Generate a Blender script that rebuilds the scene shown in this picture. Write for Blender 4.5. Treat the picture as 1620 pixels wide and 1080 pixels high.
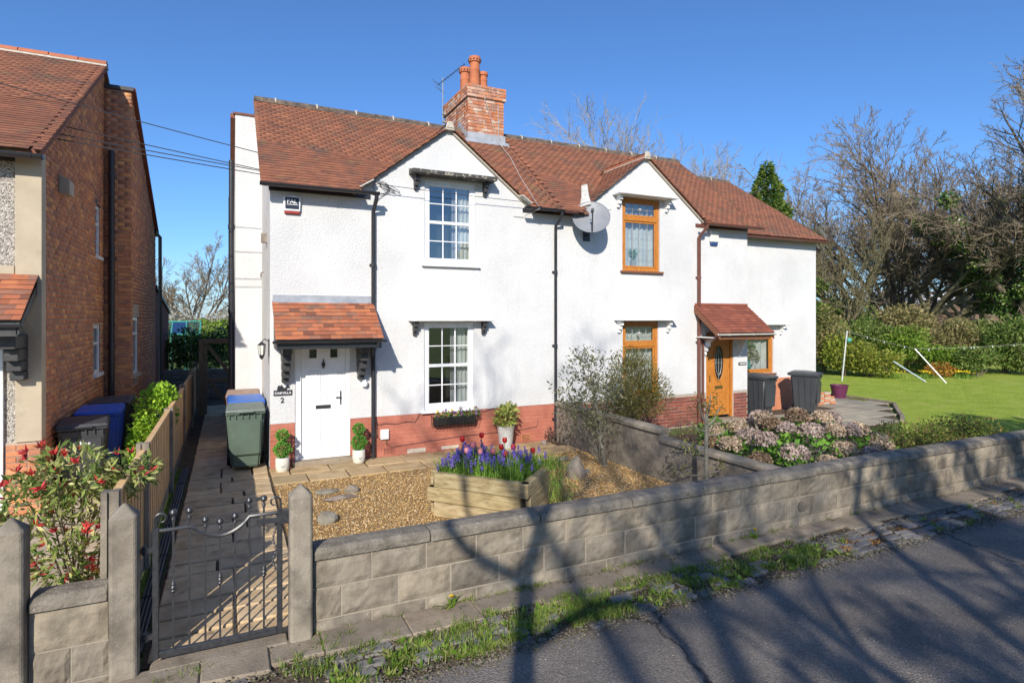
import bpy, math, random
import numpy as np
from mathutils import Vector, Matrix
from mathutils.geometry import tessellate_polygon
for o in list(bpy.data.objects): bpy.data.objects.remove(o)
SC = bpy.context.scene
COL = SC.collection
R = math.radians
# ------------------------------------------------------------------ camera, sky, sun, exposure
cam_d = bpy.data.cameras.new('camera'); cam = bpy.data.objects.new('camera', cam_d); COL.objects.link(cam)
cam.location = (0, 0, 2.5); cam.rotation_euler = (R(90), 0, -R(25.72))
cam_d.sensor_width = 36; cam_d.lens = 934/1620*36; cam_d.shift_y = -38/1620
cam_d.clip_start = .05; cam_d.clip_end = 3000
SC.camera = cam
SUN_AZ, SUN_EL = 30.5, 28.5          # light travels towards +X sin(az), +Y cos(az)
world = bpy.data.worlds.new('World'); SC.world = world; world.use_nodes = True
wn = world.node_tree; wn.nodes.clear()
w_out = wn.nodes.new('ShaderNodeOutputWorld'); w_bg = wn.nodes.new('ShaderNodeBackground'); w_sky = wn.nodes.new('ShaderNodeTexSky')
w_sky.sky_type = 'NISHITA'; w_sky.sun_disc = False; w_sky.sun_elevation = R(SUN_EL); w_sky.sun_rotation = R(180+SUN_AZ)
w_sky.altitude = 200; w_sky.air_density = 1.0; w_sky.dust_density = 0.5; w_sky.ozone_density = 10.0
w_bg.inputs['Strength'].default_value = .15
wn.links.new(w_sky.outputs[0], w_bg.inputs[0]); wn.links.new(w_bg.outputs[0], w_out.inputs[0])
sun_d = bpy.data.lights.new('sun', 'SUN'); sun_d.energy = 4.8; sun_d.angle = R(.53); sun_d.color = (1, .93, .82)
sun = bpy.data.objects.new('sun', sun_d); COL.objects.link(sun)
sv = Vector((math.sin(R(SUN_AZ))*math.cos(R(SUN_EL)), math.cos(R(SUN_AZ))*math.cos(R(SUN_EL)), -math.sin(R(SUN_EL))))
sun.rotation_euler = sv.to_track_quat('-Z', 'Y').to_euler(); sun.location = (-20, -30, 30)
SC.view_settings.view_transform = 'Standard'; SC.view_settings.look = 'None'
SC.view_settings.exposure = 0.2; SC.view_settings.gamma = 1; SC.view_settings.use_curve_mapping = False
SC.render.engine = 'CYCLES'
SC.cycles.max_bounces = 6; SC.cycles.transparent_max_bounces = 12
# ------------------------------------------------------------------ materials
def new_mat(name):
    m = bpy.data.materials.new(name); m.use_nodes = True; nt = m.node_tree; nt.nodes.clear()
    out = nt.nodes.new('ShaderNodeOutputMaterial'); b = nt.nodes.new('ShaderNodeBsdfPrincipled')
    nt.links.new(b.outputs[0], out.inputs[0]); return m, nt, b, out
def ramp(nt, cols, interp='LINEAR'):
    r = nt.nodes.new('ShaderNodeValToRGB'); cr = r.color_ramp; cr.interpolation = interp
    n = len(cols)
    while len(cr.elements) < n: cr.elements.new(.5)
    for i, c in enumerate(cols):
        p, c = c if isinstance(c[1], (tuple, list)) else (i/max(1, n-1), c)
        cr.elements[i].position = p; cr.elements[i].color = (*c, 1)
    return r
def noise(nt, co, scale, detail=3, rough=.55, vec=None):
    n = nt.nodes.new('ShaderNodeTexNoise'); n.inputs['Scale'].default_value = scale
    n.inputs['Detail'].default_value = detail; n.inputs['Roughness'].default_value = rough
    nt.links.new(co, n.inputs['Vector']); return n
def coords(nt, stretch=None):
    g = nt.nodes.new('ShaderNodeNewGeometry')
    if not stretch: return g.outputs['Position']
    mp = nt.nodes.new('ShaderNodeMapping'); mp.inputs['Scale'].default_value = stretch
    nt.links.new(g.outputs['Position'], mp.inputs[0]); return mp.outputs[0]
def mixc(nt, fac, a, b, blend='MIX'):
    m = nt.nodes.new('ShaderNodeMix'); m.data_type = 'RGBA'; m.blend_type = blend
    def put(s, v):
        if isinstance(v, (int, float)): s.default_value = v
        elif isinstance(v, tuple): s.default_value = (*v, 1)
        else: nt.links.new(v, s)
    put(m.inputs[0], fac); put(m.inputs[6], a); put(m.inputs[7], b); return m.outputs[2]
def math_n(nt, op, a, b=0):
    m = nt.nodes.new('ShaderNodeMath'); m.operation = op
    for s, v in zip(m.inputs, (a, b)):
        if isinstance(v, (int, float)): s.default_value = v
        else: nt.links.new(v, s)
    return m.outputs[0]
def rand_piece(nt):
    g = nt.nodes.new('ShaderNodeNewGeometry'); oi = nt.nodes.new('ShaderNodeObjectInfo')
    s = math_n(nt, 'ADD', g.outputs['Random Per Island'], oi.outputs['Random'])
    return math_n(nt, 'FRACT', s)
def PM(name, cols, rough=.85, nscale=4, piece=None, patch=None, bump=None, spec=.3, metal=0, stretch=None, detail=4, contrast=None, bump2=None, patch2=None):
    """procedural surface: colours spread by noise; piece = colours picked per piece; patch = (colour, scale, lo, hi) wear; bump = (scale, strength, distance)"""
    m, nt, b, out = new_mat(name); co = coords(nt, stretch)
    if isinstance(cols[0], (int, float)): cols = [tuple(c*.86 for c in cols), cols, tuple(min(1, c*1.12) for c in cols)]
    n = noise(nt, co, nscale, detail, .6)
    lo, hi = contrast or (.3, .7)
    k = len(cols); rp = ramp(nt, [(lo+(hi-lo)*i/max(1, k-1), c) for i, c in enumerate(cols)]); nt.links.new(n.outputs[0], rp.inputs[0])
    c = rp.outputs[0]
    if piece:
        pr = ramp(nt, [((i+.5)/len(piece), p) for i, p in enumerate(piece)], 'LINEAR'); nt.links.new(rand_piece(nt), pr.inputs[0])
        c = mixc(nt, 1.0, pr.outputs[0], c, 'MULTIPLY')
    for j, pt in enumerate((patch, patch2)):
        if pt:
            pn = noise(nt, co, pt[1], 6, .65)
            q = ramp(nt, [(pt[2], (0, 0, 0)), (pt[3], (1, 1, 1))]); nt.links.new(pn.outputs[0], q.inputs[0])
            c = mixc(nt, q.outputs[0], c, pt[0])
    nt.links.new(c, b.inputs['Base Color'])
    b.inputs['Roughness'].default_value = rough; b.inputs['Metallic'].default_value = metal
    b.inputs['Specular IOR Level'].default_value = spec
    last = None
    for bp in (bump, bump2):
        if bp:
            bn = noise(nt, co, bp[0], 5, .6); bu = nt.nodes.new('ShaderNodeBump')
            bu.inputs['Strength'].default_value = bp[1]; bu.inputs['Distance'].default_value = bp[2]
            nt.links.new(bn.outputs[0], bu.inputs['Height'])
            if last: nt.links.new(last, bu.inputs['Normal'])
            last = bu.outputs[0]
    if last: nt.links.new(last, b.inputs['Normal'])
    return m
def LEAF(name, cols, trans=.3, rough=.6, spec=.25):
    m, nt, b, out = new_mat(name)
    r = ramp(nt, [((i+.5)/len(cols), c) for i, c in enumerate(cols)]); nt.links.new(rand_piece(nt), r.inputs[0])
    n = noise(nt, coords(nt), 1.7, 2); q = ramp(nt, [(.3, (.75, .75, .75)), (.7, (1.2, 1.2, 1.2))]); nt.links.new(n.outputs[0], q.inputs[0])
    c = mixc(nt, 1.0, r.outputs[0], q.outputs[0], 'MULTIPLY')
    nt.links.new(c, b.inputs['Base Color']); b.inputs['Roughness'].default_value = rough; b.inputs['Specular IOR Level'].default_value = spec
    t = nt.nodes.new('ShaderNodeBsdfTranslucent'); nt.links.new(c, t.inputs[0])
    mx = nt.nodes.new('ShaderNodeMixShader'); mx.inputs[0].default_value = trans
    nt.links.new(b.outputs[0], mx.inputs[1]); nt.links.new(t.outputs[0], mx.inputs[2]); nt.links.new(mx.outputs[0], out.inputs[0])
    return m
def GLASS(name, tint=(.8, .85, .85), base=.09):
    m, nt, b, out = new_mat(name); nt.nodes.remove(b)
    tr = nt.nodes.new('ShaderNodeBsdfTransparent'); tr.inputs[0].default_value = (*tint, 1)
    gl = nt.nodes.new('ShaderNodeBsdfGlossy'); gl.inputs['Roughness'].default_value = .01
    lw = nt.nodes.new('ShaderNodeLayerWeight'); lw.inputs[0].default_value = .28
    f = math_n(nt, 'ADD', math_n(nt, 'MULTIPLY', lw.outputs['Fresnel'], .9), base)
    mx = nt.nodes.new('ShaderNodeMixShader'); nt.links.new(f, mx.inputs[0]); nt.links.new(tr.outputs[0], mx.inputs[1]); nt.links.new(gl.outputs[0], mx.inputs[2])
    nt.links.new(mx.outputs[0], out.inputs[0]); return m
def roughcast(name):
    m, nt, b, out = new_mat(name); co = coords(nt)
    n = noise(nt, co, .9, 5, .6); rp = ramp(nt, [(.3, (.6, .598, .59)), (.62, (.7, .697, .69))]); nt.links.new(n.outputs[0], rp.inputs[0])
    st = noise(nt, coords(nt, (3.5, 3.5, .35)), 1.3, 5, .7); q = ramp(nt, [(.55, (0, 0, 0)), (.8, (.4, .4, .4))]); nt.links.new(st.outputs[0], q.inputs[0])
    c = mixc(nt, q.outputs[0], rp.outputs[0], (.55, .53, .48)); nt.links.new(c, b.inputs['Base Color'])
    b.inputs['Roughness'].default_value = .9; b.inputs['Specular IOR Level'].default_value = .2
    v = nt.nodes.new('ShaderNodeTexVoronoi'); v.inputs['Scale'].default_value = 60; nt.links.new(co, v.inputs['Vector'])
    n2 = noise(nt, co, 38, 3, .6); h = math_n(nt, 'ADD', math_n(nt, 'MULTIPLY', v.outputs['Distance'], -.5), n2.outputs[0])
    bu = nt.nodes.new('ShaderNodeBump'); bu.inputs['Strength'].default_value = .7; bu.inputs['Distance'].default_value = .015
    nt.links.new(h, bu.inputs['Height']); nt.links.new(bu.outputs[0], b.inputs['Normal']); return m
def pebbledash(name):
    m, nt, b, out = new_mat(name); co = coords(nt)
    v = nt.nodes.new('ShaderNodeTexVoronoi'); v.inputs['Scale'].default_value = 55; nt.links.new(co, v.inputs['Vector'])
    rp = ramp(nt, [(.1, (.2, .18, .16)), (.5, (.42, .38, .33)), (.9, (.62, .57, .5))]); nt.links.new(v.outputs['Color'], rp.inputs[0]); nt.links.new(rp.outputs[0], b.inputs['Base Color'])
    b.inputs['Roughness'].default_value = .8
    bu = nt.nodes.new('ShaderNodeBump'); bu.invert = True; bu.inputs['Strength'].default_value = 1; bu.inputs['Distance'].default_value = .015
    nt.links.new(v.outputs['Distance'], bu.inputs['Height']); nt.links.new(bu.outputs[0], b.inputs['Normal']); return m
M = {}
M['render'] = roughcast('white_roughcast')
M['pebbledash'] = pebbledash('pebbledash')
M['tile'] = PM('clay_roof_tile', [(.8, .8, .8), (1.15, 1.1, 1.05)], .85, 3, piece=[(.24, .1, .062), (.28, .113, .066), (.31, .124, .07), (.26, .105, .064), (.33, .136, .077), (.23, .098, .064), (.29, .116, .066), (.2, .09, .062)], patch=((.12, .08, .062), 1.6, .52, .7), patch2=((.3, .19, .085), 3.2, .58, .8), bump=(60, .3, .004))
M['tile_porch'] = PM('clay_porch_tile', [(.85, .85, .85), (1.1, 1.1, 1.1)], .85, 6, piece=[(.2, .08, .05), (.4, .13, .06), (.46, .16, .08), (.36, .12, .06), (.26, .13, .09), (.48, .17, .075)], patch=((.13, .1, .08), 4, .56, .72), bump=(60, .4, .004))
M['tile_dark'] = PM('clay_tile_brown', [(.8, .8, .8), (1.15, 1.1, 1.1)], .85, 4, piece=[(.22, .07, .045), (.27, .085, .05), (.2, .065, .045), (.3, .1, .06)], patch=((.1, .06, .05), 2, .6, .75), bump=(60, .3, .004))
M['tile_edge_shade'] = PM('tile_edge_shade', (.11, .055, .04), .95, 8)  # tail face darkened for dirt and to paint in the shadow line between courses
M['ridge'] = PM('ridge_tile', [(.07, .062, .055), (.13, .1, .08), (.22, .17, .12)], .9, 9, bump=(40, .4, .01), contrast=(.3, .7))
M['ridge_orange'] = PM('ridge_tile_orange', (.42, .15, .08), .85, 6, piece=[(.9, .9, .9), (1.1, 1.1, 1.1)], bump=(40, .3, .005))
M['mortar_pale'] = PM('pale_mortar', [(.42, .37, .3), (.6, .55, .46)], .95, 14, bump=(50, .5, .008))
M['brick'] = PM('red_brick', [(.75, .75, .75), (1.15, 1.12, 1.1)], .9, 9, piece=[(.54, .22, .11), (.62, .26, .125), (.44, .19, .115), (.66, .31, .15), (.38, .18, .12), (.58, .235, .11), (.72, .34, .14)], bump=(70, .45, .005), patch=((.42, .32, .25), 12, .66, .85))
M['brick_dark'] = PM('dark_red_brick', [(.8, .8, .8), (1.15, 1.1, 1.1)], .9, 9, piece=[(.2, .06, .045), (.26, .075, .05), (.17, .06, .05), (.3, .1, .065)], bump=(70, .45, .005))
M['brick_chimney'] = PM('weathered_chimney_brick', [(.75, .75, .75), (1.15, 1.12, 1.1)], .9, 9, piece=[(.5, .17, .075), (.6, .23, .1), (.44, .2, .13), (.64, .44, .33), (.56, .2, .09), (.4, .2, .14)], bump=(70, .6, .006), patch=((.66, .56, .46), 6, .53, .68), patch2=((.2, .16, .12), 3, .6, .8))
M['brick_paint'] = PM('terracotta_paint', [(.37, .125, .083), (.44, .155, .105), (.5, .19, .13)], .75, 5, bump=(40, .5, .006), patch=((.55, .42, .36), 6, .68, .82))
M['brick_orange'] = PM('orange_paint', [(.5, .19, .1), (.6, .25, .14)], .75, 5, bump=(40, .4, .006))
M['mortar'] = PM('mortar', (.4, .35, .29), .95, 20, bump=(60, .4, .004))
M['mortar_dark'] = PM('mortar_brown', (.46, .36, .28), .95, 20, bump=(60, .4, .004))
M['cement'] = PM('cement_render', [(.42, .35, .25), (.52, .44, .32)], .9, 3, bump=(30, .25, .005), patch=((.3, .26, .2), 2.2, .6, .8))
M['block'] = PM('grey_stone_block', [(.17, .143, .11), (.26, .224, .175), (.33, .29, .23)], .92, 5, piece=[(.85, .85, .85), (1.05, 1.03, 1), (.95, .93, .9), (1.15, 1.12, 1.05)], bump=(11, .6, .022), bump2=(70, .5, .006), patch=((.095, .082, .066), 2.3, .5, .74), patch2=((.42, .38, .32), 16, .66, .8))
M['coping'] = PM('weathered_coping', [(.17, .146, .115), (.25, .217, .172), (.33, .29, .232)], .95, 8, piece=[(.85, .85, .85), (1.1, 1.08, 1.05)], bump=(30, .9, .02), patch=((.1, .088, .072), 4.5, .52, .74), patch2=((.46, .43, .37), 22, .62, .72))
M['joint'] = PM('wall_mortar', (.34, .29, .225), .95, 20, bump=(60, .5, .006))
M['concrete'] = PM('old_concrete', [(.2, .168, .128), (.28, .24, .185), (.34, .295, .235)], .92, 4, bump=(60, .7, .008), patch=((.105, .09, .072), 3.0, .47, .72), patch2=((.46, .42, .35), 34, .64, .76))
M['concrete_strip'] = PM('pavement_concrete', [(.2, .16, .118), (.29, .24, .18), (.35, .295, .23)], .95, 6, piece=[(.9, .9, .9), (1.08, 1.06, 1.03)], bump=(50, .6, .01), patch=((.13, .11, .085), 3, .52, .72), patch2=((.42, .38, .31), 22, .66, .8))
M['sett'] = PM('granite_sett', [(.15, .145, .14), (.23, .22, .205)], .8, 9, piece=[(.8, .8, .85), (1.1, 1.08, 1.05), (.95, .95, 1)], bump=(40, .5, .012))
def asphalt():
    m, nt, b, out = new_mat('asphalt'); co = coords(nt)
    n = noise(nt, co, .8, 6, .6); rp = ramp(nt, [(.3, (.13, .114, .1)), (.5, (.175, .155, .136)), (.7, (.215, .19, .165))]); nt.links.new(n.outputs[0], rp.inputs[0]); c = rp.outputs[0]
    st = noise(nt, coords(nt, (.25, 1.6, 1)), 1.1, 5, .6); q = ramp(nt, [(.52, (0, 0, 0)), (.72, (.6, .6, .6))]); nt.links.new(st.outputs[0], q.inputs[0]); c = mixc(nt, q.outputs[0], c, (.24, .213, .183))
    v = nt.nodes.new('ShaderNodeTexVoronoi'); v.inputs['Scale'].default_value = 95; nt.links.new(co, v.inputs['Vector'])
    r2 = ramp(nt, [(.0, (.62, .62, .62)), (.5, (1, 1, 1)), (.9, (1.35, 1.33, 1.28)), (.97, (2.6, 2.5, 2.3))]); nt.links.new(v.outputs['Color'], r2.inputs[0]); c = mixc(nt, 1.0, c, r2.outputs[0], 'MULTIPLY')
    dn = noise(nt, co, 2.5, 4, .6); mp = nt.nodes.new('ShaderNodeVectorMath'); mp.operation = 'SCALE'; mp.inputs['Scale'].default_value = .35; nt.links.new(dn.outputs['Color'], mp.inputs[0])
    ad = nt.nodes.new('ShaderNodeVectorMath'); nt.links.new(co, ad.inputs[0]); nt.links.new(mp.outputs[0], ad.inputs[1])
    cr = nt.nodes.new('ShaderNodeTexVoronoi'); cr.feature = 'DISTANCE_TO_EDGE'; cr.inputs['Scale'].default_value = .33; nt.links.new(ad.outputs[0], cr.inputs['Vector'])
    k = ramp(nt, [(.0, (.3, .3, .3)), (.0035, (.45, .45, .45)), (.006, (1, 1, 1))]); nt.links.new(cr.outputs['Distance'], k.inputs[0]); c = mixc(nt, 1.0, c, k.outputs[0], 'MULTIPLY')
    nt.links.new(c, b.inputs['Base Color']); b.inputs['Roughness'].default_value = .85; b.inputs['Specular IOR Level'].default_value = .3
    bu = nt.nodes.new('ShaderNodeBump'); bu.inputs['Strength'].default_value = .8; bu.inputs['Distance'].default_value = .008; bu.invert = True; nt.links.new(v.outputs['Distance'], bu.inputs['Height']); nt.links.new(bu.outputs[0], b.inputs['Normal']); return m
M['asphalt'] = asphalt()
M['flag'] = PM('sandstone_flag', [(.34, .24, .13), (.46, .34, .19), (.52, .4, .25)], .9, 4, piece=[(.85, .85, .85), (1.05, 1.03, 1), (.95, .92, .88), (1.1, 1.08, 1.05)], bump=(12, .4, .012), patch=((.22, .16, .1), 3, .58, .75))
M['flag_path'] = PM('path_flag', [(.44, .31, .17), (.58, .43, .26), (.66, .52, .33)], .85, 4, piece=[(.85, .85, .85), (1.05, 1.03, 1), (.95, .92, .88)], bump=(9, .55, .018), patch=((.18, .13, .085), 3, .56, .75))
M['flag_grey'] = PM('grey_patio_flag', [(.3, .27, .21), (.4, .36, .28)], .9, 3, piece=[(.85, .85, .85), (1.08, 1.06, 1.03)], bump=(14, .4, .012))
M['paving_neighbour'] = PM('pale_concrete_paving', [(.42, .34, .25), (.5, .42, .32)], .92, 3, piece=[(.9, .9, .9), (1.06, 1.05, 1.03)], bump=(30, .3, .006))
M['soil'] = PM('soil', [(.05, .036, .025), (.1, .075, .05), (.14, .105, .07)], .97, 12, bump=(30, .9, .03))
M['gravel'] = PM('gravel_bed', [(.22, .13, .055), (.42, .27, .12)], .9, 30, bump=(90, 1, .02))
M['pebble'] = PM('gravel_stone', [(.9, .9, .9), (1.1, 1.1, 1.1)], .7, 30, piece=[(.5, .28, .095), (.7, .43, .155), (.85, .6, .27), (.57, .33, .115), (.9, .74, .46), (.28, .18, .085), (.66, .39, .13)])
M['grass_ground'] = PM('lawn', [(.24, .34, .035), (.34, .43, .055), (.42, .47, .09)], .9, 1.3, bump=(160, .9, .02), detail=8, patch=((.45, .43, .14), 2.6, .56, .8))
M['grass_far'] = PM('field', [(.1, .15, .03), (.16, .2, .05)], .95, .3, bump=(30, .5, .05))
M['grass'] = LEAF('grass_blade', [(.11, .2, .02), (.17, .29, .035), (.27, .36, .06), (.36, .36, .12)], .35)
M['lawn_blade'] = LEAF('lawn_blade', [(.28, .41, .035), (.38, .51, .055), (.5, .58, .09)], .35)
M['white'] = PM('white_upvc', (.84, .84, .84), .35, 3, spec=.5)
M['white_paint'] = PM('white_gloss_paint', (.8, .79, .76), .5, 5, spec=.4, patch=((.55, .5, .42), 9, .68, .8))
M['black_gutter'] = PM('black_plastic', (.028, .03, .036), .35, 6, spec=.5)
M['brown_gutter'] = PM('brown_plastic', (.15, .06, .045), .4, 6, spec=.5, patch=((.24, .13, .1), 5, .58, .7))
M['black_iron'] = PM('black_iron', [(.02, .021, .024), (.045, .046, .05)], .4, 30, spec=.6, bump=(80, .2, .003), patch=((.12, .1, .08), 14, .68, .8))
M['dark_wood'] = PM('dark_painted_timber', [(.035, .035, .038), (.06, .058, .055)], .5, 12, spec=.45, bump=(30, .2, .004))
M['orange_wood'] = PM('golden_oak_timber', [(.3, .1, .015), (.5, .185, .03), (.6, .25, .045)], .45, 9, stretch=(9, 9, .7), spec=.4, bump=(40, .15, .003))
M['litter'] = PM('verge_litter', [(.8, .8, .8), (1.1, 1.1, 1.1)], .9, 30, piece=[(.1, .08, .055), (.2, .165, .12), (.3, .255, .2), (.14, .11, .07), (.36, .3, .2), (.08, .1, .03)])
M['brown_wood'] = PM('brown_timber', [(.16, .065, .035), (.26, .11, .06)], .6, 6, stretch=(6, 1, 6))
M['fence_wood'] = PM('fence_timber', [(.6, .36, .16), (.76, .49, .24), (.84, .59, .33)], .85, 4, stretch=(7, 7, .7), piece=[(.85, .85, .85), (1.05, 1.03, 1), (.95, .9, .85)], bump=(30, .3, .005))
M['gate_wood'] = PM('gate_timber', [(.2, .14, .085), (.3, .22, .14)], .85, 5, stretch=(6, 6, .9), bump=(30, .3, .005))
M['sleeper'] = PM('weathered_sleeper', [(.26, .195, .105), (.4, .31, .18), (.5, .41, .26)], .9, 3, stretch=(2, 2, 9), piece=[(.9, .92, .85), (1.06, 1.04, 1), (.95, .95, .85)], bump=(18, .5, .012), patch=((.15, .13, .05), 2.2, .56, .75))
M['lead'] = PM('lead_flashing', [(.26, .28, .31), (.4, .42, .45)], .55, 6, spec=.5)
M['lead_white'] = PM('whitened_flashing', [(.5, .48, .42), (.66, .65, .6)], .8, 8, patch=((.2, .17, .12), 7, .6, .75))
M['terracotta'] = PM('terracotta_pot', [(.42, .13, .06), (.54, .19, .09)], .8, 5, bump=(40, .2, .004))
M['slab_lichen'] = PM('lichened_slab', [(.05, .05, .05), (.09, .085, .08)], .9, 10, patch=((.5, .45, .36), 16, .56, .66), bump=(30, .6, .012))
M['glass'] = GLASS('window_glass', base=.24)
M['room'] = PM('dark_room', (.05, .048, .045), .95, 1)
M['curtain'] = PM('white_net_curtain', (.72, .72, .7), .9, 3)
M['curtain_grey'] = PM('patterned_curtain', [(.36, .36, .4), (.6, .58, .6)], .9, 8)
M['steel'] = PM('galvanised_steel', (.5, .52, .54), .4, 12, metal=.7, spec=.5)
M['dish'] = PM('grey_dish', (.24, .25, .27), .5, 4, spec=.4)
M['wire'] = PM('dark_cable', (.05, .05, .055), .6, 3)
M['cable_white'] = PM('pale_cable', (.5, .49, .46), .6, 3)
M['bin_green'] = PM('green_bin_plastic', (.1, .14, .107), .45, 4, spec=.4, patch=((.16, .19, .16), 5, .6, .8))
M['bin_green_lid'] = PM('grey_green_lid', (.17, .2, .17), .5, 4, spec=.4, patch=((.3, .32, .29), 6, .6, .8))
M['bin_blue'] = PM('blue_bin_plastic', (.04, .13, .6), .4, 4, spec=.45)
M['bin_blue_lid'] = PM('light_blue_lid', (.035, .14, .5), .4, 4, spec=.45)
M['bin_brown'] = PM('brown_bin_plastic', (.2, .1, .065), .5, 4, spec=.4)
M['bin_brown_lid'] = PM('worn_brown_lid', (.36, .24, .18), .6, 6, patch=((.45, .43, .38), 8, .55, .7))
M['bin_grey'] = PM('dark_grey_bin_plastic', (.05, .054, .06), .4, 4, spec=.45)
M['bin_grey_lid'] = PM('grey_lid', (.06, .063, .068), .42, 4, spec=.45)
M['bin_olive'] = PM('dark_olive_bin', (.045, .05, .035), .45, 4, spec=.4)
M['rubber'] = PM('black_rubber', (.02, .02, .02), .7, 4)
M['navy'] = PM('navy_panel', (.02, .03, .055), .4, 3, spec=.5)
M['red_plastic'] = PM('red_plastic', (.4, .05, .04), .4, 3)
M['blue_plastic'] = PM('blue_plastic', (.03, .08, .25), .4, 3)
M['cream_plastic'] = PM('cream_plastic', (.75, .73, .66), .45, 3)
M['letter'] = PM('white_lettering', (.85, .85, .85), .5, 3)
M['slate_sign'] = PM('slate_sign', (.03, .032, .036), .5, 8)
M['pot_white'] = PM('cream_planter', (.7, .68, .6), .6, 6, bump=(30, .15, .004))
M['pot_zinc'] = PM('pale_metal_planter', [(.5, .5, .48), (.7, .7, .68)], .5, 7)
M['pot_purple'] = PM('purple_planter', (.13, .03, .075), .45, 6)
M['stone'] = PM('garden_rock', [(.17, .14, .12), (.28, .24, .2), (.34, .3, .26)], .9, 6, bump=(14, .7, .02), piece=[(.85, .9, .85), (1.05, .98, .95), (.8, .85, .9)])
M['bark'] = PM('bark', [(.09, .07, .05), (.16, .13, .095), (.21, .175, .13)], .95, 9, bump=(30, .6, .015))
M['bark_green'] = PM('mossy_bark', [(.1, .085, .045), (.17, .15, .08), (.24, .2, .12)], .95, 5, bump=(30, .6, .015))
M['twig'] = PM('bare_twig', [(.2, .155, .105), (.33, .265, .185)], .95, 3)
M['twig_pale'] = PM('pale_twig', [(.28, .24, .2), (.42, .37, .31)], .95, 3)
M['bark_pale'] = PM('grey_green_bark', [(.17, .155, .12), (.29, .27, .21)], .9, 12, bump=(30, .4, .008))
M['barn_roof'] = PM('pale_barn_roof', [(.5, .48, .46), (.66, .64, .62)], .8, 2)
M['barn_wall'] = PM('brown_barn_wall', (.17, .11, .08), .9, 2)
M['teal'] = PM('teal_frame', (.06, .3, .25), .5, 2)
M['aluminium'] = PM('pale_metal_pole', (.68, .68, .68), .4, 5, metal=.3)
M['metal_blue'] = PM('blue_grey_pole', (.22, .28, .32), .45, 5, metal=.3)
M['door_white'] = PM('white_door', (.83, .83, .84), .35, 3, spec=.5)
M['dark_glass'] = PM('dark_glass', (.02, .022, .02), .05, 3, spec=.8)
M['brass'] = PM('brass', (.4, .27, .08), .35, 4, metal=.9)
M['leaded'] = PM('lead_came', (.45, .45, .45), .5, 4, metal=.4)
L = {}
L['box'] = LEAF('topiary_leaf', [(0.097, 0.273, 0.039), (0.164, 0.409, 0.062), (0.273, 0.574, 0.097)])
L['olive'] = LEAF('olive_leaf', [(.11, .115, .055), (.19, .19, .1), (.27, .26, .15), (.08, .09, .045)])
L['broom'] = LEAF('broom_leaf', [(.11, .12, .028), (.19, .185, .045), (.27, .24, .065), (.12, .09, .035)])
L['pieris'] = LEAF('pieris_leaf', [(.1, .17, .035), (.2, .28, .06), (.38, .42, .12), (.6, .58, .26)])
L['pieris_red'] = LEAF('red_young_leaf', [(.6, .04, .05), (.8, .09, .11), (.55, .1, .05)])
L['lime'] = LEAF('lime_leaf', [(0.182, 0.364, 0.026), (0.312, 0.52, 0.039), (0.442, 0.65, 0.065), (0.13, 0.26, 0.026)])
L['hyd'] = LEAF('hydrangea_leaf', [(0.078, 0.208, 0.026), (0.143, 0.325, 0.039), (0.221, 0.416, 0.052)])
L['hyd_dry'] = LEAF('dried_floret', [(.46, .34, .23), (.6, .46, .32), (.72, .58, .42), (.38, .27, .18)], .25)
L['hyd_mauve'] = LEAF('mauve_dried_floret', [(.42, .32, .27), (.56, .44, .38), (.64, .51, .43), (.36, .27, .23)], .25)
L['hyd_brown'] = LEAF('brown_dead_floret', [(.2, .13, .08), (.3, .2, .12), (.38, .27, .17)], .25)
L['euonymus'] = LEAF('hedge_leaf', [(0.102, 0.17, 0.025), (0.221, 0.306, 0.051), (0.34, 0.357, 0.076), (0.306, 0.187, 0.085)])
L['muscari'] = LEAF('muscari_floret', [(.32, .26, .62), (.13, .08, .42), (.17, .11, .52), (.24, .18, .6)], .25)
L['strap'] = LEAF('strap_leaf', [(0.088, 0.2, 0.025), (0.15, 0.3, 0.037), (0.275, 0.413, 0.075)])
L['strap_pale'] = LEAF('pale_strap_leaf', [(0.26, 0.39, 0.065), (0.39, 0.52, 0.117), (0.182, 0.338, 0.039)])
L['tulip_red'] = LEAF('red_petal', [(.5, .015, .02), (.65, .03, .03)], .3, .45)
L['tulip_pink'] = LEAF('pink_petal', [(.65, .2, .22), (.75, .32, .32)], .3, .45)
L['yellow'] = LEAF('yellow_petal', [(.8, .55, .02), (.85, .65, .04)], .2)
L['pansy'] = LEAF('pansy_petal', [(.75, .5, .02), (.3, .14, .5), (.2, .04, .1), (.6, .55, .2), (.35, .25, .5)], .2)
L['skimmia'] = LEAF('variegated_leaf', [(0.182, 0.26, 0.039), (0.39, 0.429, 0.091), (0.65, 0.598, 0.208), (0.13, 0.182, 0.039)])
L['hedge'] = LEAF('evergreen_leaf', [(0.062, 0.125, 0.023), (0.125, 0.203, 0.039), (0.203, 0.28, 0.062), (0.28, 0.312, 0.093)])
L['hedge_gold'] = LEAF('golden_conifer_leaf', [(0.168, 0.23, 0.031), (0.291, 0.337, 0.046), (0.428, 0.413, 0.077), (0.122, 0.153, 0.031)])
L['hedge_bright'] = LEAF('bright_shrub_leaf', [(0.101, 0.203, 0.017), (0.185, 0.304, 0.034), (0.27, 0.355, 0.059)])
L['hedge_drab'] = LEAF('brown_hedge_leaf', [(0.208, 0.192, 0.08), (0.32, 0.272, 0.112), (0.416, 0.336, 0.16), (0.144, 0.16, 0.048)])
L['ivy'] = LEAF('ivy_leaf', [(0.037, 0.092, 0.018), (0.074, 0.156, 0.028), (0.147, 0.239, 0.046), (0.258, 0.331, 0.092)], .15, .4, .5)
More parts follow.
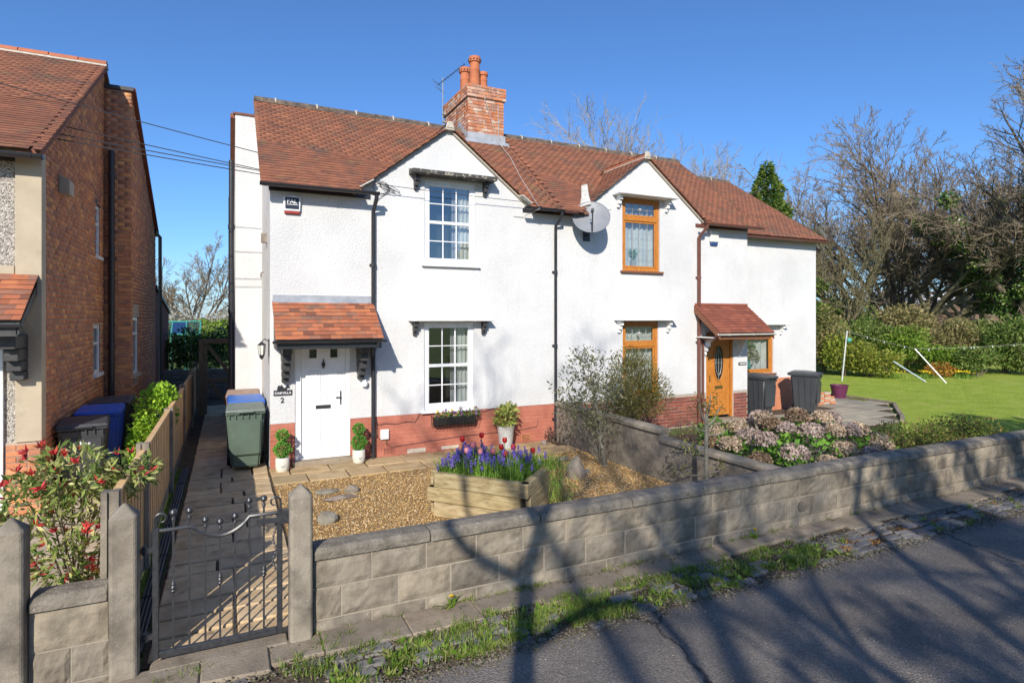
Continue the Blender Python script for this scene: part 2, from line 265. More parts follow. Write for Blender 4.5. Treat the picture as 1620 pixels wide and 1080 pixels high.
L['conifer'] = LEAF('conifer_spray', [(0.051, 0.119, 0.02), (0.102, 0.187, 0.031), (0.187, 0.255, 0.051), (0.255, 0.289, 0.068)])
L['blossom'] = LEAF('white_blossom', [(.42, .38, .3), (.6, .56, .48), (.3, .27, .16)], .3)
L['orange_dead'] = LEAF('dead_orange_grass', [(.4, .17, .03), (.5, .26, .06)], .2)
L['holly'] = LEAF('holly_leaf', [(0.072, 0.096, 0.024), (0.24, 0.228, 0.06), (0.408, 0.36, 0.108), (0.144, 0.144, 0.036)])
L['heather'] = LEAF('heather_sprig', [(.13, .09, .08), (.2, .12, .11), (.26, .16, .14)])
# ------------------------------------------------------------------ mesh helpers
import bmesh
class MB:
    def __init__(s): s.v = []; s.f = []
    def poly(s, pts): i = len(s.v); s.v += [tuple(p) for p in pts]; s.f.append(tuple(range(i, i+len(pts)))); return s
    def box(s, x0, x1, y0, y1, z0, z1):
        i = len(s.v); s.v += [(x, y, z) for z in (z0, z1) for y in (y0, y1) for x in (x0, x1)]
        for f in ((0, 2, 3, 1), (4, 5, 7, 6), (0, 1, 5, 4), (1, 3, 7, 5), (3, 2, 6, 7), (2, 0, 4, 6)): s.f.append(tuple(i+k for k in f))
        return s
    def frustum(s, a, b):           # a,b = (x0,x1,y0,y1,z) bottom / top
        i = len(s.v)
        for q in (a, b): s.v += [(q[0], q[2], q[4]), (q[1], q[2], q[4]), (q[0], q[3], q[4]), (q[1], q[3], q[4])]
        for f in ((0, 2, 3, 1), (4, 5, 7, 6), (0, 1, 5, 4), (1, 3, 7, 5), (3, 2, 6, 7), (2, 0, 4, 6)): s.f.append(tuple(i+k for k in f))
        return s
    def prism(s, pts, d):           # polygon swept by vector d
        i = len(s.v); n = len(pts); d = Vector(d)
        s.v += [tuple(p) for p in pts]+[tuple(Vector(p)+d) for p in pts]
        s.f.append(tuple(i+k for k in range(n))[::-1]); s.f.append(tuple(i+n+k for k in range(n)))
        for k in range(n): s.f.append((i+k, i+(k+1) % n, i+n+(k+1) % n, i+n+k))
        return s
    def tube(s, pts, r, sides=6, cap=True):
        pts = [Vector(p) for p in pts]; n = len(pts); rr = r if isinstance(r, (list, tuple)) else [r]*n
        i = len(s.v); ref = None
        for k, p in enumerate(pts):
            t = (pts[min(k+1, n-1)]-pts[max(k-1, 0)]).normalized()
            if ref is None: ref = Vector((0, 0, 1)) if abs(t.z) < .9 else Vector((1, 0, 0))
            u = t.cross(ref).normalized(); w = t.cross(u).normalized(); ref = -w if False else u.cross(t)
            for a in range(sides):
                an = 2*math.pi*a/sides; s.v.append(tuple(p+(u*math.cos(an)+w*math.sin(an))*rr[k]))
        for k in range(n-1):
            for a in range(sides):
                b = (a+1) % sides; s.f.append((i+k*sides+a, i+k*sides+b, i+(k+1)*sides+b, i+(k+1)*sides+a))
        if cap: s.f.append(tuple(i+a for a in range(sides))[::-1]); s.f.append(tuple(i+(n-1)*sides+a for a in range(sides)))
        return s
    def lathe(s, prof, c=(0, 0, 0), seg=16, cap=True):
        i = len(s.v); n = len(prof)
        for r, z in prof:
            for a in range(seg): an = 2*math.pi*a/seg; s.v.append((c[0]+r*math.cos(an), c[1]+r*math.sin(an), c[2]+z))
        for k in range(n-1):
            for a in range(seg):
                b = (a+1) % seg; s.f.append((i+k*seg+a, i+k*seg+b, i+(k+1)*seg+b, i+(k+1)*seg+a))
        if cap: s.f.append(tuple(i+a for a in range(seg))[::-1]); s.f.append(tuple(i+(n-1)*seg+a for a in range(seg)))
        return s
    def shape(s, outline, holes, fn):    # 2d outline with holes -> triangles, fn maps (a,b) to 3d
        loops = [[Vector((p[0], p[1], 0)) for p in l] for l in [outline]+list(holes)]
        flat = [p for l in loops for p in l]; i = len(s.v); s.v += [tuple(fn(p.x, p.y)) for p in flat]
        for t in tessellate_polygon(loops): s.f.append(tuple(i+k for k in t))
        return s
    def mesh(s, name, bevel=0, smooth=False, seg=1):
        me = bpy.data.meshes.new(name); me.from_pydata(s.v, [], s.f)
        bm = bmesh.new(); bm.from_mesh(me)
        bmesh.ops.recalc_face_normals(bm, faces=bm.faces)
        if bevel: bmesh.ops.bevel(bm, geom=[e for e in bm.edges if e.is_manifold and e.calc_face_angle(0) > .5], offset=bevel, segments=seg, affect='EDGES', clamp_overlap=True)
        bm.to_mesh(me); bm.free()
        if smooth:
            me.polygons.foreach_set('use_smooth', [True]*len(me.polygons)); 
            try: me.set_sharp_from_angle(angle=R(40))
            except Exception: pass
        return me
def np_mesh(name, V, faces, smooth=False):       # faces: list of int arrays (n,k)
    me = bpy.data.meshes.new(name); V = np.asarray(V, np.float32).reshape(-1, 3)
    me.vertices.add(len(V)); me.vertices.foreach_set('co', V.ravel())
    loops = np.concatenate([f.ravel() for f in faces]).astype(np.int32)
    tot = np.concatenate([np.full(len(f), f.shape[1], np.int32) for f in faces]); st = np.concatenate([[0], np.cumsum(tot)[:-1]]).astype(np.int32)
    me.loops.add(len(loops)); me.loops.foreach_set('vertex_index', loops)
    me.polygons.add(len(tot)); me.polygons.foreach_set('loop_start', st); me.polygons.foreach_set('loop_total', tot)
    if smooth: me.polygons.foreach_set('use_smooth', np.ones(len(tot), bool))
    me.update(calc_edges=True); me.validate(); return me
INV = {}
def link(name, data, mat=None, parent=None, mw=None):
    o = bpy.data.objects.new(name, data); COL.objects.link(o)
    if mat is not None and data is not None and hasattr(data, 'materials') and not len(data.materials): data.materials.append(M.get(mat) or L.get(mat) if isinstance(mat, str) else mat)
    if parent is not None:
        o.parent = parent
        if parent.name in INV: o.matrix_parent_inverse = INV[parent.name]
    if mw is not None: o.matrix_basis = mw
    return o
def tag(o, label=None, cat=None, group=None, kind=None):
    if label: o['label'] = label
    if cat: o['category'] = cat
    if group: o['group'] = group
    if kind: o['kind'] = kind
    return o
def thing(name, label, cat, loc=(0, 0, 0), group=None, local=False, rz=0):
    """an Empty at the thing's base; parts are written in world coordinates unless local"""
    o = bpy.data.objects.new(name, None); COL.objects.link(o); o.location = loc; o.rotation_euler = (0, 0, rz); o.empty_display_size = .2
    if not local: INV[o.name] = (Matrix.Translation(loc) @ Matrix.Rotation(rz, 4, 'Z')).inverted()
    return tag(o, label, cat, group)
def part(mb, name, mat, parent, bevel=0, smooth=False, label=None, kind=None, seg=1):
    o = link(name, mb.mesh(name, bevel, smooth, seg), mat, parent)
    return tag(o, label, None, None, kind)
def struct(mb, name, mat, kind='structure', label=None, cat=None):
    o = link(name, mb.mesh(name), mat); return tag(o, label, cat, None, kind)
def copy_tree(o, parent=None, loc=None, rz=None, label=None):
    c = o.copy(); COL.objects.link(c); c.parent = parent
    if parent is not None: c.matrix_parent_inverse = o.matrix_parent_inverse
    if loc is not None: c.location = loc
    if rz is not None: c.rotation_euler = (0, 0, rz)
    if label: c['label'] = label
    for ch in list(o.children): copy_tree(ch, c)
    return c
CAM = Vector((0, 0, 2.5))
def pieces(name, mats4, meshes, mat, parent, limit=300, key=None):
    """place pieces (4x4 matrices) as objects of their own, nearest first; past the limit the rest are one joined mesh"""
    rng = random.Random(5)
    order = sorted(range(len(mats4)), key=lambda i: key(mats4[i]) if key else (mats4[i].translation-CAM).length)
    for i in order[:limit]:
        me = meshes[i % len(meshes)] if not isinstance(mats4[i], tuple) else meshes[0]
        link(name, me, mat, parent, mats4[i])
    rest = order[limit:]
    if rest:
        V = []; F3 = {}; base = 0
        cache = [(np.array([v.co for v in me.vertices]), [tuple(p.vertices) for p in me.polygons]) for me in meshes]
        Fs = {}; Mi = {}; cmi = [[p.material_index for p in me.polygons] for me in meshes]
        for i in rest:
            cv, cf = cache[i % len(meshes)]; mt = np.array(mats4[i])
            V.append(cv @ mt[:3, :3].T+mt[:3, 3])
            for f, mi in zip(cf, cmi[i % len(meshes)]): Fs.setdefault(len(f), []).append([k+base for k in f]); Mi.setdefault(len(f), []).append(mi)
            base += len(cv)
        me = np_mesh(name+'_field', np.concatenate(V), [np.array(f) for f in Fs.values()])
        for mm in meshes[0].materials: me.materials.append(mm)
        if len(me.materials) > 1: me.polygons.foreach_set('material_index', np.concatenate([np.array(q, np.int32) for q in Mi.values()]))
        o = link(name+'_field', me, mat, parent); o['kind'] = 'stuff'
def frame_m(o, u, v, w):     # matrix with columns u,v,w at o
    m = Matrix.Identity(4)
    for i in range(3): m[i][0] = u[i]; m[i][1] = v[i]; m[i][2] = w[i]; m[i][3] = o[i]
    return m
# ---- brickwork: real bricks proud of a mortar sheet
BR_L, BR_H, BR_J = .215, .065, .01
def brick_meshes(name, depth=.012, L_=BR_L, H_=BR_H):
    out = []
    for k in range(3):
        rg = random.Random(k); b = .004; c = MB()
        x, z = L_/2, H_/2; d = depth+rg.uniform(-.002, .002)
        c.v = [(-x, 0, -z), (x, 0, -z), (x, 0, z), (-x, 0, z), (-x+b, -d, -z+b), (x-b, -d, -z+b), (x-b, -d, z-b), (-x+b, -d, z-b)]
        c.f = [(4, 5, 6, 7), (0, 1, 5, 4), (1, 2, 6, 5), (2, 3, 7, 6), (3, 0, 4, 7)]
        out.append(c.mesh(name))
    return out
BRICK_ME = {}
def brickwork(parent, origin, u, width, height, inside=None, mat='brick', mortar='mortar', limit=300, seed=1, depth=.012, flemish=False, key=None, sheet=True):
    """brick face: origin bottom left, u = along the wall, up = Z, outward normal = u x up. inside(a, z) keeps or drops a brick"""
    u = Vector(u).normalized(); up = Vector((0, 0, 1)); nrm = u.cross(up); o = Vector(origin)
    mkey = (mat, depth)
    if mkey not in BRICK_ME: BRICK_ME[mkey] = brick_meshes('brick', depth)
    rg = random.Random(seed); mats = []; nrow = int(height/(BR_H+BR_J)); step = BR_L+BR_J
    for r in range(nrow):
        z = (r+.5)*(BR_H+BR_J); x = -(r % 2)*step/2
        while x < width:
            a, b = max(x, 0), min(x+BR_L, width)
            if b-a > .05 and (inside is None or inside((a+b)/2, z)):
                s = (b-a)/BR_L; p = o+u*((a+b)/2)+up*z+nrm*rg.uniform(-.001, .002)
                mats.append(frame_m(p, u*s, -nrm, up))
            x += step
    pieces('brick', mats, BRICK_ME[mkey], mat, parent, limit, key)
    return mats
# ---- plain tiles on a roof plane
def tile_meshes(w=.1645, l=.17, t=.011):
    out = []
    for k in range(4):
        rg = random.Random(k+3); c = MB(); x = w/2; e = [rg.uniform(-.0015, .0015) for _ in range(4)]
        c.v = [(-x, 0, .006), (x, 0, .006), (x, l, -.008), (-x, l, -.008), (-x, 0, t+.008+e[0]), (x, 0, t+.008+e[1]), (x, l, .004), (-x, l, .004), (0, 0, t+.009+e[2])]
        c.f = [(0, 1, 5, 8, 4), (4, 8, 5, 6, 7), (1, 2, 6, 5), (3, 0, 4, 7)]
        out.append(c.mesh('tile'))
    return out
TILE_ME = tile_meshes(); TILES = {}
def tiling(parent, origin, u, v, width, length, inside, mat='tile', limit=300, gauge=.1, tw=.165, seed=2, key=None):
    """courses of tiles: u along the eaves, v up the slope, both unit vectors; normal = u x v"""
    u = Vector(u).normalized(); v = Vector(v).normalized(); n = u.cross(v); o = Vector(origin); rg = random.Random(seed); mats = []
    tilt = .05
    vv = (v+n*-tilt*0).normalized()
    for r in range(int(length/gauge+.5)):
        x = -(r % 2)*tw/2; row = rg.uniform(-.003, .003)
        while x < width:
            cx = min(max(x+tw/2, tw*.3), width-tw*.3)
            s = 1 if 0 <= x and x+tw <= width else .55
            p = o+u*cx+v*(r*gauge+row+rg.uniform(-.003, .003))+n*(.012+rg.uniform(0, .002))
            if inside(p):
                a = rg.uniform(-.012, .012); uu = (u+v*a).normalized(); w = rg.uniform(-.005, .005)
                un = (uu+n*w).normalized(); v2 = (v-uu*a).normalized(); mats.append(frame_m(p, un*s, v2, n))
            x += tw
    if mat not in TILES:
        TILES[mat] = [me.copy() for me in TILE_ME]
        for me in TILES[mat]: me.materials.append(M[mat]); me.materials.append(M['tile_edge_shade']); me.polygons[0].material_index = 1
    pieces('tile', mats, TILES[mat], mat, parent, limit, key)
# ---- vegetation
def unit(a): return a/np.maximum(np.linalg.norm(a, axis=1, keepdims=True), 1e-9)
def leaf_geo(P, D, Nn, Ln, Wd, fold=0):
    P = np.asarray(P, float); D = unit(np.asarray(D, float)); S = unit(np.cross(D, Nn)); Ln = np.asarray(Ln).reshape(-1, 1)*np.ones((len(P), 1)); Wd = np.asarray(Wd).reshape(-1, 1)*np.ones((len(P), 1))
    up = unit(np.cross(S, D)); mid = P+D*Ln*.45
    V = np.stack([P, mid+S*Wd*.5+up*fold*Wd, P+D*Ln, mid-S*Wd*.5+up*fold*Wd], 1).reshape(-1, 3)
    F = np.arange(len(P)*4).reshape(-1, 4); return V, F
def rdir(rg, n): return unit(rg.normal(size=(n, 3)))
def blob_pts(rg, n, blobs, shell=.35):
    """points in lumpy blobs [(centre, radii)], denser towards the surface; returns points and outward directions"""
    w = np.array([np.prod(b[1])**.67 for b in blobs]); idx = rg.choice(len(blobs), n, p=w/w.sum())
    d = rdir(rg, n); r = 1-(1-shell)*rg.random(n)**1.8
    r *= 1+.22*np.sin(d[:, 0]*5+idx)*np.sin(d[:, 1]*6+idx*2)*np.cos(d[:, 2]*5)
    c = np.array([b[0] for b in blobs])[idx]; R_ = np.array([b[1] for b in blobs])[idx]
    return c+d*r[:, None]*R_, d
def foliage(name, rg, n, blobs, size, mat, parent, aspect=.5, shell=.35, droop=0, zmin=None, kind=None, jitter=1.0):
    P, d = blob_pts(rg, n, blobs, shell)
    if zmin is not None: k = P[:, 2] > zmin; P, d = P[k], d[k]
    D = unit(d+jitter*rdir(rg, len(P))+np.array([0, 0, -droop])); Ln = size*rg.uniform(.6, 1.3, len(P))
    V, F = leaf_geo(P, D, rdir(rg, len(P)), Ln, Ln*aspect); o = link(name, np_mesh(name, V, [F]), mat, parent)
    if kind: o['kind'] = kind
    return o
def blades(rg, P, h, w, lean=.35, seg=2):
    """grass or strap leaves: bent strips rooted at P"""
    n = len(P); az = rg.uniform(0, 2*np.pi, n); H = np.asarray(h)*rg.uniform(.6, 1.25, n); ln = lean*rg.uniform(.3, 1.6, n)*H
    d = np.stack([np.cos(az), np.sin(az), np.zeros(n)], 1); s = np.stack([-np.sin(az), np.cos(az), np.zeros(n)], 1)
    rows = []
    for k in range(seg+1):
        t = k/seg; c = P+d*(ln*t*t)[:, None]+np.array([0, 0, 1])*(H*(t-.28*t*t*ln/np.maximum(H, 1e-6)))[:, None]; ww = w*(1-t)**.6*.5
        rows.append(c-s*ww)
        if k < seg: rows.append(c+s*ww)
    V = np.stack(rows, 1); m = V.shape[1]; base = np.arange(n)[:, None]*m
    Q = [base+np.array([2*k, 2*k+1, 2*k+3, 2*k+2]) for k in range(seg-1)]; T = base+np.array([2*(seg-1), 2*(seg-1)+1, 2*seg])
    return V.reshape(-1, 3), ([np.concatenate(Q)] if Q else [])+[T]
class Branches:
    """collects branch centre lines, turned into tubes in bulk"""
    def __init__(s): s.b = {}
    def add(s, pts, rad, sides): s.b.setdefault((len(pts), sides), []).append((pts, rad))
    def build(s, name, mat, parent, minr=0, maxr=9):
        Vs, Qs, base = [], [], 0
        for (k, sd), lst in s.b.items():
            sel = [q for q in lst if minr <= q[1][0] < maxr]
            if not sel: continue
            P = np.array([q[0] for q in sel], float); Rr = np.array([q[1] for q in sel], float); n = len(sel)
            T = np.empty_like(P); T[:, 1:-1] = P[:, 2:]-P[:, :-2]; T[:, 0] = P[:, 1]-P[:, 0]; T[:, -1] = P[:, -1]-P[:, -2]
            T /= np.maximum(np.linalg.norm(T, axis=2, keepdims=True), 1e-9)
            ax = P[:, -1]-P[:, 0]; ref = np.where(np.abs(ax[:, 2:3]) > .7*np.linalg.norm(ax, axis=1, keepdims=True), np.array([[1., 0, 0]]), np.array([[0, 0, 1.]]))
            U = np.cross(T, ref[:, None, :]); U /= np.maximum(np.linalg.norm(U, axis=2, keepdims=True), 1e-9); W = np.cross(T, U)
            an = np.arange(sd)*2*np.pi/sd
            V = P[:, :, None, :]+Rr[:, :, None, None]*(U[:, :, None, :]*np.cos(an)[None, None, :, None]+W[:, :, None, :]*np.sin(an)[None, None, :, None])
            idx = base+np.arange(n*k*sd).reshape(n, k, sd)
            a = idx[:, :-1, :]; b = np.roll(a, -1, 2); c = idx[:, 1:, :]; d = np.roll(c, -1, 2)
            Qs.append(np.stack([a, b, d, c], -1).reshape(-1, 4)); Vs.append(V.reshape(-1, 3)); base += n*k*sd
        if not Vs: return None
        return link(name, np_mesh(name, np.concatenate(Vs), Qs, True), mat, parent)
def perp(d, rg):
    v = np.cross(d, rg.normal(size=3)); return v/np.linalg.norm(v)
def grow(br, rg, pos, d, length, rad, level, P):
    """recursive bare branching. P: dict levels, kids, ang, ratio, up, wob"""
    k = [9, 7, 6, 5, 4, 4][min(level, 5)]; pts = [np.array(pos, float)]; dd = np.array(d, float)
    for i in range(k-1):
        dd = dd+rg.normal(size=3)*(P.get('wob0', P['wob']) if level == 0 else P['wob']*(1+.25*level))+np.array([0, 0, P['up'][min(level, len(P['up'])-1)]]); dd /= np.linalg.norm(dd)
        pts.append(pts[-1]+dd*length/(k-1))
    tip = P.get('tip', .35) if level < P['levels'] else .3
    rads = [rad*(1-(1-tip)*i/(k-1)) for i in range(k)]
    br.add(pts, rads, [10, 7, 5, 4, 3, 3][min(level, 5)])
    br.nodes.setdefault(level, []).append((pts, rads))
    if level >= P['levels']: return
    nk = P['kids'][level]; t0 = P['start'][min(level, len(P['start'])-1)]
    for c in range(nk):
        t = t0+(1-t0)*(c+rg.random()*.9)/nk; t = min(t, .985); f = t*(k-1); i = int(f); fr = f-i; i2 = min(i+1, k-1)
        p = pts[i]*(1-fr)+pts[i2]*fr; tg = pts[i2]-pts[max(i2-1, 0)]; tg = tg/np.linalg.norm(tg)
        a = R(P['ang'][min(level, len(P['ang'])-1)]*rg.uniform(.7, 1.3)); nd = tg*math.cos(a)+perp(tg, rg)*math.sin(a)
        if 'bias' in P and level == 0: nd = nd+np.array(P['bias']); nd /= np.linalg.norm(nd)
        r = rads[i]*P['rr']*rg.uniform(.75, 1.1); l = length*P['ratio'][min(level, len(P['ratio'])-1)]*rg.uniform(.65, 1.2)*(1.15-.45*t if level else 1.15-.25*t)
        grow(br, rg, p, nd, l, max(r, P.get('rmin', .004)), level+1, P)
def bare_tree(name, label, base, height, rad, seed, P, group=None, bark='bark', twig='twig', lean=(0, 0, 1), split=.02):
    t = thing(name, label, 'tree', base, group); rg = np.random.default_rng(seed); br = Branches(); br.nodes = {}
    d = np.array(lean, float); d /= np.linalg.norm(d)
    grow(br, rg, (base[0], base[1], base[2]-.15), d, height*P.get('stem', .45), rad, 0, P)
    b0 = np.array(base, float); f = height/(np.percentile([q[0][-1][2] for l in br.b.values() for q in l], 97)-base[2])
    for key in br.b: br.b[key] = [([b0+(np.asarray(p)-b0)*f for p in q[0]], q[1]) for q in br.b[key]]
    for l in br.nodes: br.nodes[l] = [([b0+(np.asarray(p)-b0)*f for p in q[0]], q[1]) for q in br.nodes[l]]
    br.build('trunk', bark, t, split, 99); br.build('crown', twig, t, 0, split); return t, br
BROAD = dict(levels=4, kids=[8, 6, 6, 5], ang=[48, 45, 42, 40], ratio=[.85, .6, .55, .5], up=[.02, .05, .05, .03], wob=.09, start=[.45, .25, .2, .15], rr=.62, rmin=.006, stem=.5)
def frustum_pts(): pass
# ------------------------------------------------------------------ ground, road, paths
GX0, GX1 = -900, 900
struct(MB().box(GX0, GX1, -900, 1500, -.6, -.03), 'ground', 'grass_far')
struct(MB().box(-120, 140, -2.2, 4.02, -.5, -.02), 'road', 'asphalt')
def sheet(name, outline, z, mat, thick=.2, kind='structure'):
    return struct(MB().prism([(x, y, z-thick) for x, y in outline], (0, 0, thick)), name, mat, kind)
def rect(x0, x1, y0, y1): return [(x0, y0), (x1, y0), (x1, y1), (x0, y1)]
sheet('front_garden_soil', rect(-.46, 6.3, 4.98, 10.5), -.018, 'soil')
sheet('gravel_bed', [(.62, 5.0), (6.02, 5.0), (6.02, 9.6), (4.9, 9.55), (.62, 9.42)], -.008, 'gravel')
sheet('neighbour_yard', rect(-9, -.8, 5.0, 26), -.022, 'mortar_dark')
sheet('side_yard', rect(-.8, .62, 10.5, 26), -.02, 'soil')
sheet('flower_bed', [(6.1, 5.0), (16, 5.0), (12.4, 8.0), (11.2, 9.2), (6.1, 10.5)], -.014, 'soil')
sheet('lawn', [(12.2, 5.1), (60, 5.1), (60, 30), (15.6, 30), (15.6, 13.2), (17.4, 12.9), (17.3, 10.6), (15.1, 9.0), (12.6, 7.6)], -.006, 'grass_ground')
rgn = np.random.default_rng(11)
# road edge: concrete strip, then rows of setts
strip = tag(link('pavement', MB().box(-60, 90, 4.02, 4.9, -.4, -.026).mesh('pavement'), 'soil'), kind='structure')
rg = random.Random(4); x = -8.0
slab_me = []
while x < 17:
    w = rg.uniform(.35, 1.0); y1 = 4.885; y0 = 4.58+rg.uniform(-.07, .05); z = rg.uniform(-.016, .003)
    if not (x+w > -.4 and x < .42 and False):
        c = MB().prism([(x+.002, y0, -.06), (x+w-.002, y0+rg.uniform(-.05, .05), -.06), (x+w-.002, y1, -.06), (x+.002, y1, -.06)], (0, 0, .06+z+.012))
        part(c, 'kerb_slab', 'concrete_strip', strip, .012)
    x += w
sett_me = []
for k in range(5):
    r2 = random.Random(k+20); c = MB(); a, b, h = .105+r2.uniform(-.015, .015), .06+r2.uniform(-.006, .006), .012
    c.frustum((-a, a, -b, b, -.07), (-a+.012, a-.012, -b+.012, b-.012, h)); c.v[4:] = [(v[0]+r2.uniform(-.012, .012), v[1]+r2.uniform(-.01, .01), v[2]+r2.uniform(-.008, .008)) for v in c.v[4:]]
    sett_me.append(c.mesh('sett', .008))
mats = []
for row, yy in enumerate((4.47, 4.34, 4.21, 4.09)):
    x = -6+.1*row
    while x < 16:
        lost = (.3, .35, .45, .6)[row]
        if 5.6 < x: lost *= .4
        if rg.random() > lost:
            mats.append(Matrix.Translation((x, yy+rg.uniform(-.02, .02), -.012+rg.uniform(-.016, .004))) @ Matrix.Rotation(rg.uniform(-.12, .12), 4, 'Z') @ Matrix.Rotation(rg.uniform(-.06, .06), 4, 'X'))
        x += rg.uniform(.215, .26)
pieces('sett', mats, sett_me, 'sett', strip, 300)
# path flags
path = sheet('path', rect(-.56, .62, 4.96, 18.6), -.014, 'soil')
def flag_rows(rows, mat, parent, gap=.012, th=.045, seed=1):
    rg = random.Random(seed)
    for (x0, x1, y0, y1) in rows:
        j = lambda: rg.uniform(-.006, .006)
        z = .012+rg.uniform(-.006, .006)
        c = MB().prism([(x0+gap+j(), y0+gap+j(), z-th), (x1-gap+j(), y0+gap+j(), z-th), (x1-gap+j(), y1-gap+j(), z-th), (x0+gap+j(), y1-gap+j(), z-th)], (0, 0, th))
        part(c, 'paving_flag', mat, parent, .01)
rows = []; rg = random.Random(8); y = 5.0
while y < 18.4:
    h = rg.choice([.3, .3, .45, .45, .6, .3]); xs = [-.54]
    while xs[-1] < .6:
        w = rg.choice([.45, .6, .6, .75]); xs.append(xs[-1]+w)
        if .6-xs[-1] < .22: xs[-1] = .6
    for a, b in zip(xs, xs[1:]): rows.append((a, b, y, y+h))
    y += h
flag_rows(rows, 'flag_path', path, seed=3)
apron = sheet('house_apron', rect(.62, 6.02, 9.45, 10.52), -.015, 'soil'); rows = []; x = .61
for w in (.52, .62, .6, .66, .6, .62, .58, .6, .62):
    if x+w > 6.02: w = 6.02-x
    rows += [(x, x+w, 9.46, 9.97), (x-.22 if x > .7 else x, min(x+w-.22, 6.02), 9.97, 10.5)]; x += w
flag_rows(rows, 'flag', apron, seed=5)
yard = bpy.data.objects['neighbour_yard']; rows = []
for i in range(10):
    for j in range(9): rows.append((-6.2+i*.6+(j % 2)*.0, -6.2+(i+1)*.6-(.6 if -6.2+(i+1)*.6 > -.85 else 0)*0, 5.25+j*.6, 5.85+j*.6))
rows = [(a, min(b, -.9), c, d) for a, b, c, d in rows if a < -1.1]
flag_rows(rows, 'paving_neighbour', yard, seed=6)
patio = sheet('patio', [(9.9, 9.3), (11.4, 8.6), (14.4, 8.7), (15.0, 9.1), (17.2, 10.7), (17.4, 12.8), (15.3, 13.4), (15.0, 11.3), (11.4, 11.3), (11.4, 10.4), (9.9, 10.45)], .0, 'soil')
rows = []
for i in range(13):
    for j in range(7):
        x0, y0 = 9.9+i*.6+(j % 2)*.3, 8.7+j*.66
        cx, cy = x0+.3, y0+.33
        if (cx < 11.6 and 9.3 < cy < 10.2) or (11.6 <= cx < 14.9 and 8.7 < cy < 11.0) or (14.9 <= cx < 17.2 and cy > 9.2+.72*(cx-15) and cy < 12.9): rows.append((x0, x0+.6, y0, y0+.66))
flag_rows([(a, b, c+.0, d) for a, b, c, d in rows], 'flag_grey', patio, seed=9)
for a, b in (((14.45, 8.62), (15.1, 9.0)), ((15.1, 9.0), (15.8, 9.5)), ((15.8, 9.5), (16.5, 10.0)), ((16.5, 10.0), (17.3, 10.55)), ((17.3, 10.55), (17.45, 11.3)), ((17.45, 11.3), (17.5, 12.1)), ((17.5, 12.1), (17.55, 12.9))):
    a, b = Vector((*a, 0)), Vector((*b, 0)); d = (b-a).normalized(); n = Vector((-d.y, d.x, 0))*.05
    part(MB().prism([a+d*.01-n, b-d*.01-n, b-d*.01+n, a+d*.01+n], (0, 0, .06)), 'edging_stone', 'concrete_strip', patio, .01)
# gravel stones
def pebble_field(name, label, cat, mat, n, seed, spread, s0, s1, flat=.85):
    rg = np.random.default_rng(seed); P = spread(rg, n)
    s = s0+s1*rg.random(n)**1.6; o = np.array([[1, 0, 0], [-.5, .8, 0], [-.5, -.8, 0], [.05, .05, flat]])
    a = rg.uniform(0, 6.28, n); ca, sa = np.cos(a), np.sin(a); e = rg.uniform(.6, 1.3, (n, 3))
    V = o[None]*e[:, None, :]*s[:, None, None]; X = V[..., 0]*ca[:, None]-V[..., 1]*sa[:, None]; Y = V[..., 0]*sa[:, None]+V[..., 1]*ca[:, None]
    V = np.stack([X, Y, V[..., 2]], -1)+P[:, None, :]; b = np.arange(n)[:, None]*4
    F = np.concatenate([b+np.array(t) for t in ((0, 1, 3), (1, 2, 3), (2, 0, 3))]); tag(link(name, np_mesh(name, V.reshape(-1, 3), [F]), mat), label, cat, None, 'stuff')
pebble_field('gravel', 'loose golden gravel covering the front garden', 'gravel', 'pebble', 46000, 3, lambda rg, n: np.stack([rg.uniform(.64, 6.0, n), 5.12+(rg.random(n)**1.15)*4.35, -.004+rg.uniform(0, .007, n)], 1), .006, .011)
def verge_pts(rg, n):
    x = -.6+rg.random(n)**1.2*12; k = rg.random(n); y = np.where(k < .45, 4.02+rg.normal(size=n)*.06, np.where(k < .75, 4.46+rg.normal(size=n)*.05, np.where(k < .9, 4.86-np.abs(rg.normal(size=n))*.05, rg.uniform(4.0, 4.88, n)))); return np.stack([x, np.minimum(y, 4.885), -.012+rg.uniform(0, .018, n)], 1)
pebble_field('verge_litter', 'grit, moss crumbs and leaf litter along the road edge', 'litter', 'litter', 16000, 8, verge_pts, .004, .016, .5)
# ------------------------------------------------------------------ windows, doors, roofs: shared builders
YF = 10.52
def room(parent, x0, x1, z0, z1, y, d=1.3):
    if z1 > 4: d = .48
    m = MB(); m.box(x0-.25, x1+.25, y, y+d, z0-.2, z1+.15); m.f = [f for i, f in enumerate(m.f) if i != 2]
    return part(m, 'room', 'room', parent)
def curtain(parent, x0, x1, z0, z1, y, mat, folds=8, amp=.025):
    n = folds*6; V = []; F = []
    for i in range(n+1):
        t = i/n; x = x0+(x1-x0)*t; yy = y+amp*math.sin(t*folds*2*math.pi)+.006*math.sin(t*31)
        V += [(x, yy, z0), (x+.004*math.sin(t*17), yy*1.0+.004, z1)]
        if i: F.append((2*i-2, 2*i, 2*i+1, 2*i-1))
    m = MB(); m.v = V; m.f = F; return part(m, 'curtain', mat, parent, smooth=True)
def bars(parent, name, mat, lst, bevel=.004):
    for b in lst: part(MB().box(*b), name, mat, parent, bevel)
def frame_bars(x0, x1, z0, z1, y0, y1, w): return [(x0, x1, y0, y1, z1-w, z1), (x0, x1, y0, y1, z0, z0+w), (x0, x0+w, y0, y1, z0+w, z1-w), (x1-w, x1, y0, y1, z0+w, z1-w)]
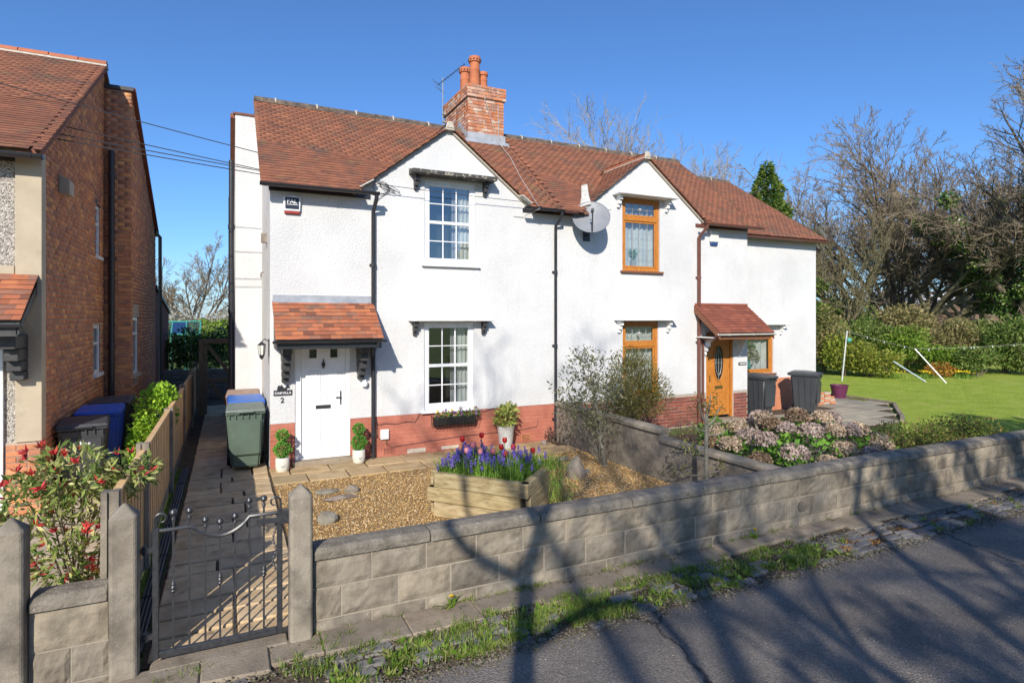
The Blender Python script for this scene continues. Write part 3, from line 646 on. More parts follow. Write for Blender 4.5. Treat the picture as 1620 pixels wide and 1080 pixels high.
def sash_window(parent, x0, x1, z0, z1, y):
    w = tag(link('window', MB().box(x0+.004, x1-.004, y+.062, y+.075, z0+.004, z0+.02).mesh('window_base'), 'white', parent))
    bars(w, 'frame', 'white', frame_bars(x0+.002, x1-.002, z0+.002, z1-.002, y, y+.06, .085))
    a, b, c, d = x0+.077, x1-.077, z0+.077, z1-.077; zm = (c+d)/2
    bars(w, 'sash_rail', 'white', frame_bars(a, b, c, d, y+.012, y+.05, .03)+[(a+.03, b-.03, y+.008, y+.05, zm-.028, zm+.028)])
    cw = (b-a-.06)/3
    xs = [a+.03+cw*i for i in range(4)]; halves = ((c+.03, zm-.028), (zm+.028, d-.03))
    for (h0, h1) in halves:
        hm = (h0+h1)/2
        bars(w, 'glazing_bar', 'white', [(xs[1]-.01, xs[1]+.01, y+.016, y+.046, h0, h1), (xs[2]-.01, xs[2]+.01, y+.016, y+.046, h0, h1)]+[(xs[i]+(.01 if i else 0), xs[i+1]-(.01 if i < 2 else 0), y+.017, y+.045, hm-.009, hm+.009) for i in range(3)], .003)
        for i in range(3):
            for q0, q1 in ((h0, hm-.009), (hm+.009, h1)):
                e = .0015*((i*7+int(q0*100)) % 5-2)
                part(MB().poly([(xs[i]+.008, y+.03, q0), (xs[i+1]-.008, y+.03+e, q0), (xs[i+1]-.008, y+.03+e, q1), (xs[i]+.008, y+.03, q1)]), 'pane', 'glass', w)
    part(MB().prism([(x0-.07, y+.05, z0-.0), (x0-.07, y-.11, z0-.025), (x0-.07, y-.11, z0-.055), (x0-.07, y+.05, z0-.055)], (x1-x0+.14, 0, 0)), 'sill', 'white', w, .004)
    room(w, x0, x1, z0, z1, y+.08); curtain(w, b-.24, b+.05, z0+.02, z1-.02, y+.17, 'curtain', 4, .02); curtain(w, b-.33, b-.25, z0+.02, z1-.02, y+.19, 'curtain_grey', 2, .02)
    curtain(w, x0-.06, x0+.1, z0+.02, z1-.02, y+.22, 'curtain_grey', 3, .02)
    return w
def oak_window(parent, x0, x1, z0, z1, y, zt, lattice=True, curt=True, top_rail=.09):
    w = link('window', MB().box(x0+.004, x1-.004, y+.062, y+.075, z0+.004, z0+.02).mesh('window_base'), 'orange_wood', parent)
    bars(w, 'frame', 'orange_wood', frame_bars(x0+.002, x1-.002, z0+.002, z1-.002, y, y+.06, .07))
    a, b = x0+.072, x1-.072
    lights = [(z0+.072, z1-.072)]
    if zt:
        bars(w, 'transom', 'orange_wood', [(a, b, y-.01, y+.055, zt-.045, zt+.045)]); lights = [(z0+.072, zt-.045), (zt+.045, z1-.072)]
    for k, (c, d) in enumerate(lights):
        bars(w, 'casement', 'orange_wood', frame_bars(a+.003, b-.003, c+.003, d-.003, y+.01, y+.05, .04))
        part(MB().poly([(a+.04, y+.03, c+.04), (b-.04, y+.0315, c+.04), (b-.04, y+.0315, d-.04), (a+.04, y+.03, d-.04)]), 'pane', 'glass', w)
        if lattice:
            m = MB(); nx = 4; nz = max(2, round((d-c)/.24))
            for i in range(1, nx): xx = a+.04+(b-a-.08)*i/nx; m.box(xx-.003, xx+.003, y+.022, y+.029, c+.04, d-.04)
            for i in range(1, nz): zz = c+.04+(d-c-.08)*i/nz; m.box(a+.04, b-.04, y+.021, y+.0285, zz-.003, zz+.003)
            if k == 1: m.lathe([(.03, 0), (.045, .03), (.03, .06)], ((a+b)/2, y+.024, (c+d)/2-.03), 8)
            part(m, 'lead_lattice', 'leaded', w)
    part(MB().box(x0-.06, x1+.06, y-.1, y-.002, z0-.05, z0-.002), 'sill', 'brown_wood', w, .004)
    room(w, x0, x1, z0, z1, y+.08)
    if curt: curtain(w, x0+.03, x1-.03, z0+.02, z1-.02, y+.17, 'curtain', 7, .03)
    return w
def hood(parent, xa, xb, z, y, mat, bracket, proj=.24, th=.1, bw=.075, xs=None):
    h = link('window_hood', MB().prism([(xa, y+.02, z+th), (xa, y-proj, z+th*.55), (xa, y-proj, z), (xa, y+.02, z)], (xb-xa, 0, 0)).mesh('window_hood', .008), mat, parent)
    for xc in xs or (xa+.13, xb-.13):
        m = MB()
        for i, (pz, pj, hh) in enumerate(((-.1, .16, .1), (-.19, .11, .09), (-.26, .06, .07))): m.box(xc-bw/2+.003*i, xc+bw/2-.003*i, y-pj, y+.01, z+pz, z+pz+hh-.003)
        part(m, 'bracket', bracket, h, .006)
    return h
def reveal(m, x0, x1, z0, z1, y, d=.09):
    m.poly([(x0, y, z0), (x0, y+d, z0), (x0, y+d, z1), (x0, y, z1)]); m.poly([(x1, y, z0), (x1, y, z1), (x1, y+d, z1), (x1, y+d, z0)])
    m.poly([(x0, y, z1), (x0, y+d, z1), (x1, y+d, z1), (x1, y, z1)]); m.poly([(x0, y, z0), (x1, y, z0), (x1, y+d, z0), (x0, y+d, z0)])
def hole(x0, x1, z0, z1): return [(x0, z0), (x1, z0), (x1, z1), (x0, z1)]
def gutter(parent, x0, x1, y, z, mat, r=.055, fall=.0):
    m = MB(); n = 8; pr = [(y+r*math.cos(math.pi+math.pi*i/n), z+r*math.sin(math.pi+math.pi*i/n)) for i in range(n+1)]+[(y+(r-.008)*math.cos(2*math.pi-math.pi*i/n), z+(r-.008)*math.sin(2*math.pi-math.pi*i/n)) for i in range(n+1)]
    m.prism([(x0, a, b) for a, b in pr], (x1-x0, 0, 0))
    for xe in (x0, x1-.012): m.prism([(xe, a, b) for a, b in pr[:n+1]], (.012, 0, 0))
    x = x0+.3
    while x < x1-.1: m.prism([(x, y+(r+.006)*math.cos(math.pi+math.pi*i/n), z+(r+.006)*math.sin(math.pi+math.pi*i/n)) for i in range(n+1)], (.03, 0, 0)); x += .75
    return part(m, 'gutter', mat, parent, smooth=True)
def downpipe(parent, x, ytop, ztop, ywall, mat, r=.036, z0=.02, clips=(.4, 1.9, 3.4)):
    m = MB(); m.tube([(x, ytop, ztop), (x, ytop, ztop-.1), (x, ywall, ztop-.3), (x, ywall, z0)], r, 10)
    for c in clips: m.lathe([(r+.009, 0), (r+.009, .05)], (x, ywall, c), 10); m.box(x-.06, x+.06, ywall+r-.005, ywall+r+.012, c+.005, c+.045)
    return part(m, 'downpipe', mat, parent, smooth=True)
RIDGE_ME = None
def ridge_run(parent, a, b, mat='ridge', r=.1, ln=.42, gapm='mortar_pale'):
    a, b = Vector(a), Vector(b); d = (b-a); n = max(1, round(d.length/ln)); d = d/n; u = d.normalized(); up = Vector((0, 0, 1)); s = u.cross(up).normalized()
    rg = random.Random(int(abs(a.x*10)))
    for i in range(n):
        p = a+d*i+Vector((0, 0, rg.uniform(-.006, .006))); m = MB(); k = 7
        for e in (0.008, d.length-.008):
            for q in range(k): t = math.pi*q/(k-1); m.v.append(tuple(p+u*e+s*r*math.cos(t)+up*(r*.85*math.sin(t)-.04)))
        m.f = [(q, q+1, k+q+1, k+q) for q in range(k-1)]+[tuple(range(k)), tuple(range(k, 2*k))]
        part(m, 'ridge_tile', mat, parent)
        if i and gapm == 'ridge' and i % 2: part(MB().lathe([(r*1.04, 0), (r*1.04, .03)], (0, 0, 0), 10), 'mortar_dab', 'mortar_pale', parent).matrix_basis = frame_m(p-u*.015-up*.035, s, up, u)
    m = MB(); m.prism([a+s*r*1.12-up*.085, a-s*r*1.12-up*.085, a-s*r*.9-up*.03, a+s*r*.9-up*.03], b-a); part(m, 'ridge_mortar', gapm, parent)
SL = .779; CS = 1/math.hypot(1, SL); SN = SL*CS
def ZM(y): return 4.70+SL*(y-10.30)
Y_E, Y_R = 10.22, 13.17; Z_R = ZM(Y_R)
def main_slab(parent, x0, x1, xc, name='roof'):
    m = MB(); t = .035; yh = YF+.03; yi = 11.2
    m.prism([(x0, yi, ZM(yi)), (x0, Y_R, Z_R), (x0, 16.6, Z_R-SL*(16.6-Y_R)), (x0, 16.6, Z_R-SL*(16.6-Y_R)-t), (x0, Y_R, Z_R-t), (x0, yi, ZM(yi)-t)], (x1-x0, 0, 0))
    for a, b in ((x0, xc-.64), (xc+.64, x1)): m.prism([(a, yh, ZM(yh)), (a, yi, ZM(yi)), (a, yi, ZM(yi)-t), (a, yh, ZM(yh)-t)], (b-a, 0, 0))     # kept clear of the upper window
    for a, b in ((x0, xc-1.66), (xc+1.66, x1)): m.prism([(a, Y_E, ZM(Y_E)), (a, yh, ZM(yh)), (a, yh, ZM(yh)-t), (a, Y_E, ZM(Y_E)-t)], (b-a, 0, 0))     # eaves only beside the gable
    return part(m, name, 'tile', parent)
def gable_slab(roof, xc, zt=6.05, half=1.76, y0=10.475, y1=12.25):
    m = MB(); t = .045; k = .78
    m.prism([(xc-half, y0, zt-k*half), (xc, y0, zt), (xc+half, y0, zt-k*half), (xc+half, y0, zt-k*half-t), (xc, y0, zt-t), (xc-half, y0, zt-k*half-t)], (0, y1-y0, 0))
    return part(m, 'gable_roof', 'mortar', roof)
def gable_tiles(roof, xc, zt=6.05, half=1.72, limits=(0, 40), y0=10.41, y1=12.2):
    k = .78; c = 1/math.hypot(1, k); s = k*c; ln = half/c
    ins = lambda p: p.z > ZM(p.y)-.06
    tiling(roof, (xc+half, y0, zt-k*half), (0, 1, 0), (-c, 0, s), y1-y0, ln, ins, limit=limits[1], seed=4)
    tiling(roof, (xc-half, y1, zt-k*half), (0, -1, 0), (c, 0, s), y1-y0, ln, ins, limit=limits[0], seed=6)
    ridge_run(roof, (xc, y0, zt+.03), (xc, 12.15, zt+.03), 'ridge_orange' if xc > 5 else 'ridge', .085)
    part(MB().prism([(xc-.09, y0-.012, zt-.03), (xc+.09, y0-.012, zt-.03), (xc+.05, y0-.012, zt+.1), (xc-.05, y0-.012, zt+.1)], (0, .05, 0)), 'mortar_cap', 'mortar_pale', roof, .015)
def gz(x, xc): return 6.05-.78*abs(x-xc)
# ------------------------------------------------------------------ left house of the pair
XL, XP, XR = .63, 6.04, 11.46
A = thing('semi_detached_house', 'left half of the white rendered semi with white front door and terracotta painted base', 'house', (3.3, YF, 0), 'pair of semi-detached houses')
w1u, w1l = (3.28, 4.29, 3.5, 5.05), (3.27, 4.26, .79, 2.41)
m = MB(); pz = .735
m.shape([(XL, pz), (1.02, pz), (1.02, 2.15), (1.93, 2.15), (1.93, pz), (XP, pz), (XP, 4.82), (5.25, 4.82), (3.74, 6.0), (2.23, 4.82), (XL, 4.82)], [hole(*w1u), hole(*w1l)], lambda a, b: (a, YF, b))
reveal(m, *w1u, YF); reveal(m, *w1l, YF)
m.poly([(1.02, YF, .0), (1.02, YF+.1, .0), (1.02, YF+.1, 2.15), (1.02, YF, 2.15)]); m.poly([(1.93, YF, 0), (1.93, YF, 2.15), (1.93, YF+.1, 2.15), (1.93, YF+.1, 0)]); m.poly([(1.02, YF, 2.15), (1.02, YF+.1, 2.15), (1.93, YF+.1, 2.15), (1.93, YF, 2.15)])
m.poly([(XL, YF, pz), (XL, YF, 4.82), (XL, Y_R, Z_R-.05), (XL, Y_R, 0), (XL, YF, 0)])                      # side wall under the verge
m.poly([(.14, Y_R, 0), (XL, Y_R, 0), (XL, Y_R, 6.6), (.14, Y_R, 6.6)])                                  # stepped out rear part
m.poly([(.14, Y_R, 0), (.14, Y_R, 6.6), (.14, 17.2, 3.5), (.14, 17.2, 0)])
for a, b in ((XL, 1.02), (1.93, XP)): m.poly([(a, YF, pz), (a, YF+.02, pz), (b, YF+.02, pz), (b, YF, pz)])
part(m, 'wall', 'render', A)
pl = link('brick_plinth', MB().poly([(XL, YF+.008, -.05), (1.02, YF+.008, -.05), (1.02, YF+.008, pz+.01), (XL, YF+.008, pz+.01)]).poly([(1.93, YF+.008, -.05), (XP, YF+.008, -.05), (XP, YF+.008, pz+.01), (1.93, YF+.008, pz+.01)]).mesh('brick_plinth'), 'brick_paint', A)
brickwork(pl, (XL, YF+.008, 0), (1, 0, 0), .39, .735, mat='brick_paint', limit=300, depth=.004); brickwork(pl, (1.93, YF+.008, 0), (1, 0, 0), 4.11, .735, mat='brick_paint', limit=300, depth=.004, seed=3)
def stain(x0, x1, z0, z1): part(MB().box(x0, x1, YF-.004, YF+.006, z0, z1), 'patch_repair', 'mortar_pale', pl, .004)
stain(2.95, 3.3, .02, .1); stain(3.6, 3.95, .03, .09)
for x in (2.5, 5.27):
    v = link('air_brick', MB().box(x, x+.215, YF-.008, YF+.006, .04, .175).mesh('air_brick', .004), 'brick_paint' if x < 5 else 'brick', pl)
    m = MB()
    for i in range(7):
        for j in range(4): m.box(x+.02+i*.026, x+.034+i*.026, YF-.0095, YF-.007, .056+j*.028, .072+j*.028)
    part(m, 'vent_holes', 'rubber', v)
roofA = main_slab(A, .5, XP-.001, 3.74)
CH = (5.01, 5.91, 12.72, 14.35)
def insA(p):
    if (ZM(p.y) < gz(p.x, 3.74)-.03 and p.y < 12.3) or (abs(p.x-3.74) < 1.62 and p.y < YF-.05): return False
    if CH[0]-.02 < p.x < CH[1]+.02 and p.y > CH[2]: return False
    return True
tiling(roofA, (.47, Y_E-.04, ZM(Y_E-.04)), (1, 0, 0), (0, CS, SN), XP-.47, 3.74, insA, limit=200)
gable_slab(roofA, 3.74); gable_tiles(roofA, 3.74, limits=(0, 30))
ridge_run(roofA, (.48, Y_R, Z_R+.05), (CH[0]-.02, Y_R, Z_R+.02), gapm='ridge'); ridge_run(roofA, (CH[1]+.02, Y_R, Z_R+.02), (XP+.1, Y_R, Z_R+.03), gapm='ridge')
m = MB(); m.prism([(.05, Y_R+.02, 6.62), (.05, 17.3, 3.42), (.05, 17.3, 3.34), (.05, Y_R+.02, 6.53)], (.45, 0, 0)); part(m, 'rear_roof_verge', 'tile', roofA)
part(MB().box(.1, .5, Y_R-.03, Y_R+.2, 6.6, 6.64), 'wall_capping', 'tile', roofA)
part(MB().prism([(XL-.02, YF-.03, 4.6), (XL-.02, YF+.02, 4.6), (XL-.02, YF+.02, 4.68), (XL-.02, YF-.03, 4.68)], (1.66, 0, 0)), 'eaves_board', 'black_gutter', roofA)
gutter(A, .46, 2.37, 10.2, 4.66, 'black_gutter'); gutter(A, 5.2, 6.06, 10.2, 4.655, 'black_gutter')
part(MB().box(5.3, XP-.01, YF-.02, YF+.02, 4.6, 4.68), 'eaves_board', 'black_gutter', roofA)
downpipe(A, 2.32, 10.2, 4.66, YF-.055, 'black_gutter'); downpipe(A, 6.03, 10.2, 4.65, YF-.055, 'black_gutter', .032)
part(MB().prism([(2.05, YF-.2, 4.74), (2.3, YF-.2, 4.9), (2.34, YF-.0, 4.92), (2.05, YF-.0, 4.74)], (0, .0, .02)).prism([(5.42, YF-.2, 4.74), (5.22, YF-.2, 4.88), (5.18, YF-.0, 4.9), (5.42, YF-.0, 4.74)], (0, 0, .02)), 'valley_flashing', 'lead_white', roofA)
# side pipes and hooks on the left flank
m = MB(); m.tube([(.07, 13.35, 5.7), (.07, 13.35, .05)], .05, 10); 
for z in (1.0, 2.6, 4.3): m.lathe([(.064, 0), (.064, .09)], (.07, 13.35, z), 10)
part(m, 'soil_pipe', 'black_gutter', A, smooth=True); part(MB().tube([(.05, 13.6, 5.0), (.05, 13.6, .05)], .035, 8), 'waste_pipe', 'black_gutter', A, smooth=True)
part(MB().box(XL-.1, XL, 11.25, 11.36, 3.82, 3.98).tube([(XL-.06, 11.3, 3.3), (XL-.1, 11.3, 3.28), (XL-.1, 11.3, 3.2)], .015, 6), 'overflow_pipe', 'stone', A)
# chimney
ch = link('chimney', MB().box(CH[0]+.004, CH[1]-.004, CH[2]+.004, CH[3], 6.2, 7.86).mesh('chimney_core'), 'mortar', A)
brickwork(ch, (CH[0], CH[2]+.004, 6.61), (1, 0, 0), CH[1]-CH[0], .98, mat='brick_chimney', seed=2); brickwork(ch, (CH[0]+.004, CH[3], 6.61), (0, -1, 0), CH[3]-CH[2], .98, mat='brick_chimney', seed=5, inside=lambda a, z: z+6.61 > min(7.2, ZM(CH[3]-a)) or CH[3]-a > Y_R)
part(MB().box(CH[0]-.036, CH[1]+.036, CH[2]-.036, CH[3]+.03, 7.6, 7.88), 'corbel_core', 'mortar', ch)
brickwork(ch, (CH[0]-.04, CH[2]-.036, 7.6), (1, 0, 0), CH[1]-CH[0]+.08, .3, mat='brick_chimney', seed=8); brickwork(ch, (CH[0]-.036, CH[3]+.03, 7.6), (0, -1, 0), CH[3]-CH[2]+.066, .3, mat='brick_chimney', seed=9)
part(MB().frustum((CH[0]+.02, CH[1]-.02, CH[2]+.02, CH[3]-.02, 7.87), (CH[0]+.15, CH[1]-.15, CH[2]+.15, CH[3]-.15, 7.97)), 'flaunching', 'mortar_pale', ch)
m = MB(); m.prism([(CH[0]-.03, CH[2]-.03, ZM(CH[2])-.02), (CH[1]+.03, CH[2]-.03, ZM(CH[2])-.02), (CH[1]+.03, CH[2]-.03, ZM(CH[2])+.2), (CH[0]-.03, CH[2]-.03, ZM(CH[2])+.2)], (0, .012, 0))
m.prism([(CH[0]-.1, CH[2]-.13, ZM(CH[2]-.13)+.04), (CH[1]+.1, CH[2]-.13, ZM(CH[2]-.13)+.04), (CH[1]+.1, CH[2]-.02, ZM(CH[2]-.02)+.05), (CH[0]-.1, CH[2]-.02, ZM(CH[2]-.02)+.05)], (0, 0, .012))
for i in range(5): y = CH[2]+i*.12; m.box(CH[0]-.028, CH[0]-.016, y, y+.118, ZM(y)-.05, ZM(y)+.2)
part(m, 'lead_flashing', 'lead', ch)
for i, (px, py, h, r) in enumerate(((5.3, 13.05, .78, .13), (5.27, 13.6, .72, .13), (5.56, 13.15, .5, .105))):
    c = MB(); z = 7.9; c.lathe([(r, 0), (r*.93, h*.55), (r*.95, h*.56), (r*1.0, h*.6), (r*.92, h*.62), (r*.9, h*.82), (r*1.12, h*.84), (r*1.15, h*.95), (r*1.05, h), (r*.8, h), (r*.78, h*.7)], (px, py, z), 18, False)
    cp = part(c, 'chimney_pot', 'terracotta', ch, smooth=True)
    hl = MB(); 
    for k in range(12): an = k*math.pi/6; hl.box(px+r*1.12*math.cos(an)-.012, px+r*1.12*math.cos(an)+.012, py+r*1.12*math.sin(an)-.012, py+r*1.12*math.sin(an)+.012, z+h*.875, z+h*.915)
    if i < 2: part(hl, 'pot_vents', 'rubber', cp)
# porch canopy
def porch(parent, x0, x1, wood, bracket, tile, gut, bx, lead=True, barge=None, bs=1.0):
    Pj = .77; zt, zb = 2.76, 2.165; c = Pj/math.hypot(Pj, zt-zb); s = (zt-zb)/math.hypot(Pj, zt-zb); ln = math.hypot(Pj, zt-zb); t = .05; yf = YF-Pj
    p = link('porch_roof', MB().prism([(x0, YF, zt), (x0, yf, zb), (x0, yf, zb-t), (x0, YF, zt-t-.02)], (x1-x0, 0, 0)).mesh('porch_roof'), wood, parent)
    tiling(p, (x0-.02, yf-.035, zb-.027), (1, 0, 0), (0, c, s), x1-x0+.04, ln, lambda q: True, tile, 110, seed=int(x0)+3)
    if lead: part(MB().box(x0-.01, x1+.005, YF-.012, YF+.002, zt+.0, zt+.115).prism([(x0-.01, YF-.012, zt+.01), (x0-.01, YF-.06, zt-.015), (x0-.01, YF-.06, zt-.003), (x0-.01, YF-.012, zt+.022)], (x1-x0+.015, 0, 0)), 'lead_flashing', 'lead', p)
    part(MB().box(x0+.02, x1-.02, yf+.03, yf+.055, zb-.16, zb-.052), 'fascia', wood, p, .004)
    part(MB().box(x0+.03, x1-.03, yf+.06, YF-.002, zb-.13, zb-.11), 'soffit', 'white_paint', p)
    for xa in (x0+.005, x1-.03): part(MB().prism([(xa, YF, zt-.06), (xa, yf+.02, zb-.06), (xa, yf+.02, zb-.17), (xa, YF-.02, zb-.17)], (.022, 0, 0)) if not barge else MB().prism([(xa-.03 if xa < (x0+x1)/2 else xa+.03, YF, zt+.0), (xa-.03 if xa < (x0+x1)/2 else xa+.03, yf-.03, zb-.03), (xa-.03 if xa < (x0+x1)/2 else xa+.03, yf-.03, zb-.16), (xa-.03 if xa < (x0+x1)/2 else xa+.03, YF, zt-.14)], (.025, 0, 0)), 'cheek_board', wood, p)
    gutter(p, x0-.06, x1+.06, yf-.03, zb-.03, gut, .042)
    for xc in bx:
        m = MB()
        for i, (z0, z1, pj) in enumerate(((1.9, 2.04, .52), (1.76, 1.895, .42), (1.62, 1.755, .31), (1.5, 1.615, .2), (1.42, 1.495, .1))): m.box(xc-.07*bs+.004*i, xc+.07*bs-.004*i, YF-pj*bs, YF+.01, 2.04-(2.04-z0)*(.5+.5*bs), 2.04-(2.04-z1)*(.5+.5*bs))
        part(m, 'bracket', bracket, p, .012)
    return p
pA = porch(A, .68, 2.31, 'black_gutter', 'dark_wood', 'tile_porch', 'black_gutter', (.86, 2.1))
part(MB().tube([(2.24, YF-.8, 2.1), (2.24, YF-.8, 2.03), (2.26, YF-.2, 1.98), (2.3, YF-.06, 1.8)], .028, 8), 'porch_downpipe', 'black_gutter', pA, smooth=True)
# front door
d = link('front_door', MB().box(1.125, 1.85, YF+.055, YF+.1, .13, 2.09).mesh('front_door', .004), 'door_white', A)
bars(d, 'door_frame', 'white', [(1.022, 1.12, YF+.02, YF+.099, .09, 2.148), (1.855, 1.928, YF+.02, YF+.099, .09, 2.148), (1.12, 1.855, YF+.02, YF+.099, 2.095, 2.148), (1.12, 1.855, YF+.03, YF+.099, .088, .128)])
def door_panel(x0, x1, z0, z1, y, mat='door_white'):
    bars(d, 'moulding', mat, frame_bars(x0, x1, z0, z1, y-.012, y+.002, .022), .005); o = part(MB().frustum((x0+.03, x1-.03, z0+.03, z1-.03, 0), (x0+.05, x1-.05, z0+.05, z1-.05, .012)), 'raised_panel', mat, d)
    for v in o.data.vertices: v.co = (v.co.x, y-v.co.z, v.co.y)
yd = YF+.055
for x0, x1 in ((1.21, 1.44), (1.535, 1.765)):
    door_panel(x0, x1, 1.05, 1.62, yd); door_panel(x0, x1, .3, .86, yd)
for x0, x1 in ((1.23, 1.4), (1.575, 1.745)):
    bars(d, 'light_frame', 'door_white', frame_bars(x0, x1, 1.78, 1.98, yd-.012, yd+.002, .025)); part(MB().box(x0+.02, x1-.02, yd-.004, yd+.001, 1.8, 1.96), 'door_light', 'dark_glass', d)
part(MB().box(1.36, 1.61, yd-.008, yd+.001, .93, .995), 'letterbox', 'black_iron', d, .004)
part(MB().lathe([(.0, -.06), (.012, -.05), (.03, 0), (.032, .03), (.012, .06), (.008, .1), (0, .12)], (1.485, yd-.02, 1.68), 10), 'knocker', 'black_iron', d, smooth=True)
part(MB().box(1.765, 1.79, yd-.008, yd, .98, 1.22).box(1.69, 1.785, yd-.035, yd-.02, 1.1, 1.122).box(1.77, 1.785, yd-.03, yd, 1.1, 1.122), 'door_handle', 'black_iron', d, .003)
part(MB().box(.97, 1.98, YF-.14, YF+.04, 0, .088), 'door_step', 'concrete_strip', A, .01)
sash_window(A, *w1u, YF+.035); sash_window(A, *w1l, YF+.035)
hood(A, 2.98, 4.62, 5.09, YF, 'slab_lichen', 'dark_wood', .3, .13, xs=(3.1, 4.47)); hood(A, 2.96, 4.58, 2.43, YF, 'white_paint', 'dark_wood', .24, .05, xs=(3.08, 4.44))
# ------------------------------------------------------------------ right house of the pair
B = thing('semi_detached_house', 'right half of the white rendered semi with golden oak door and dark red brick base', 'house', (8.7, YF, 0), 'pair of semi-detached houses')
w2u, w2l = (7.73, 8.76, 3.52, 5.12), (7.74, 8.72, .79, 2.41)
YX = 11.36; XE = 15.05; wx = (11.8, 13.35, 1.0, 2.03)
m = MB(); xo = 12.08
m.shape([(XP, pz), (10.13, pz), (10.13, 2.15), (11.0, 2.15), (11.0, pz), (XR, pz), (XR, 4.82), (xo-2.23, 4.82), (xo-3.74, 6.0), (xo-5.25, 4.82), (XP, 4.82)], [hole(*w2u), hole(*w2l)], lambda a, b: (a, YF, b))
reveal(m, *w2u, YF); reveal(m, *w2l, YF)
for x in (10.13, 11.0): m.poly([(x, YF, 0), (x, YF+.1, 0), (x, YF+.1, 2.15), (x, YF, 2.15)])
m.poly([(10.13, YF, 2.15), (10.13, YF+.1, 2.15), (11.0, YF+.1, 2.15), (11.0, YF, 2.15)]); [m.poly([(a, YF, pz), (a, YF+.02, pz), (b, YF+.02, pz), (b, YF, pz)]) for a, b in ((XP, 10.13), (11.0, XR))]
m.poly([(XR, YF, 0), (XR, YF, 4.82), (XR, Y_R, Z_R-.05), (XR, 16.4, 4.4), (XR, 16.4, 0)])
m.shape([(XR, .86), (XE, .86), (XE, 4.62), (XR, 4.62)], [hole(*wx)], lambda a, b: (a, YX, b)); reveal(m, *wx, YX)
m.poly([(XE, YX, .86), (XE, YX, 4.62), (XE, 14.85, 6.85), (XE, 18.3, 4.62), (XE, 18.3, .86)])
part(m, 'wall', 'render', B)
pb = link('brick_plinth', MB().poly([(XP, YF+.008, -.05), (10.13, YF+.008, -.05), (10.13, YF+.008, pz+.01), (XP, YF+.008, pz+.01)]).poly([(11.0, YF+.008, -.05), (XR, YF+.008, -.05), (XR, YF+.008, pz+.01), (11.0, YF+.008, pz+.01)]).mesh('brick_plinth'), 'mortar', B)
brickwork(pb, (XP, YF+.008, 0), (1, 0, 0), 4.09, .74, mat='brick_dark', limit=300, seed=4); brickwork(pb, (11.0, YF+.008, 0), (1, 0, 0), .46, .74, mat='brick_dark', seed=7)
pe = link('extension_plinth', MB().box(XR+.02, XE+.012, YX-.012, 18.3, -.05, .86).mesh('extension_plinth'), 'brick_orange', B); brickwork(pe, (XR+.02, YX-.012, 0), (1, 0, 0), XE-XR, .85, mat='brick_orange', limit=150, depth=.004)
roofB = main_slab(B, XP+.001, 11.58, xo-3.74)
def insB(p):
    if p.x < XP+.05 or (ZM(p.y) < gz(p.x, xo-3.74)-.03 and p.y < 12.3) or (abs(p.x-xo+3.74) < 1.62 and p.y < YF-.05): return False
    return True
tiling(roofB, (XP, Y_E-.04, ZM(Y_E-.04)), (1, 0, 0), (0, CS, SN), 11.6-XP, 3.74, insB, limit=90, seed=12)
gable_slab(roofB, xo-3.74); gable_tiles(roofB, xo-3.74, limits=(60, 20)); ridge_run(roofB, (XP+.12, Y_R, Z_R+.03), (11.6, Y_R, Z_R+.03), gapm='ridge')
fl = MB(); nx = Vector((-.61, 0, .79))
for a, b, wd in (((6.74, 10.45, 4.9), (7.16, 11.15, 5.42), .09), ((6.66, 10.32, 4.8), (6.86, 10.66, 5.03), .12)):
    a, b = Vector(a), Vector(b); s = Vector((.8, -.45, .25))*wd; fl.prism([a-s, a+s, b+s*.8, b-s*.8], (-.01, -.012, .03))
part(fl, 'valley_flashing', 'lead_white', roofB, .004)
# extension roof, same ridge height, set back
SLX = .655; ye = 11.12; ze = 4.66; yr = 14.75; zr = ze+SLX*(yr-ye); cx, sx = 1/math.hypot(1, SLX), SLX/math.hypot(1, SLX)
m = MB(); m.prism([(11.3, ye, ze), (11.3, yr, zr), (11.3, 18.5, zr-SLX*(18.5-yr)), (11.3, 18.5, zr-SLX*(18.5-yr)-.09), (11.3, yr, zr-.09), (11.3, ye, ze-.09)], (XE+.12-11.3, 0, 0)); roofX = part(m, 'extension_roof', 'tile', B)
tiling(roofX, (11.3, ye-.03, ze-.02), (1, 0, 0), (0, cx, sx), XE+.14-11.3, (yr-ye)/cx+.03, lambda p: p.x > 11.55 or p.z > ZM(p.y), 'tile', 70, seed=15)
ridge_run(roofX, (11.4, yr, zr+.03), (XE+.14, yr, zr+.03), gapm='ridge')
gutter(B, 6.08, 6.4, 10.2, 4.65, 'brown_gutter'); gutter(B, 9.72, 11.66, 10.2, 4.66, 'brown_gutter'); gutter(B, 11.5, XE+.16, ye-.03, ze-.04, 'brown_gutter')
for q in ((XR+.02, XE+.02, YX-.06, YX+.02, 4.6, 4.72), (XP+.01, 6.7, YF-.02, YF+.02, 4.6, 4.68), (9.8, XR, YF-.02, YF+.02, 4.6, 4.68)): part(MB().box(*q), 'eaves_board', 'brown_gutter', roofB)
downpipe(B, 9.86, 10.2, 4.66, YF-.06, 'brown_gutter', .04)
pB = porch(B, 9.78, 11.43, 'brown_wood', 'white_paint', 'tile_dark', 'cream_plastic', (10.03, 11.15), lead=False, barge=True, bs=.55)
part(MB().box(9.78, 11.43, YF-.05, YF+.004, 2.76, 2.83), 'ridge_fillet', 'tile_dark', pB, .01)
part(MB().tube([(9.75, YF-.72, 2.1), (9.78, YF-.65, 2.02), (9.95, YF-.1, 1.98), (9.98, YF-.06, 1.8), (9.98, YF-.06, .1)], .028, 8), 'porch_downpipe', 'brown_gutter', pB, smooth=True)
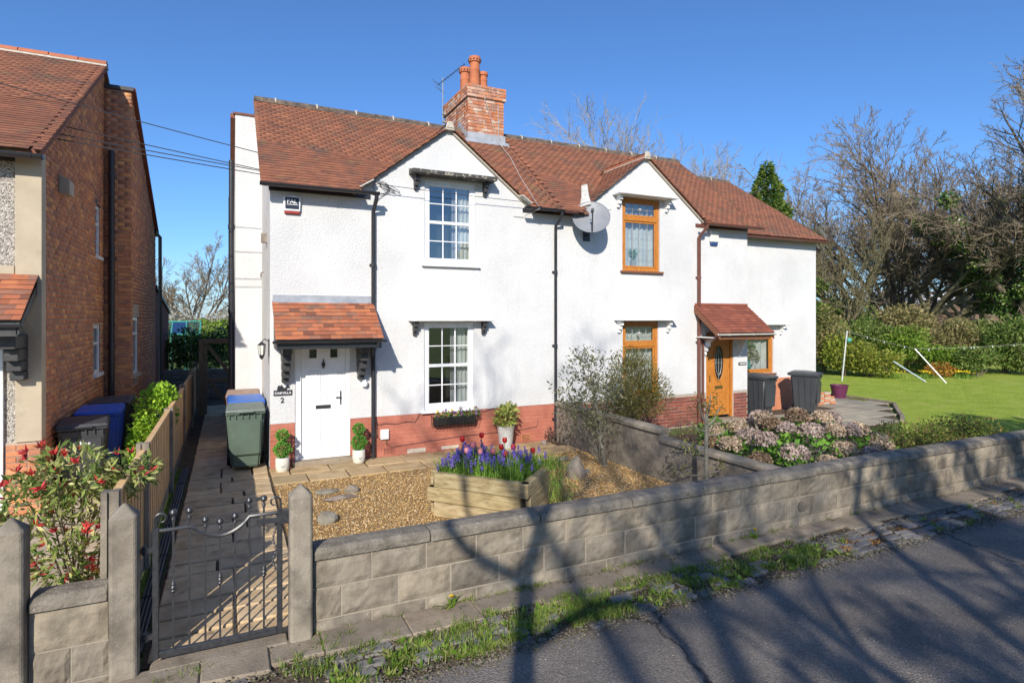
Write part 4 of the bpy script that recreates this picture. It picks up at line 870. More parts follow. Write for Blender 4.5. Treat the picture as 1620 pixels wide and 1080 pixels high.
d2 = link('front_door', MB().box(10.21, 10.92, YF+.05, YF+.095, .17, 2.08).mesh('front_door', .004), 'orange_wood', B); yd = YF+.05
bars(d2, 'door_frame', 'orange_wood', [(10.132, 10.2, YF+.02, YF+.098, .12, 2.148), (10.93, 10.998, YF+.02, YF+.098, .12, 2.148), (10.2, 10.93, YF+.02, YF+.098, 2.09, 2.148)])
def oval(cxx, cz, a, b, r, y, n=28): return [(cxx+a*math.cos(2*math.pi*i/n), y, cz+b*math.sin(2*math.pi*i/n)) for i in range(n)]
ov = oval(10.565, 1.42, .16, .43, 0, yd-.012); part(MB().tube(ov+[ov[0], ov[1]], .018, 6), 'oval_surround', 'orange_wood', d2, smooth=True)
part(MB().prism(oval(10.565, 1.42, .155, .425, 0, yd-.006), (0, .004, 0)), 'oval_glass', 'dark_glass', d2)
o2 = oval(10.565, 1.42, .09, .3, 0, yd-.009); part(MB().tube(o2+[o2[0]], .005, 4).tube([(10.565, yd-.009, 1.0), (10.565, yd-.009, 1.84)], .004, 4).tube([(10.41, yd-.009, 1.42), (10.72, yd-.009, 1.42)], .004, 4), 'lead_lattice', 'leaded', d2)
d = d2
door_panel(10.3, 10.83, .26, .72, yd, 'orange_wood'); part(MB().box(10.44, 10.69, yd-.012, yd, .8, .87), 'letterbox', 'brass', d2, .004); part(MB().tube([(10.27, yd-.03, 1.02), (10.27, yd-.03, 1.14)], .012, 6).box(10.255, 10.285, yd-.03, yd, 1.0, 1.02), 'door_handle', 'brass', d2)
part(MB().box(10.1, 11.05, YF-.2, YF+.04, 0, .12), 'door_step', 'concrete_strip', B, .01)
oak_window(B, *w2u, YF+.035, 4.67); oak_window(B, *w2l, YF+.035, 1.9); oak_window(B, *wx, YX+.035, None, lattice=False)
hood(B, 7.46, 9.05, 5.13, YF, 'white_paint', 'white_paint', .3, .07, xs=(7.6, 8.92)); hood(B, 7.5, 9.1, 2.43, YF, 'white_paint', 'white_paint', .26, .05, xs=(7.62, 8.96)); hood(B, 11.6, 13.75, 2.3, YX, 'white_paint', 'white_paint', .24, .05, xs=(11.8, 13.6))
# ------------------------------------------------------------------ neighbouring brick house
N = thing('brick_house', 'red brick neighbouring house with pebbledash front at the left edge', 'house', (-4, 9.4, 0))
NX, NY, NR = -2.16, 9.4, 13.6; sl = .62; ne, nze = 9.18, 4.58
def ZN(y): return nze+sl*(y-ne)
zr_n = ZN(NR); RX = -1.71; ry = 13.7
m = MB(); m.poly([(-9, NY+.02, .9), (NX, NY+.02, .9), (NX, NY+.02, 4.6), (-9, NY+.02, 4.6)]); part(m, 'front_wall', 'pebbledash', N)
part(MB().box(-2.4, NX+.03, NY-.03, NY+.16, .93, 4.6).box(-9, -2.41, NY-.02, NY+.1, 2.95, 3.15), 'corner_pilaster', 'cement', N, .006)
nw = [(12.9, 13.3, 3.62, 4.55), (12.75, 13.35, 1.48, 2.36)]; rw = [(13.9, 14.7, 1.34, 2.5)]
m = MB(); m.shape([(NY, 0), (ry, 0), (ry, ZN(NR)-.12), (NR, ZN(NR)-.1), (NY, ZN(NY)-.1)], [hole(*q) for q in nw], lambda a, b: (NX, a, b)); m.poly([(NX, ry, 0), (RX, ry, 0), (RX, ry, 6.95), (NX, ry, 6.95)]); m.shape([(ry, 0), (17.95, 0), (17.95, 4.7), (ry, 6.95)], [hole(*q) for q in rw], lambda a, b: (RX, a, b)); m.poly([(-2.5, NY-.002, 0), (NX, NY-.002, 0), (NX, NY-.002, .93), (-2.5, NY-.002, .93)])
sw = link('side_wall', m.mesh('side_wall'), 'mortar_dark', N)
inw = lambda y, z: any(a-.05 < y < b+.05 and c-.03 < z < e+.03 for a, b, c, e in nw)
brickwork(sw, (NX, NY+.16, 0), (0, 1, 0), ry-NY-.16, 7.2, inside=lambda a, z: z < ZN(min(NY+.16+a, NR))-.13 and not inw(NY+.16+a, z), mortar='mortar_dark', limit=130)
brickwork(sw, (NX, NY+.0, 0), (0, 1, 0), .16, .93, limit=40)
brickwork(sw, (NX+.012, ry, 0), (1, 0, 0), RX-NX-.012, 6.95, limit=100, seed=6)
brickwork(sw, (RX, ry, 0), (0, 1, 0), 17.95-ry, 6.95, inside=lambda a, z: z < 6.95-(a)*.53-.06 and not any(p-.05 < ry+a < q+.05 and c-.2 < z < e+.25 for p, q, c, e in rw), limit=0, seed=7)
brickwork(sw, (-2.5, NY-.002, 0), (1, 0, 0), .352, .93, limit=60, seed=8)
for (a, b, c, e), x in ((nw[0], NX), (nw[1], NX), (rw[0], RX)):
    w = link('side_window', MB().box(x-.06, x-.05, a, b, c, e).mesh('side_window'), 'dark_glass', N)
    fb = [(x-.05, x-.012, a, a+.06, c, e), (x-.05, x-.012, b-.06, b, c, e), (x-.05, x-.012, a+.06, b-.06, c, c+.06), (x-.05, x-.012, a+.06, b-.06, e-.06, e), (x-.05, x-.014, a+.06, b-.06, e-.36, e-.31)]
    bars(w, 'frame', 'white', fb); bars(w, 'sill', 'white' if x == NX else 'cement', [(x-.05, x+.06, a-.04, b+.04, c-.06, c-.002)])
    bars(w, 'lintel', 'dark_wood' if c > 3 else 'cement', [(x-.03, x+.012, a-.06, b+.06, e+.002, e+.24)] if c > 3 or x == RX else [])
    m = MB(); m.poly([(x, a, c), (x-.06, a, c), (x-.06, a, e), (x, a, e)]); m.poly([(x, b, c), (x-.06, b, c), (x-.06, b, e), (x, b, e)]); m.poly([(x, a, e), (x-.06, a, e), (x-.06, b, e), (x, b, e)]); part(m, 'brick_reveal', 'brick_dark', w)
m = MB(); m.prism([(-9, ne, ZN(ne)), (-9, NR, zr_n), (-9, 18, zr_n-.53*(18-NR)), (-9, 18, zr_n-.53*(18-NR)-.1), (-9, NR, zr_n-.1), (-9, ne, ZN(ne)-.1)], (9+NX+.06, 0, 0)); roofN = part(m, 'roof', 'tile', N)
cn, sn = 1/math.hypot(1, sl), sl/math.hypot(1, sl)
tiling(roofN, (-6.5, ne-.04, ZN(ne-.04)), (1, 0, 0), (0, cn, sn), 6.5+NX+.09, (NR-ne)/cn+.05, lambda p: True, 'tile', 260, seed=21, key=lambda q: (q.translation-Vector((-2.5, 9.5, 5))).length)
ridge_run(roofN, (-7, NR, zr_n+.04), (NX+.08, NR, zr_n+.04), 'ridge_orange', .11, .45)
part(MB().prism([(NX-.02, ry-.02, 7.0), (NX-.02, 18.1, 4.72), (NX-.02, 18.1, 4.62), (NX-.02, ry-.02, 6.93)], (RX-NX+.1, 0, 0)), 'rear_roof', 'tile_dark', roofN)
part(MB().box(NX+.03, RX+.05, ry-.06, ry-.02, 6.93, 7.0), 'wall_capping', 'dark_wood', roofN)
gutter(N, -7, NX+.1, ne-.06, ZN(ne)-.07, 'black_gutter', .06); part(MB().box(-7, NX+.02, NY-.02, NY+.02, 4.46, 4.6), 'eaves_board', 'dark_wood', roofN)
m = MB(); m.tube([(NX+.14, ry-.07, 5.72), (NX+.14, ry-.07, .1)], .052, 10)
for z in (1.9, 3.6, 5.2): m.lathe([(.066, 0), (.066, .08)], (NX+.14, ry-.07, z), 10)
part(m, 'soil_pipe', 'black_gutter', N, smooth=True); part(MB().tube([(RX+.02, 17.7, 4.7), (RX+.1, 18.1, 4.62), (RX+.1, 18.2, .1)], .045, 8), 'downpipe', 'black_gutter', N, smooth=True)
part(MB().prism([(NX+.012, 10.28, 4.25), (NX+.14, 10.28, 4.25), (NX+.14, 10.28, 4.45), (NX+.012, 10.28, 4.52)], (0, .26, 0)), 'flue_cover', 'cement', N, .006)
m = MB(); m.box(-2.6, RX-.03, 18.3, 22.3, 0, 2.7); m.prism([(RX-.03, 18.3, 2.7), (RX-.03, 22.3, 2.7), (RX-.03, 18.3, 3.3)], (-.9, 0, 0)); part(m, 'lean_to', 'brick_dark', N)
part(MB().prism([(RX+.02, 18.28, 3.36), (RX+.02, 22.45, 2.7), (RX+.02, 22.45, 2.62), (RX+.02, 18.28, 3.27)], (-1, 0, 0)), 'lean_to_roof', 'dark_wood', N)
# its porch and door, just inside the frame
yp = NY-.72; pr = link('porch_roof', MB().prism([(-4.4, NY+.02, 3.05), (-4.4, yp, 2.47), (-4.4, yp, 2.42), (-4.4, NY+.02, 2.96)], (2.22, 0, 0)).mesh('porch_roof'), 'dark_wood', N)
hh = math.hypot(.74, .58); tiling(pr, (-4.4, yp-.03, 2.45), (1, 0, 0), (0, .74/hh, .58/hh), 2.24, hh, lambda p: True, 'tile_porch', 40, seed=31, key=lambda q: -q.translation.x)
part(MB().prism([(-2.21, NY, 3.0), (-2.21, yp-.02, 2.44), (-2.21, yp-.02, 2.3), (-2.21, NY, 2.8)], (.03, 0, 0)).box(-4.4, -2.2, yp-.02, yp+.01, 2.28, 2.42), 'fascia', 'dark_wood', pr)
gutter(pr, -4.4, -2.14, yp-.05, 2.42, 'black_gutter', .045)
m = MB()
for i, (z0, z1, pj) in enumerate(((2.12, 2.28, .5), (1.97, 2.115, .38), (1.84, 1.965, .26), (1.72, 1.835, .15))): m.box(-2.42, -2.27, NY-.03-pj, NY, z0, z1)
part(m, 'bracket', 'dark_wood', pr, .01)
dn = link('front_door', MB().box(-3.5, -2.62, NY-.02, NY+.03, .12, 2.2).mesh('front_door', .004), 'door_white', N); bars(dn, 'door_frame', 'white', [(-2.62, -2.52, NY-.03, NY+.04, .1, 2.26), (-3.6, -3.5, NY-.03, NY+.04, .1, 2.26), (-3.5, -2.62, NY-.03, NY+.04, 2.2, 2.26)])
part(MB().box(-3.7, -2.5, NY-.3, NY, 0, .1), 'door_step', 'dark_wood', N, .01)
# ------------------------------------------------------------------ boundary walls, posts, gate, fence
def block_meshes(n, L_, H_, D_, rough=.009):
    out = []
    for k in range(n):
        rg = random.Random(k+50); c = MB(); nx, nz = 8, 5
        for j in range(nz+1):
            for i in range(nx+1):
                u, w = i/nx, j/nz; edge = min(u*L_, (1-u)*L_, w*H_, (1-w)*H_)
                bulge = min(1, edge/.03)**.6*(.012+rg.uniform(-rough, rough)*.5)
                c.v.append((-L_/2+u*L_, -bulge, -H_/2+w*H_))
        for j in range(nz):
            for i in range(nx): a = j*(nx+1)+i; c.f.append((a, a+1, a+nx+2, a+nx+1))
        b = len(c.v); c.v += [(-L_/2, D_, -H_/2), (L_/2, D_, -H_/2), (L_/2, D_, H_/2), (-L_/2, D_, H_/2)]
        bot = [i for i in range(nx+1)]; top = [nz*(nx+1)+i for i in range(nx+1)]; lf = [j*(nx+1) for j in range(nz+1)]; rt = [j*(nx+1)+nx for j in range(nz+1)]
        c.f += [tuple(bot[::-1]+[b, b+1]), tuple(top+[b+2, b+3]), tuple(lf+[b+3, b]), tuple(rt[::-1]+[b+1, b+2]), (b+1, b, b+3, b+2)]
        out.append(c.mesh('block', smooth=False))
    return out
YW = 4.9; BLK = block_meshes(7, .455, .238, .19)
def block_wall(parent, x0, x1, courses, y=YW, seed=1, step=.467):
    rg = random.Random(seed); mats = []
    for ci, (z0, z1) in enumerate(courses):
        x = x0-(step*.52 if ci % 2 else 0)
        while x < x1-.03:
            a, b = max(x, x0), min(x+step, x1)
            if b-a > .08: mats.append(frame_m(((a+b)/2, y+rg.uniform(-.004, .006), (z0+z1)/2), Vector(((b-a-.015)/.455, 0, rg.uniform(-.006, .006))), Vector((0, 1, 0)), Vector((0, 0, (z1-z0-.015)/.238))))
            x += step
    pieces('block', mats, BLK, 'block', parent, 300)
FW = thing('garden_wall', 'long low front wall of grey rock-faced blocks with a weathered coping along the road', 'wall', (6, YW, 0))
WX1 = 18.0
part(MB().box(.606, WX1, YW+.005, YW+.205, -.2, .562), 'mortar_core', 'joint', FW)
block_wall(FW, .606, WX1, ((-.16, .09), (.09, .34), (.34, .565)))
def copings(parent, x0, x1, y0, y1, z0, z1, seed, axis='x', w=(.75, 1.1), mat='coping'):
    rg = random.Random(seed); x = x0
    while x < x1-.02:
        ln = min(rg.uniform(*w), x1-x); 
        if x1-x-ln < .3: ln = x1-x
        h = lambda: rg.uniform(-.006, .006); ym = (y0+y1)/2; hz = z1-z0
        pf = [(y0+h(), z0), (y0-.002, z0+hz*.7+h()), (y0+.03, z1+h()*.6), (ym, z1+.01), (y1-.03, z1+h()*.6), (y1, z0+hz*.6), (y1, z0)]
        if axis == 'x': c = MB().prism([(x+.005, a, b) for a, b in pf], (ln-.01, 0, 0))
        else: c = MB().prism([(a, x+.005, b) for a, b in pf], (0, ln-.01, 0))
        part(c, 'coping_stone', mat, parent, .006); x += ln
copings(FW, .606, WX1, YW-.028, YW+.225, .574, .662, 5)
part(MB().lathe([(0, -.01), (.07, -.005), (.075, .004), (.0, .012)], (0, 0, 0), 12), 'loose_shell', 'concrete', FW, smooth=True)
_o = [o for o in FW.children if o.name.startswith('loose_shell')][0]; _o.matrix_basis = Matrix.Translation((6.22, YW-.03, .24)) @ Matrix.Rotation(R(95), 4, 'X')
SW = thing('garden_wall', 'short stub of front wall between the two left concrete posts', 'wall', (-.96, YW, 0))
part(MB().box(-1.185, -.74, YW+.005, YW+.2, -.2, .54), 'mortar_core', 'joint', SW)
mats = [frame_m((-.962, YW, .405), Vector((.43/.455, 0, 0)), Vector((0, 1, 0)), Vector((0, 0, .26/.238))), frame_m((-1.07, YW, .145), Vector((.215/.455, 0, 0)), Vector((0, 1, 0)), Vector((0, 0, .235/.238))), frame_m((-.85, YW+.003, .145), Vector((.205/.455, 0, 0)), Vector((0, 1, 0)), Vector((0, 0, .235/.238))), frame_m((-.962, YW, -.1), Vector((.43/.455, 0, 0)), Vector((0, 1, 0)), Vector((0, 0, .235/.238)))]
pieces('block', mats, BLK, 'block', SW); copings(SW, -1.185, -.742, YW-.03, YW+.22, .55, .64, 9, w=(.5, .6))
DW = thing('garden_wall', 'dark rendered dividing wall running back to the house between the two front gardens', 'wall', (6.12, 7.5, 0))
part(MB().box(6.03, 6.17, 5.13, 7.2, -.1, .575).box(6.03, 6.17, 7.2, 10.46, -.1, .7), 'rendered_wall', 'coping', DW); copings(DW, 5.14, 7.2, 5.99, 6.21, .578, .65, 3, 'y', mat='concrete'); copings(DW, 7.2, 10.46, 5.99, 6.21, .703, .79, 4, 'y', mat='concrete')
def gatepost(label, x, y, z=1.2, w=.085, cat='post', name='gate_post', parent=None):
    m = MB(); c = .018
    oc = lambda s: [(x-w+c, y-w), (x+w-c, y-w), (x+w, y-w+c), (x+w, y+w-c), (x+w-c, y+w), (x-w+c, y+w), (x-w, y+w-c), (x-w, y-w+c)]
    q = oc(0); m.v = [(a, b, -.2) for a, b in q]+[(a, b, z-.09) for a, b in q]+[(x, y, z)]; n = 8
    m.f = [(i, (i+1) % n, n+(i+1) % n, n+i) for i in range(n)]+[(n+i, n+(i+1) % n, 2*n) for i in range(n)]
    return tag(link(name, m.mesh(name, .006), 'concrete'), label, cat, 'concrete gate posts')
gatepost('concrete gate post where the long block wall starts, right of the iron gate', .515, 4.9)
gatepost('concrete gate post on the hinge side, left of the iron gate', -.65, 4.9, 1.21)
gatepost('concrete post at the left edge of the photo, beyond the stub wall', -1.275, 4.9, 1.2)
G = thing('garden_gate', 'black wrought iron garden gate with ball finials and a dipped top rail', 'gate', (-.05, 4.93, 0)); gy = 4.93
gx0, gx1 = -.485, .385
bars(G, 'stile', 'black_iron', [(gx0, gx0+.04, gy-.02, gy+.02, .05, .985), (gx1-.04, gx1, gy-.02, gy+.02, .05, 1.0)])
part(MB().box(gx0+.04, gx1-.04, gy-.018, gy+.018, .052, .1), 'bottom_rail', 'black_iron', G, .004)
bx = [-.355, -.252, -.148, -.05, .052, .15, .252]
def railz(x):
    if x < -.24: return .965
    if x > .145: return .985
    t = (x+.24)/.385; return .975-.105*math.sin(math.pi*t)**.8
pts = [(gx0+.02, gy, .965)]+[(x, gy, railz(x)) for x in np.linspace(-.25, .15, 15)]+[(gx1-.02, gy, .985)]
part(MB().tube(pts, .014, 6), 'top_rail', 'black_iron', G, smooth=True)
for i, x in enumerate(bx):
    zt = railz(x)+(.1 if i not in (2, 3, 4) else .085)
    b = part(MB().box(x-.007, x+.007, gy-.007, gy+.007, .1, zt), 'bar', 'black_iron', G)
    part(MB().lathe([(0, -.027), (.019, -.019), (.027, 0), (.019, .019), (0, .027)], (x, gy, zt+.022), 12), 'ball_finial', 'black_iron', b, smooth=True)
    part(MB().lathe([(.011, 0), (.014, .012), (.009, .03)], (x, gy, zt-.04), 8), 'collar', 'black_iron', b)
    if i in (0, 3, 6): part(MB().lathe([(.008, 0), (.02, .02), (.016, .03), (.024, .045), (.016, .06), (.02, .07), (.008, .09)], (x, gy, .5), 10), 'knot', 'black_iron', b, smooth=True)
for sx, x, z in ((1, gx0+.012, .98), (-1, gx1-.012, 1.0)):
    p = [(x, gy, z), (x, gy, z+.05)]+[(x+sx*(.042-.042*math.cos(t)*(1-.1*t)), gy, z+.07+.045*math.sin(t)*(1-.1*t)) for t in np.linspace(.3, 5.2, 16)]
    part(MB().tube(p, [.009]*8+[.009-.0006*i for i in range(10)], 6), 'scroll', 'black_iron', G, smooth=True)
part(MB().box(.2, .44, gy-.032, gy-.021, .915, .955).box(.36, .43, gy-.03, gy+.03, .9, 1.0), 'latch', 'black_iron', G)
ch_ = MB()
for k in range(14): ch_.lathe([(.006, 0), (.01, .012), (.006, .024)], (.33+.01*math.sin(k), gy+.03, .9-k*.028), 5)
part(ch_, 'chain', 'black_iron', G)
for hz_ in (.2, .82): part(MB().box(-.56, gx0, gy-.012, gy+.012, hz_, hz_+.035).lathe([(.022, 0), (.022, .06)], (-.53, gy, hz_-.01), 8), 'hinge', 'black_iron', G)
part(MB().box(-.5, .42, 4.83, 5.0, -.05, .012), 'threshold_stone', 'concrete_strip', path, .01)
# timber fence in concrete posts
FX = -.76; F_ = thing('garden_fence', 'timber board fence in concrete posts between the side path and the neighbouring yard', 'fence', (FX, 9, 0))
fy = [5.1, 6.9, 9.75, 12.6, 15.4, 17.6]; rg = random.Random(2)
for i, y in enumerate(fy):
    m = MB(); zt = 1.25 if i != 2 else 1.2; zt += .06 if i > 3 else 0
    prof = [(-.06, -.055), (-.06, .055), (-.018, .055), (-.018, .035), (.018, .035), (.018, .055), (.06, .055), (.06, -.055), (.018, -.055), (.018, -.035), (-.018, -.035), (-.018, -.055)]
    m.v = [(FX+a, y+b, -.2) for a, b in prof]+[(FX+a*(.9), y+b*.9, zt) for a, b in prof]; n = 12
    m.f = [(k, (k+1) % n, n+(k+1) % n, n+k) for k in range(n)]+[tuple(range(n, 2*n))]
    part(m, 'concrete_post', 'concrete', F_)
for a, b in zip(fy, fy[1:]):
    pn = link('fence_panel', MB().box(FX-.016, FX+.012, a+.036, b-.036, .0, .16).mesh('gravel_board'), 'concrete', F_); y = a+.036; k = 0
    zt = 1.16
    while y < b-.05:
        w = min(.1, b-.036-y); o = .006 if k % 2 else -.004
        part(MB().box(FX-.008+o, FX+.008+o, y+.001, y+w+.006, .165, zt+rg.uniform(-.004, .004)), 'board', 'fence_wood', pn); y += w; k += 1
    part(MB().box(FX-.03, FX+.03, a+.04, b-.04, zt+.006, zt+.03), 'capping_rail', 'fence_wood', pn, .004); part(MB().box(FX-.045, FX-.016, a+.04, b-.04, .35, .42).box(FX-.045, FX-.016, a+.04, b-.04, .95, 1.02), 'arris_rail', 'fence_wood', pn)
# drain channel
DR = thing('drain_channel', 'black slotted drainage channel along the fence side of the path', 'drain', (-.63, 7.5, 0)); y = 5.15
while y < 10.2:
    c = link('grating', MB().box(-.685, -.575, y+.01, y+.99, -.06, -.004).mesh('grating_base'), 'rubber', DR)
    for k in range(4): part(MB().box(-.683+k*.03, -.667+k*.03, y+.015, y+.985, -.004, .016), 'slat', 'black_iron', c)
    y += 1.0
# side gate at the end of the path
SG = thing('side_gate', 'open-framed timber side gate closing the far end of the passage', 'gate', (-.25, 16.9, 0)); y = 16.9
part(MB().box(-.66, -.55, y-.06, y+.05, 0, 1.95), 'gate_post', 'gate_wood', SG, .008); part(MB().box(-.55, .12, y-.05, y+.04, 1.83, 1.95), 'top_rail', 'gate_wood', SG, .006)
part(MB().box(-.54, -.47, y-.03, y+.02, .05, 1.82).box(-.47, .12, y-.03, y+.02, .86, .96), 'gate_frame', 'gate_wood', SG, .005)
for a, b in (((-.47, .95), (.1, .1)), ((-.47, 1.8), (.1, .98))):
    p, q = Vector((a[0], y, a[1])), Vector((b[0], y, b[1])); d = (q-p).normalized(); n = Vector((d.z, 0, -d.x))*.045
    part(MB().prism([p-n, q-n, q+n, p+n], (0, .025, 0)), 'brace', 'gate_wood', SG)
# ------------------------------------------------------------------ wheelie bins
def wheelie_bin(label, loc, rz, body, lid, h=1.07, group='wheelie bins', open_=0):
    t = thing('wheelie_bin', label, 'bin', loc, group, local=True, rz=rz); H = h-.1
    b = part(MB().frustum((-.205, .205, -.25, .23, .06), (-.275, .275, -.35, .3, H)), 'body', body, t, .03, True, seg=3)
    part(MB().box(-.295, .295, -.375, .32, H-.012, H+.028), 'rim', body, t, .012, seg=2)
    part(MB().frustum((-.215, .215, -.335, -.3, .28), (-.235, .235, -.362, -.3, .84)), 'front_panel', body, t, .02, seg=2)
    for sx_ in (-1, 1):
        for q_ in range(4): part(MB().prism([(sx_*(.232+.01*q_*0), -.2+.13*q_, .2), (sx_*.29, -.22+.15*q_, H-.02), (sx_*.29, -.2+.15*q_, H-.02), (sx_*.232, -.18+.13*q_, .2)], (-sx_*.03, 0, 0)), 'rib', body, t)
    for q_ in range(6): part(MB().box(-.25+.094*q_, -.235+.094*q_, -.372, -.33, H-.07, H-.012), 'gusset', body, t)
    m = MB(); z = H+.03
    m.v = [(-.3, -.4, z), (.3, -.4, z), (.3, .32, z), (-.3, .32, z), (-.285, -.385, z+.035), (.285, -.385, z+.035), (.28, .0, z+.075), (-.28, .0, z+.075), (.28, .31, z+.07), (-.28, .31, z+.07)]
    m.f = [(0, 3, 2, 1), (0, 1, 5, 4), (4, 5, 6, 7), (7, 6, 8, 9), (1, 2, 8, 6, 5), (3, 0, 4, 7, 9), (2, 3, 9, 8)]
    l = part(m, 'lid', lid, t, .012, seg=2)
    part(MB().box(-.12, .12, -.43, -.4, z-.004, z+.02), 'lid_grip', lid, l, .006); part(MB().tube([(-.25, .36, H+.05), (.25, .36, H+.05)], .016, 8).box(-.25, -.22, .3, .37, H, H+.05).box(.22, .25, .3, .37, H, H+.05), 'handle', body, t)
    for s in (-1, 1):
        w = MB().tube([(s*.23, .27, .1), (s*.285, .27, .1)], .1, 16); part(w, 'wheel', 'rubber', t, .01)
    part(MB().tube([(-.23, .27, .1), (.23, .27, .1)], .012, 6), 'axle', 'steel', t); return t
wheelie_bin('faded green wheelie bin nearest the white front door, first of three by the side wall', (.27, 10.78, 0), R(-1), 'bin_green', 'bin_green_lid', 1.05)
wheelie_bin('blue wheelie bin between the green and the brown bin by the side wall', (.29, 11.6, 0), R(2), 'bin_blue', 'bin_blue_lid', 1.09)
wheelie_bin('brown wheelie bin with worn lid behind the blue one, last of three', (.27, 12.4, 0), R(-2), 'bin_brown', 'bin_brown_lid', 1.1)
b = wheelie_bin('dark grey wheelie bin with white lettering beside the brick wall, nearest of three', (-1.84, 10.25, 0), R(6), 'bin_grey', 'bin_grey_lid', 1.06)
wheelie_bin('blue wheelie bin beside the brick wall between two dark bins', (-1.8, 11.2, 0), R(2), 'bin_blue', 'bin_blue', 1.1)
wheelie_bin('dark olive wheelie bin behind the blue one against the brick house', (-1.78, 12.15, 0), R(-2), 'bin_olive', 'bin_grey_lid', 1.12)
wheelie_bin('dark wheelie bin next to the golden oak door, left one of two by the extension', (12.02, 10.7, 0), R(10), 'bin_grey', 'bin_grey_lid', 1.08)
wheelie_bin('dark wheelie bin under the extension wall, right one of two', (13.55, 10.55, 0), R(28), 'bin_grey', 'bin_grey_lid', 1.1)
def text(body, name, mat, parent, loc, size, rot, extrude=.002, align='CENTER', bold=0):
    c = bpy.data.curves.new(name, 'FONT'); c.body = body; c.size = size; c.extrude = extrude; c.align_x = align; c.align_y = 'CENTER'; c.offset = bold
    tmp = bpy.data.objects.new(name, c); COL.objects.link(tmp); bpy.context.view_layer.update(); me = bpy.data.meshes.new_from_object(tmp.evaluated_get(bpy.context.evaluated_depsgraph_get())); bpy.data.objects.remove(tmp)
    me.materials.clear(); o = link(name, me, mat, parent); o.matrix_basis = Matrix.Translation(loc) @ Matrix.Rotation(rot[2], 4, 'Z') @ Matrix.Rotation(rot[0], 4, 'X'); return o
UP = (R(90), 0, 0)
text('Ches', 'lettering', 'letter', b, (.0, -.37, .76), .09, UP, .001, bold=.002); text('recycling', 'lettering', 'letter', b, (.06, -.366, .67), .04, UP, .001) if False else None
# ------------------------------------------------------------------ fittings on the houses
al = thing('alarm_box', 'white alarm box with dark panel reading PAL above the white door', 'alarm', (.97, YF, 4.38))
part(MB().prism([(.84, YF, 4.27), (1.1, YF, 4.27), (1.11, YF, 4.52), (.97, YF, 4.535), (.83, YF, 4.52)], (0, -.06, 0)), 'case', 'white', al, .012); part(MB().box(.862, 1.078, YF-.064, YF-.058, 4.305, 4.5), 'panel', 'navy', al, .002); part(MB().box(.85, 1.09, YF-.05, YF, 4.23, 4.27), 'strobe', 'red_plastic', al, .006)
text('PAL', 'lettering', 'letter', al, (.965, YF-.065, 4.43), .095, UP, .001, bold=.002); part(MB().box(.885, 1.06, YF-.0655, YF-.0635, 4.375, 4.384), 'lettering_line', 'letter', al)
a2 = thing('alarm_box', 'cream alarm box with blue base on the right house near the brown downpipe', 'alarm', (10.35, YF, 4.35))
part(MB().box(10.22, 10.47, YF-.07, YF, 4.27, 4.54), 'case', 'cream_plastic', a2, .015); part(MB().box(10.24, 10.45, YF-.055, YF, 4.2, 4.27), 'strobe', 'blue_plastic', a2, .008)
sg = thing('house_sign', 'dark slate house sign lettered OAKVILLA beside the white door', 'sign', (.83, YF, 1.35))
m = MB(); m.box(.685, .975, YF-.012, YF, 1.2, 1.29); m.prism([(.74, YF-.012, 1.29), (.74, YF-.012, 1.33), (.765, YF-.012, 1.375), (.79, YF-.012, 1.36), (.81, YF-.012, 1.38), (.845, YF-.012, 1.325), (.87, YF-.012, 1.33), (.885, YF-.012, 1.37), (.91, YF-.012, 1.38), (.935, YF-.012, 1.35), (.935, YF-.012, 1.32), (.9, YF-.012, 1.325), (.88, YF-.012, 1.29)], (0, .012, 0)); part(m, 'plate', 'slate_sign', sg)
text('OAKVILLA', 'lettering', 'letter', sg, (.83, YF-.0135, 1.242), .056, UP, .001, bold=.0008)
nm = text('2', 'house_number', 'slate_sign', None, (.82, YF-.006, 1.12), .12, UP, .006, bold=.002); tag(nm, 'small dark house number 2 below the slate sign', 'house number')
ln = thing('wall_lantern', 'black coach lantern on the left corner of the white house', 'lantern', (XL, YF, 2.0)); lx, ly = XL-.06, YF+.12
part(MB().box(XL-.02, XL, ly-.03, ly+.03, 1.86, 2.14).tube([(XL, ly, 2.1), (lx-.02, ly, 2.14), (lx-.06, ly, 2.1)], .01, 6), 'wall_bracket', 'black_iron', ln)
part(MB().lathe([(.01, .24), (.06, .19), (.065, .18)], (lx-.06, ly, 1.86), 6).lathe([(.04, 0), (.045, .02), (.03, -.03), (.005, -.06)], (lx-.06, ly, 1.86), 6), 'cap', 'black_iron', ln)
part(MB().lathe([(.042, .02), (.058, .18)], (lx-.06, ly, 1.86), 6), 'glass', 'cream_plastic', ln)
m = MB()
for k in range(6): an = k*math.pi/3; m.tube([(lx-.06+.043*math.cos(an), ly+.043*math.sin(an), 1.88), (lx-.06+.06*math.cos(an), ly+.06*math.sin(an), 2.05)], .005, 4)
part(m, 'cage', 'black_iron', ln)
sl_ = thing('bell_unit', 'small white sensor light beside the porch downpipe', 'sensor', (2.17, YF, 1.33)); part(MB().lathe([(.0, -.06), (.045, -.05), (.06, 0), (.05, .03), (0, .035)], (2.17, YF-.05, 1.34), 14), 'dome', 'white', sl_, smooth=True); part(MB().box(2.14, 2.2, YF-.05, YF, 1.35, 1.41), 'mount', 'white', sl_, .006)
mb_ = thing('meter_box', 'small white meter box on the terracotta base beside the downpipe', 'meter box', (2.53, YF, .4)); part(MB().box(2.455, 2.605, YF-.05, YF+.006, .32, .5), 'case', 'white', mb_, .01); part(MB().box(2.465, 2.595, YF-.056, YF-.049, .33, .49), 'cover', 'white', mb_, .006)
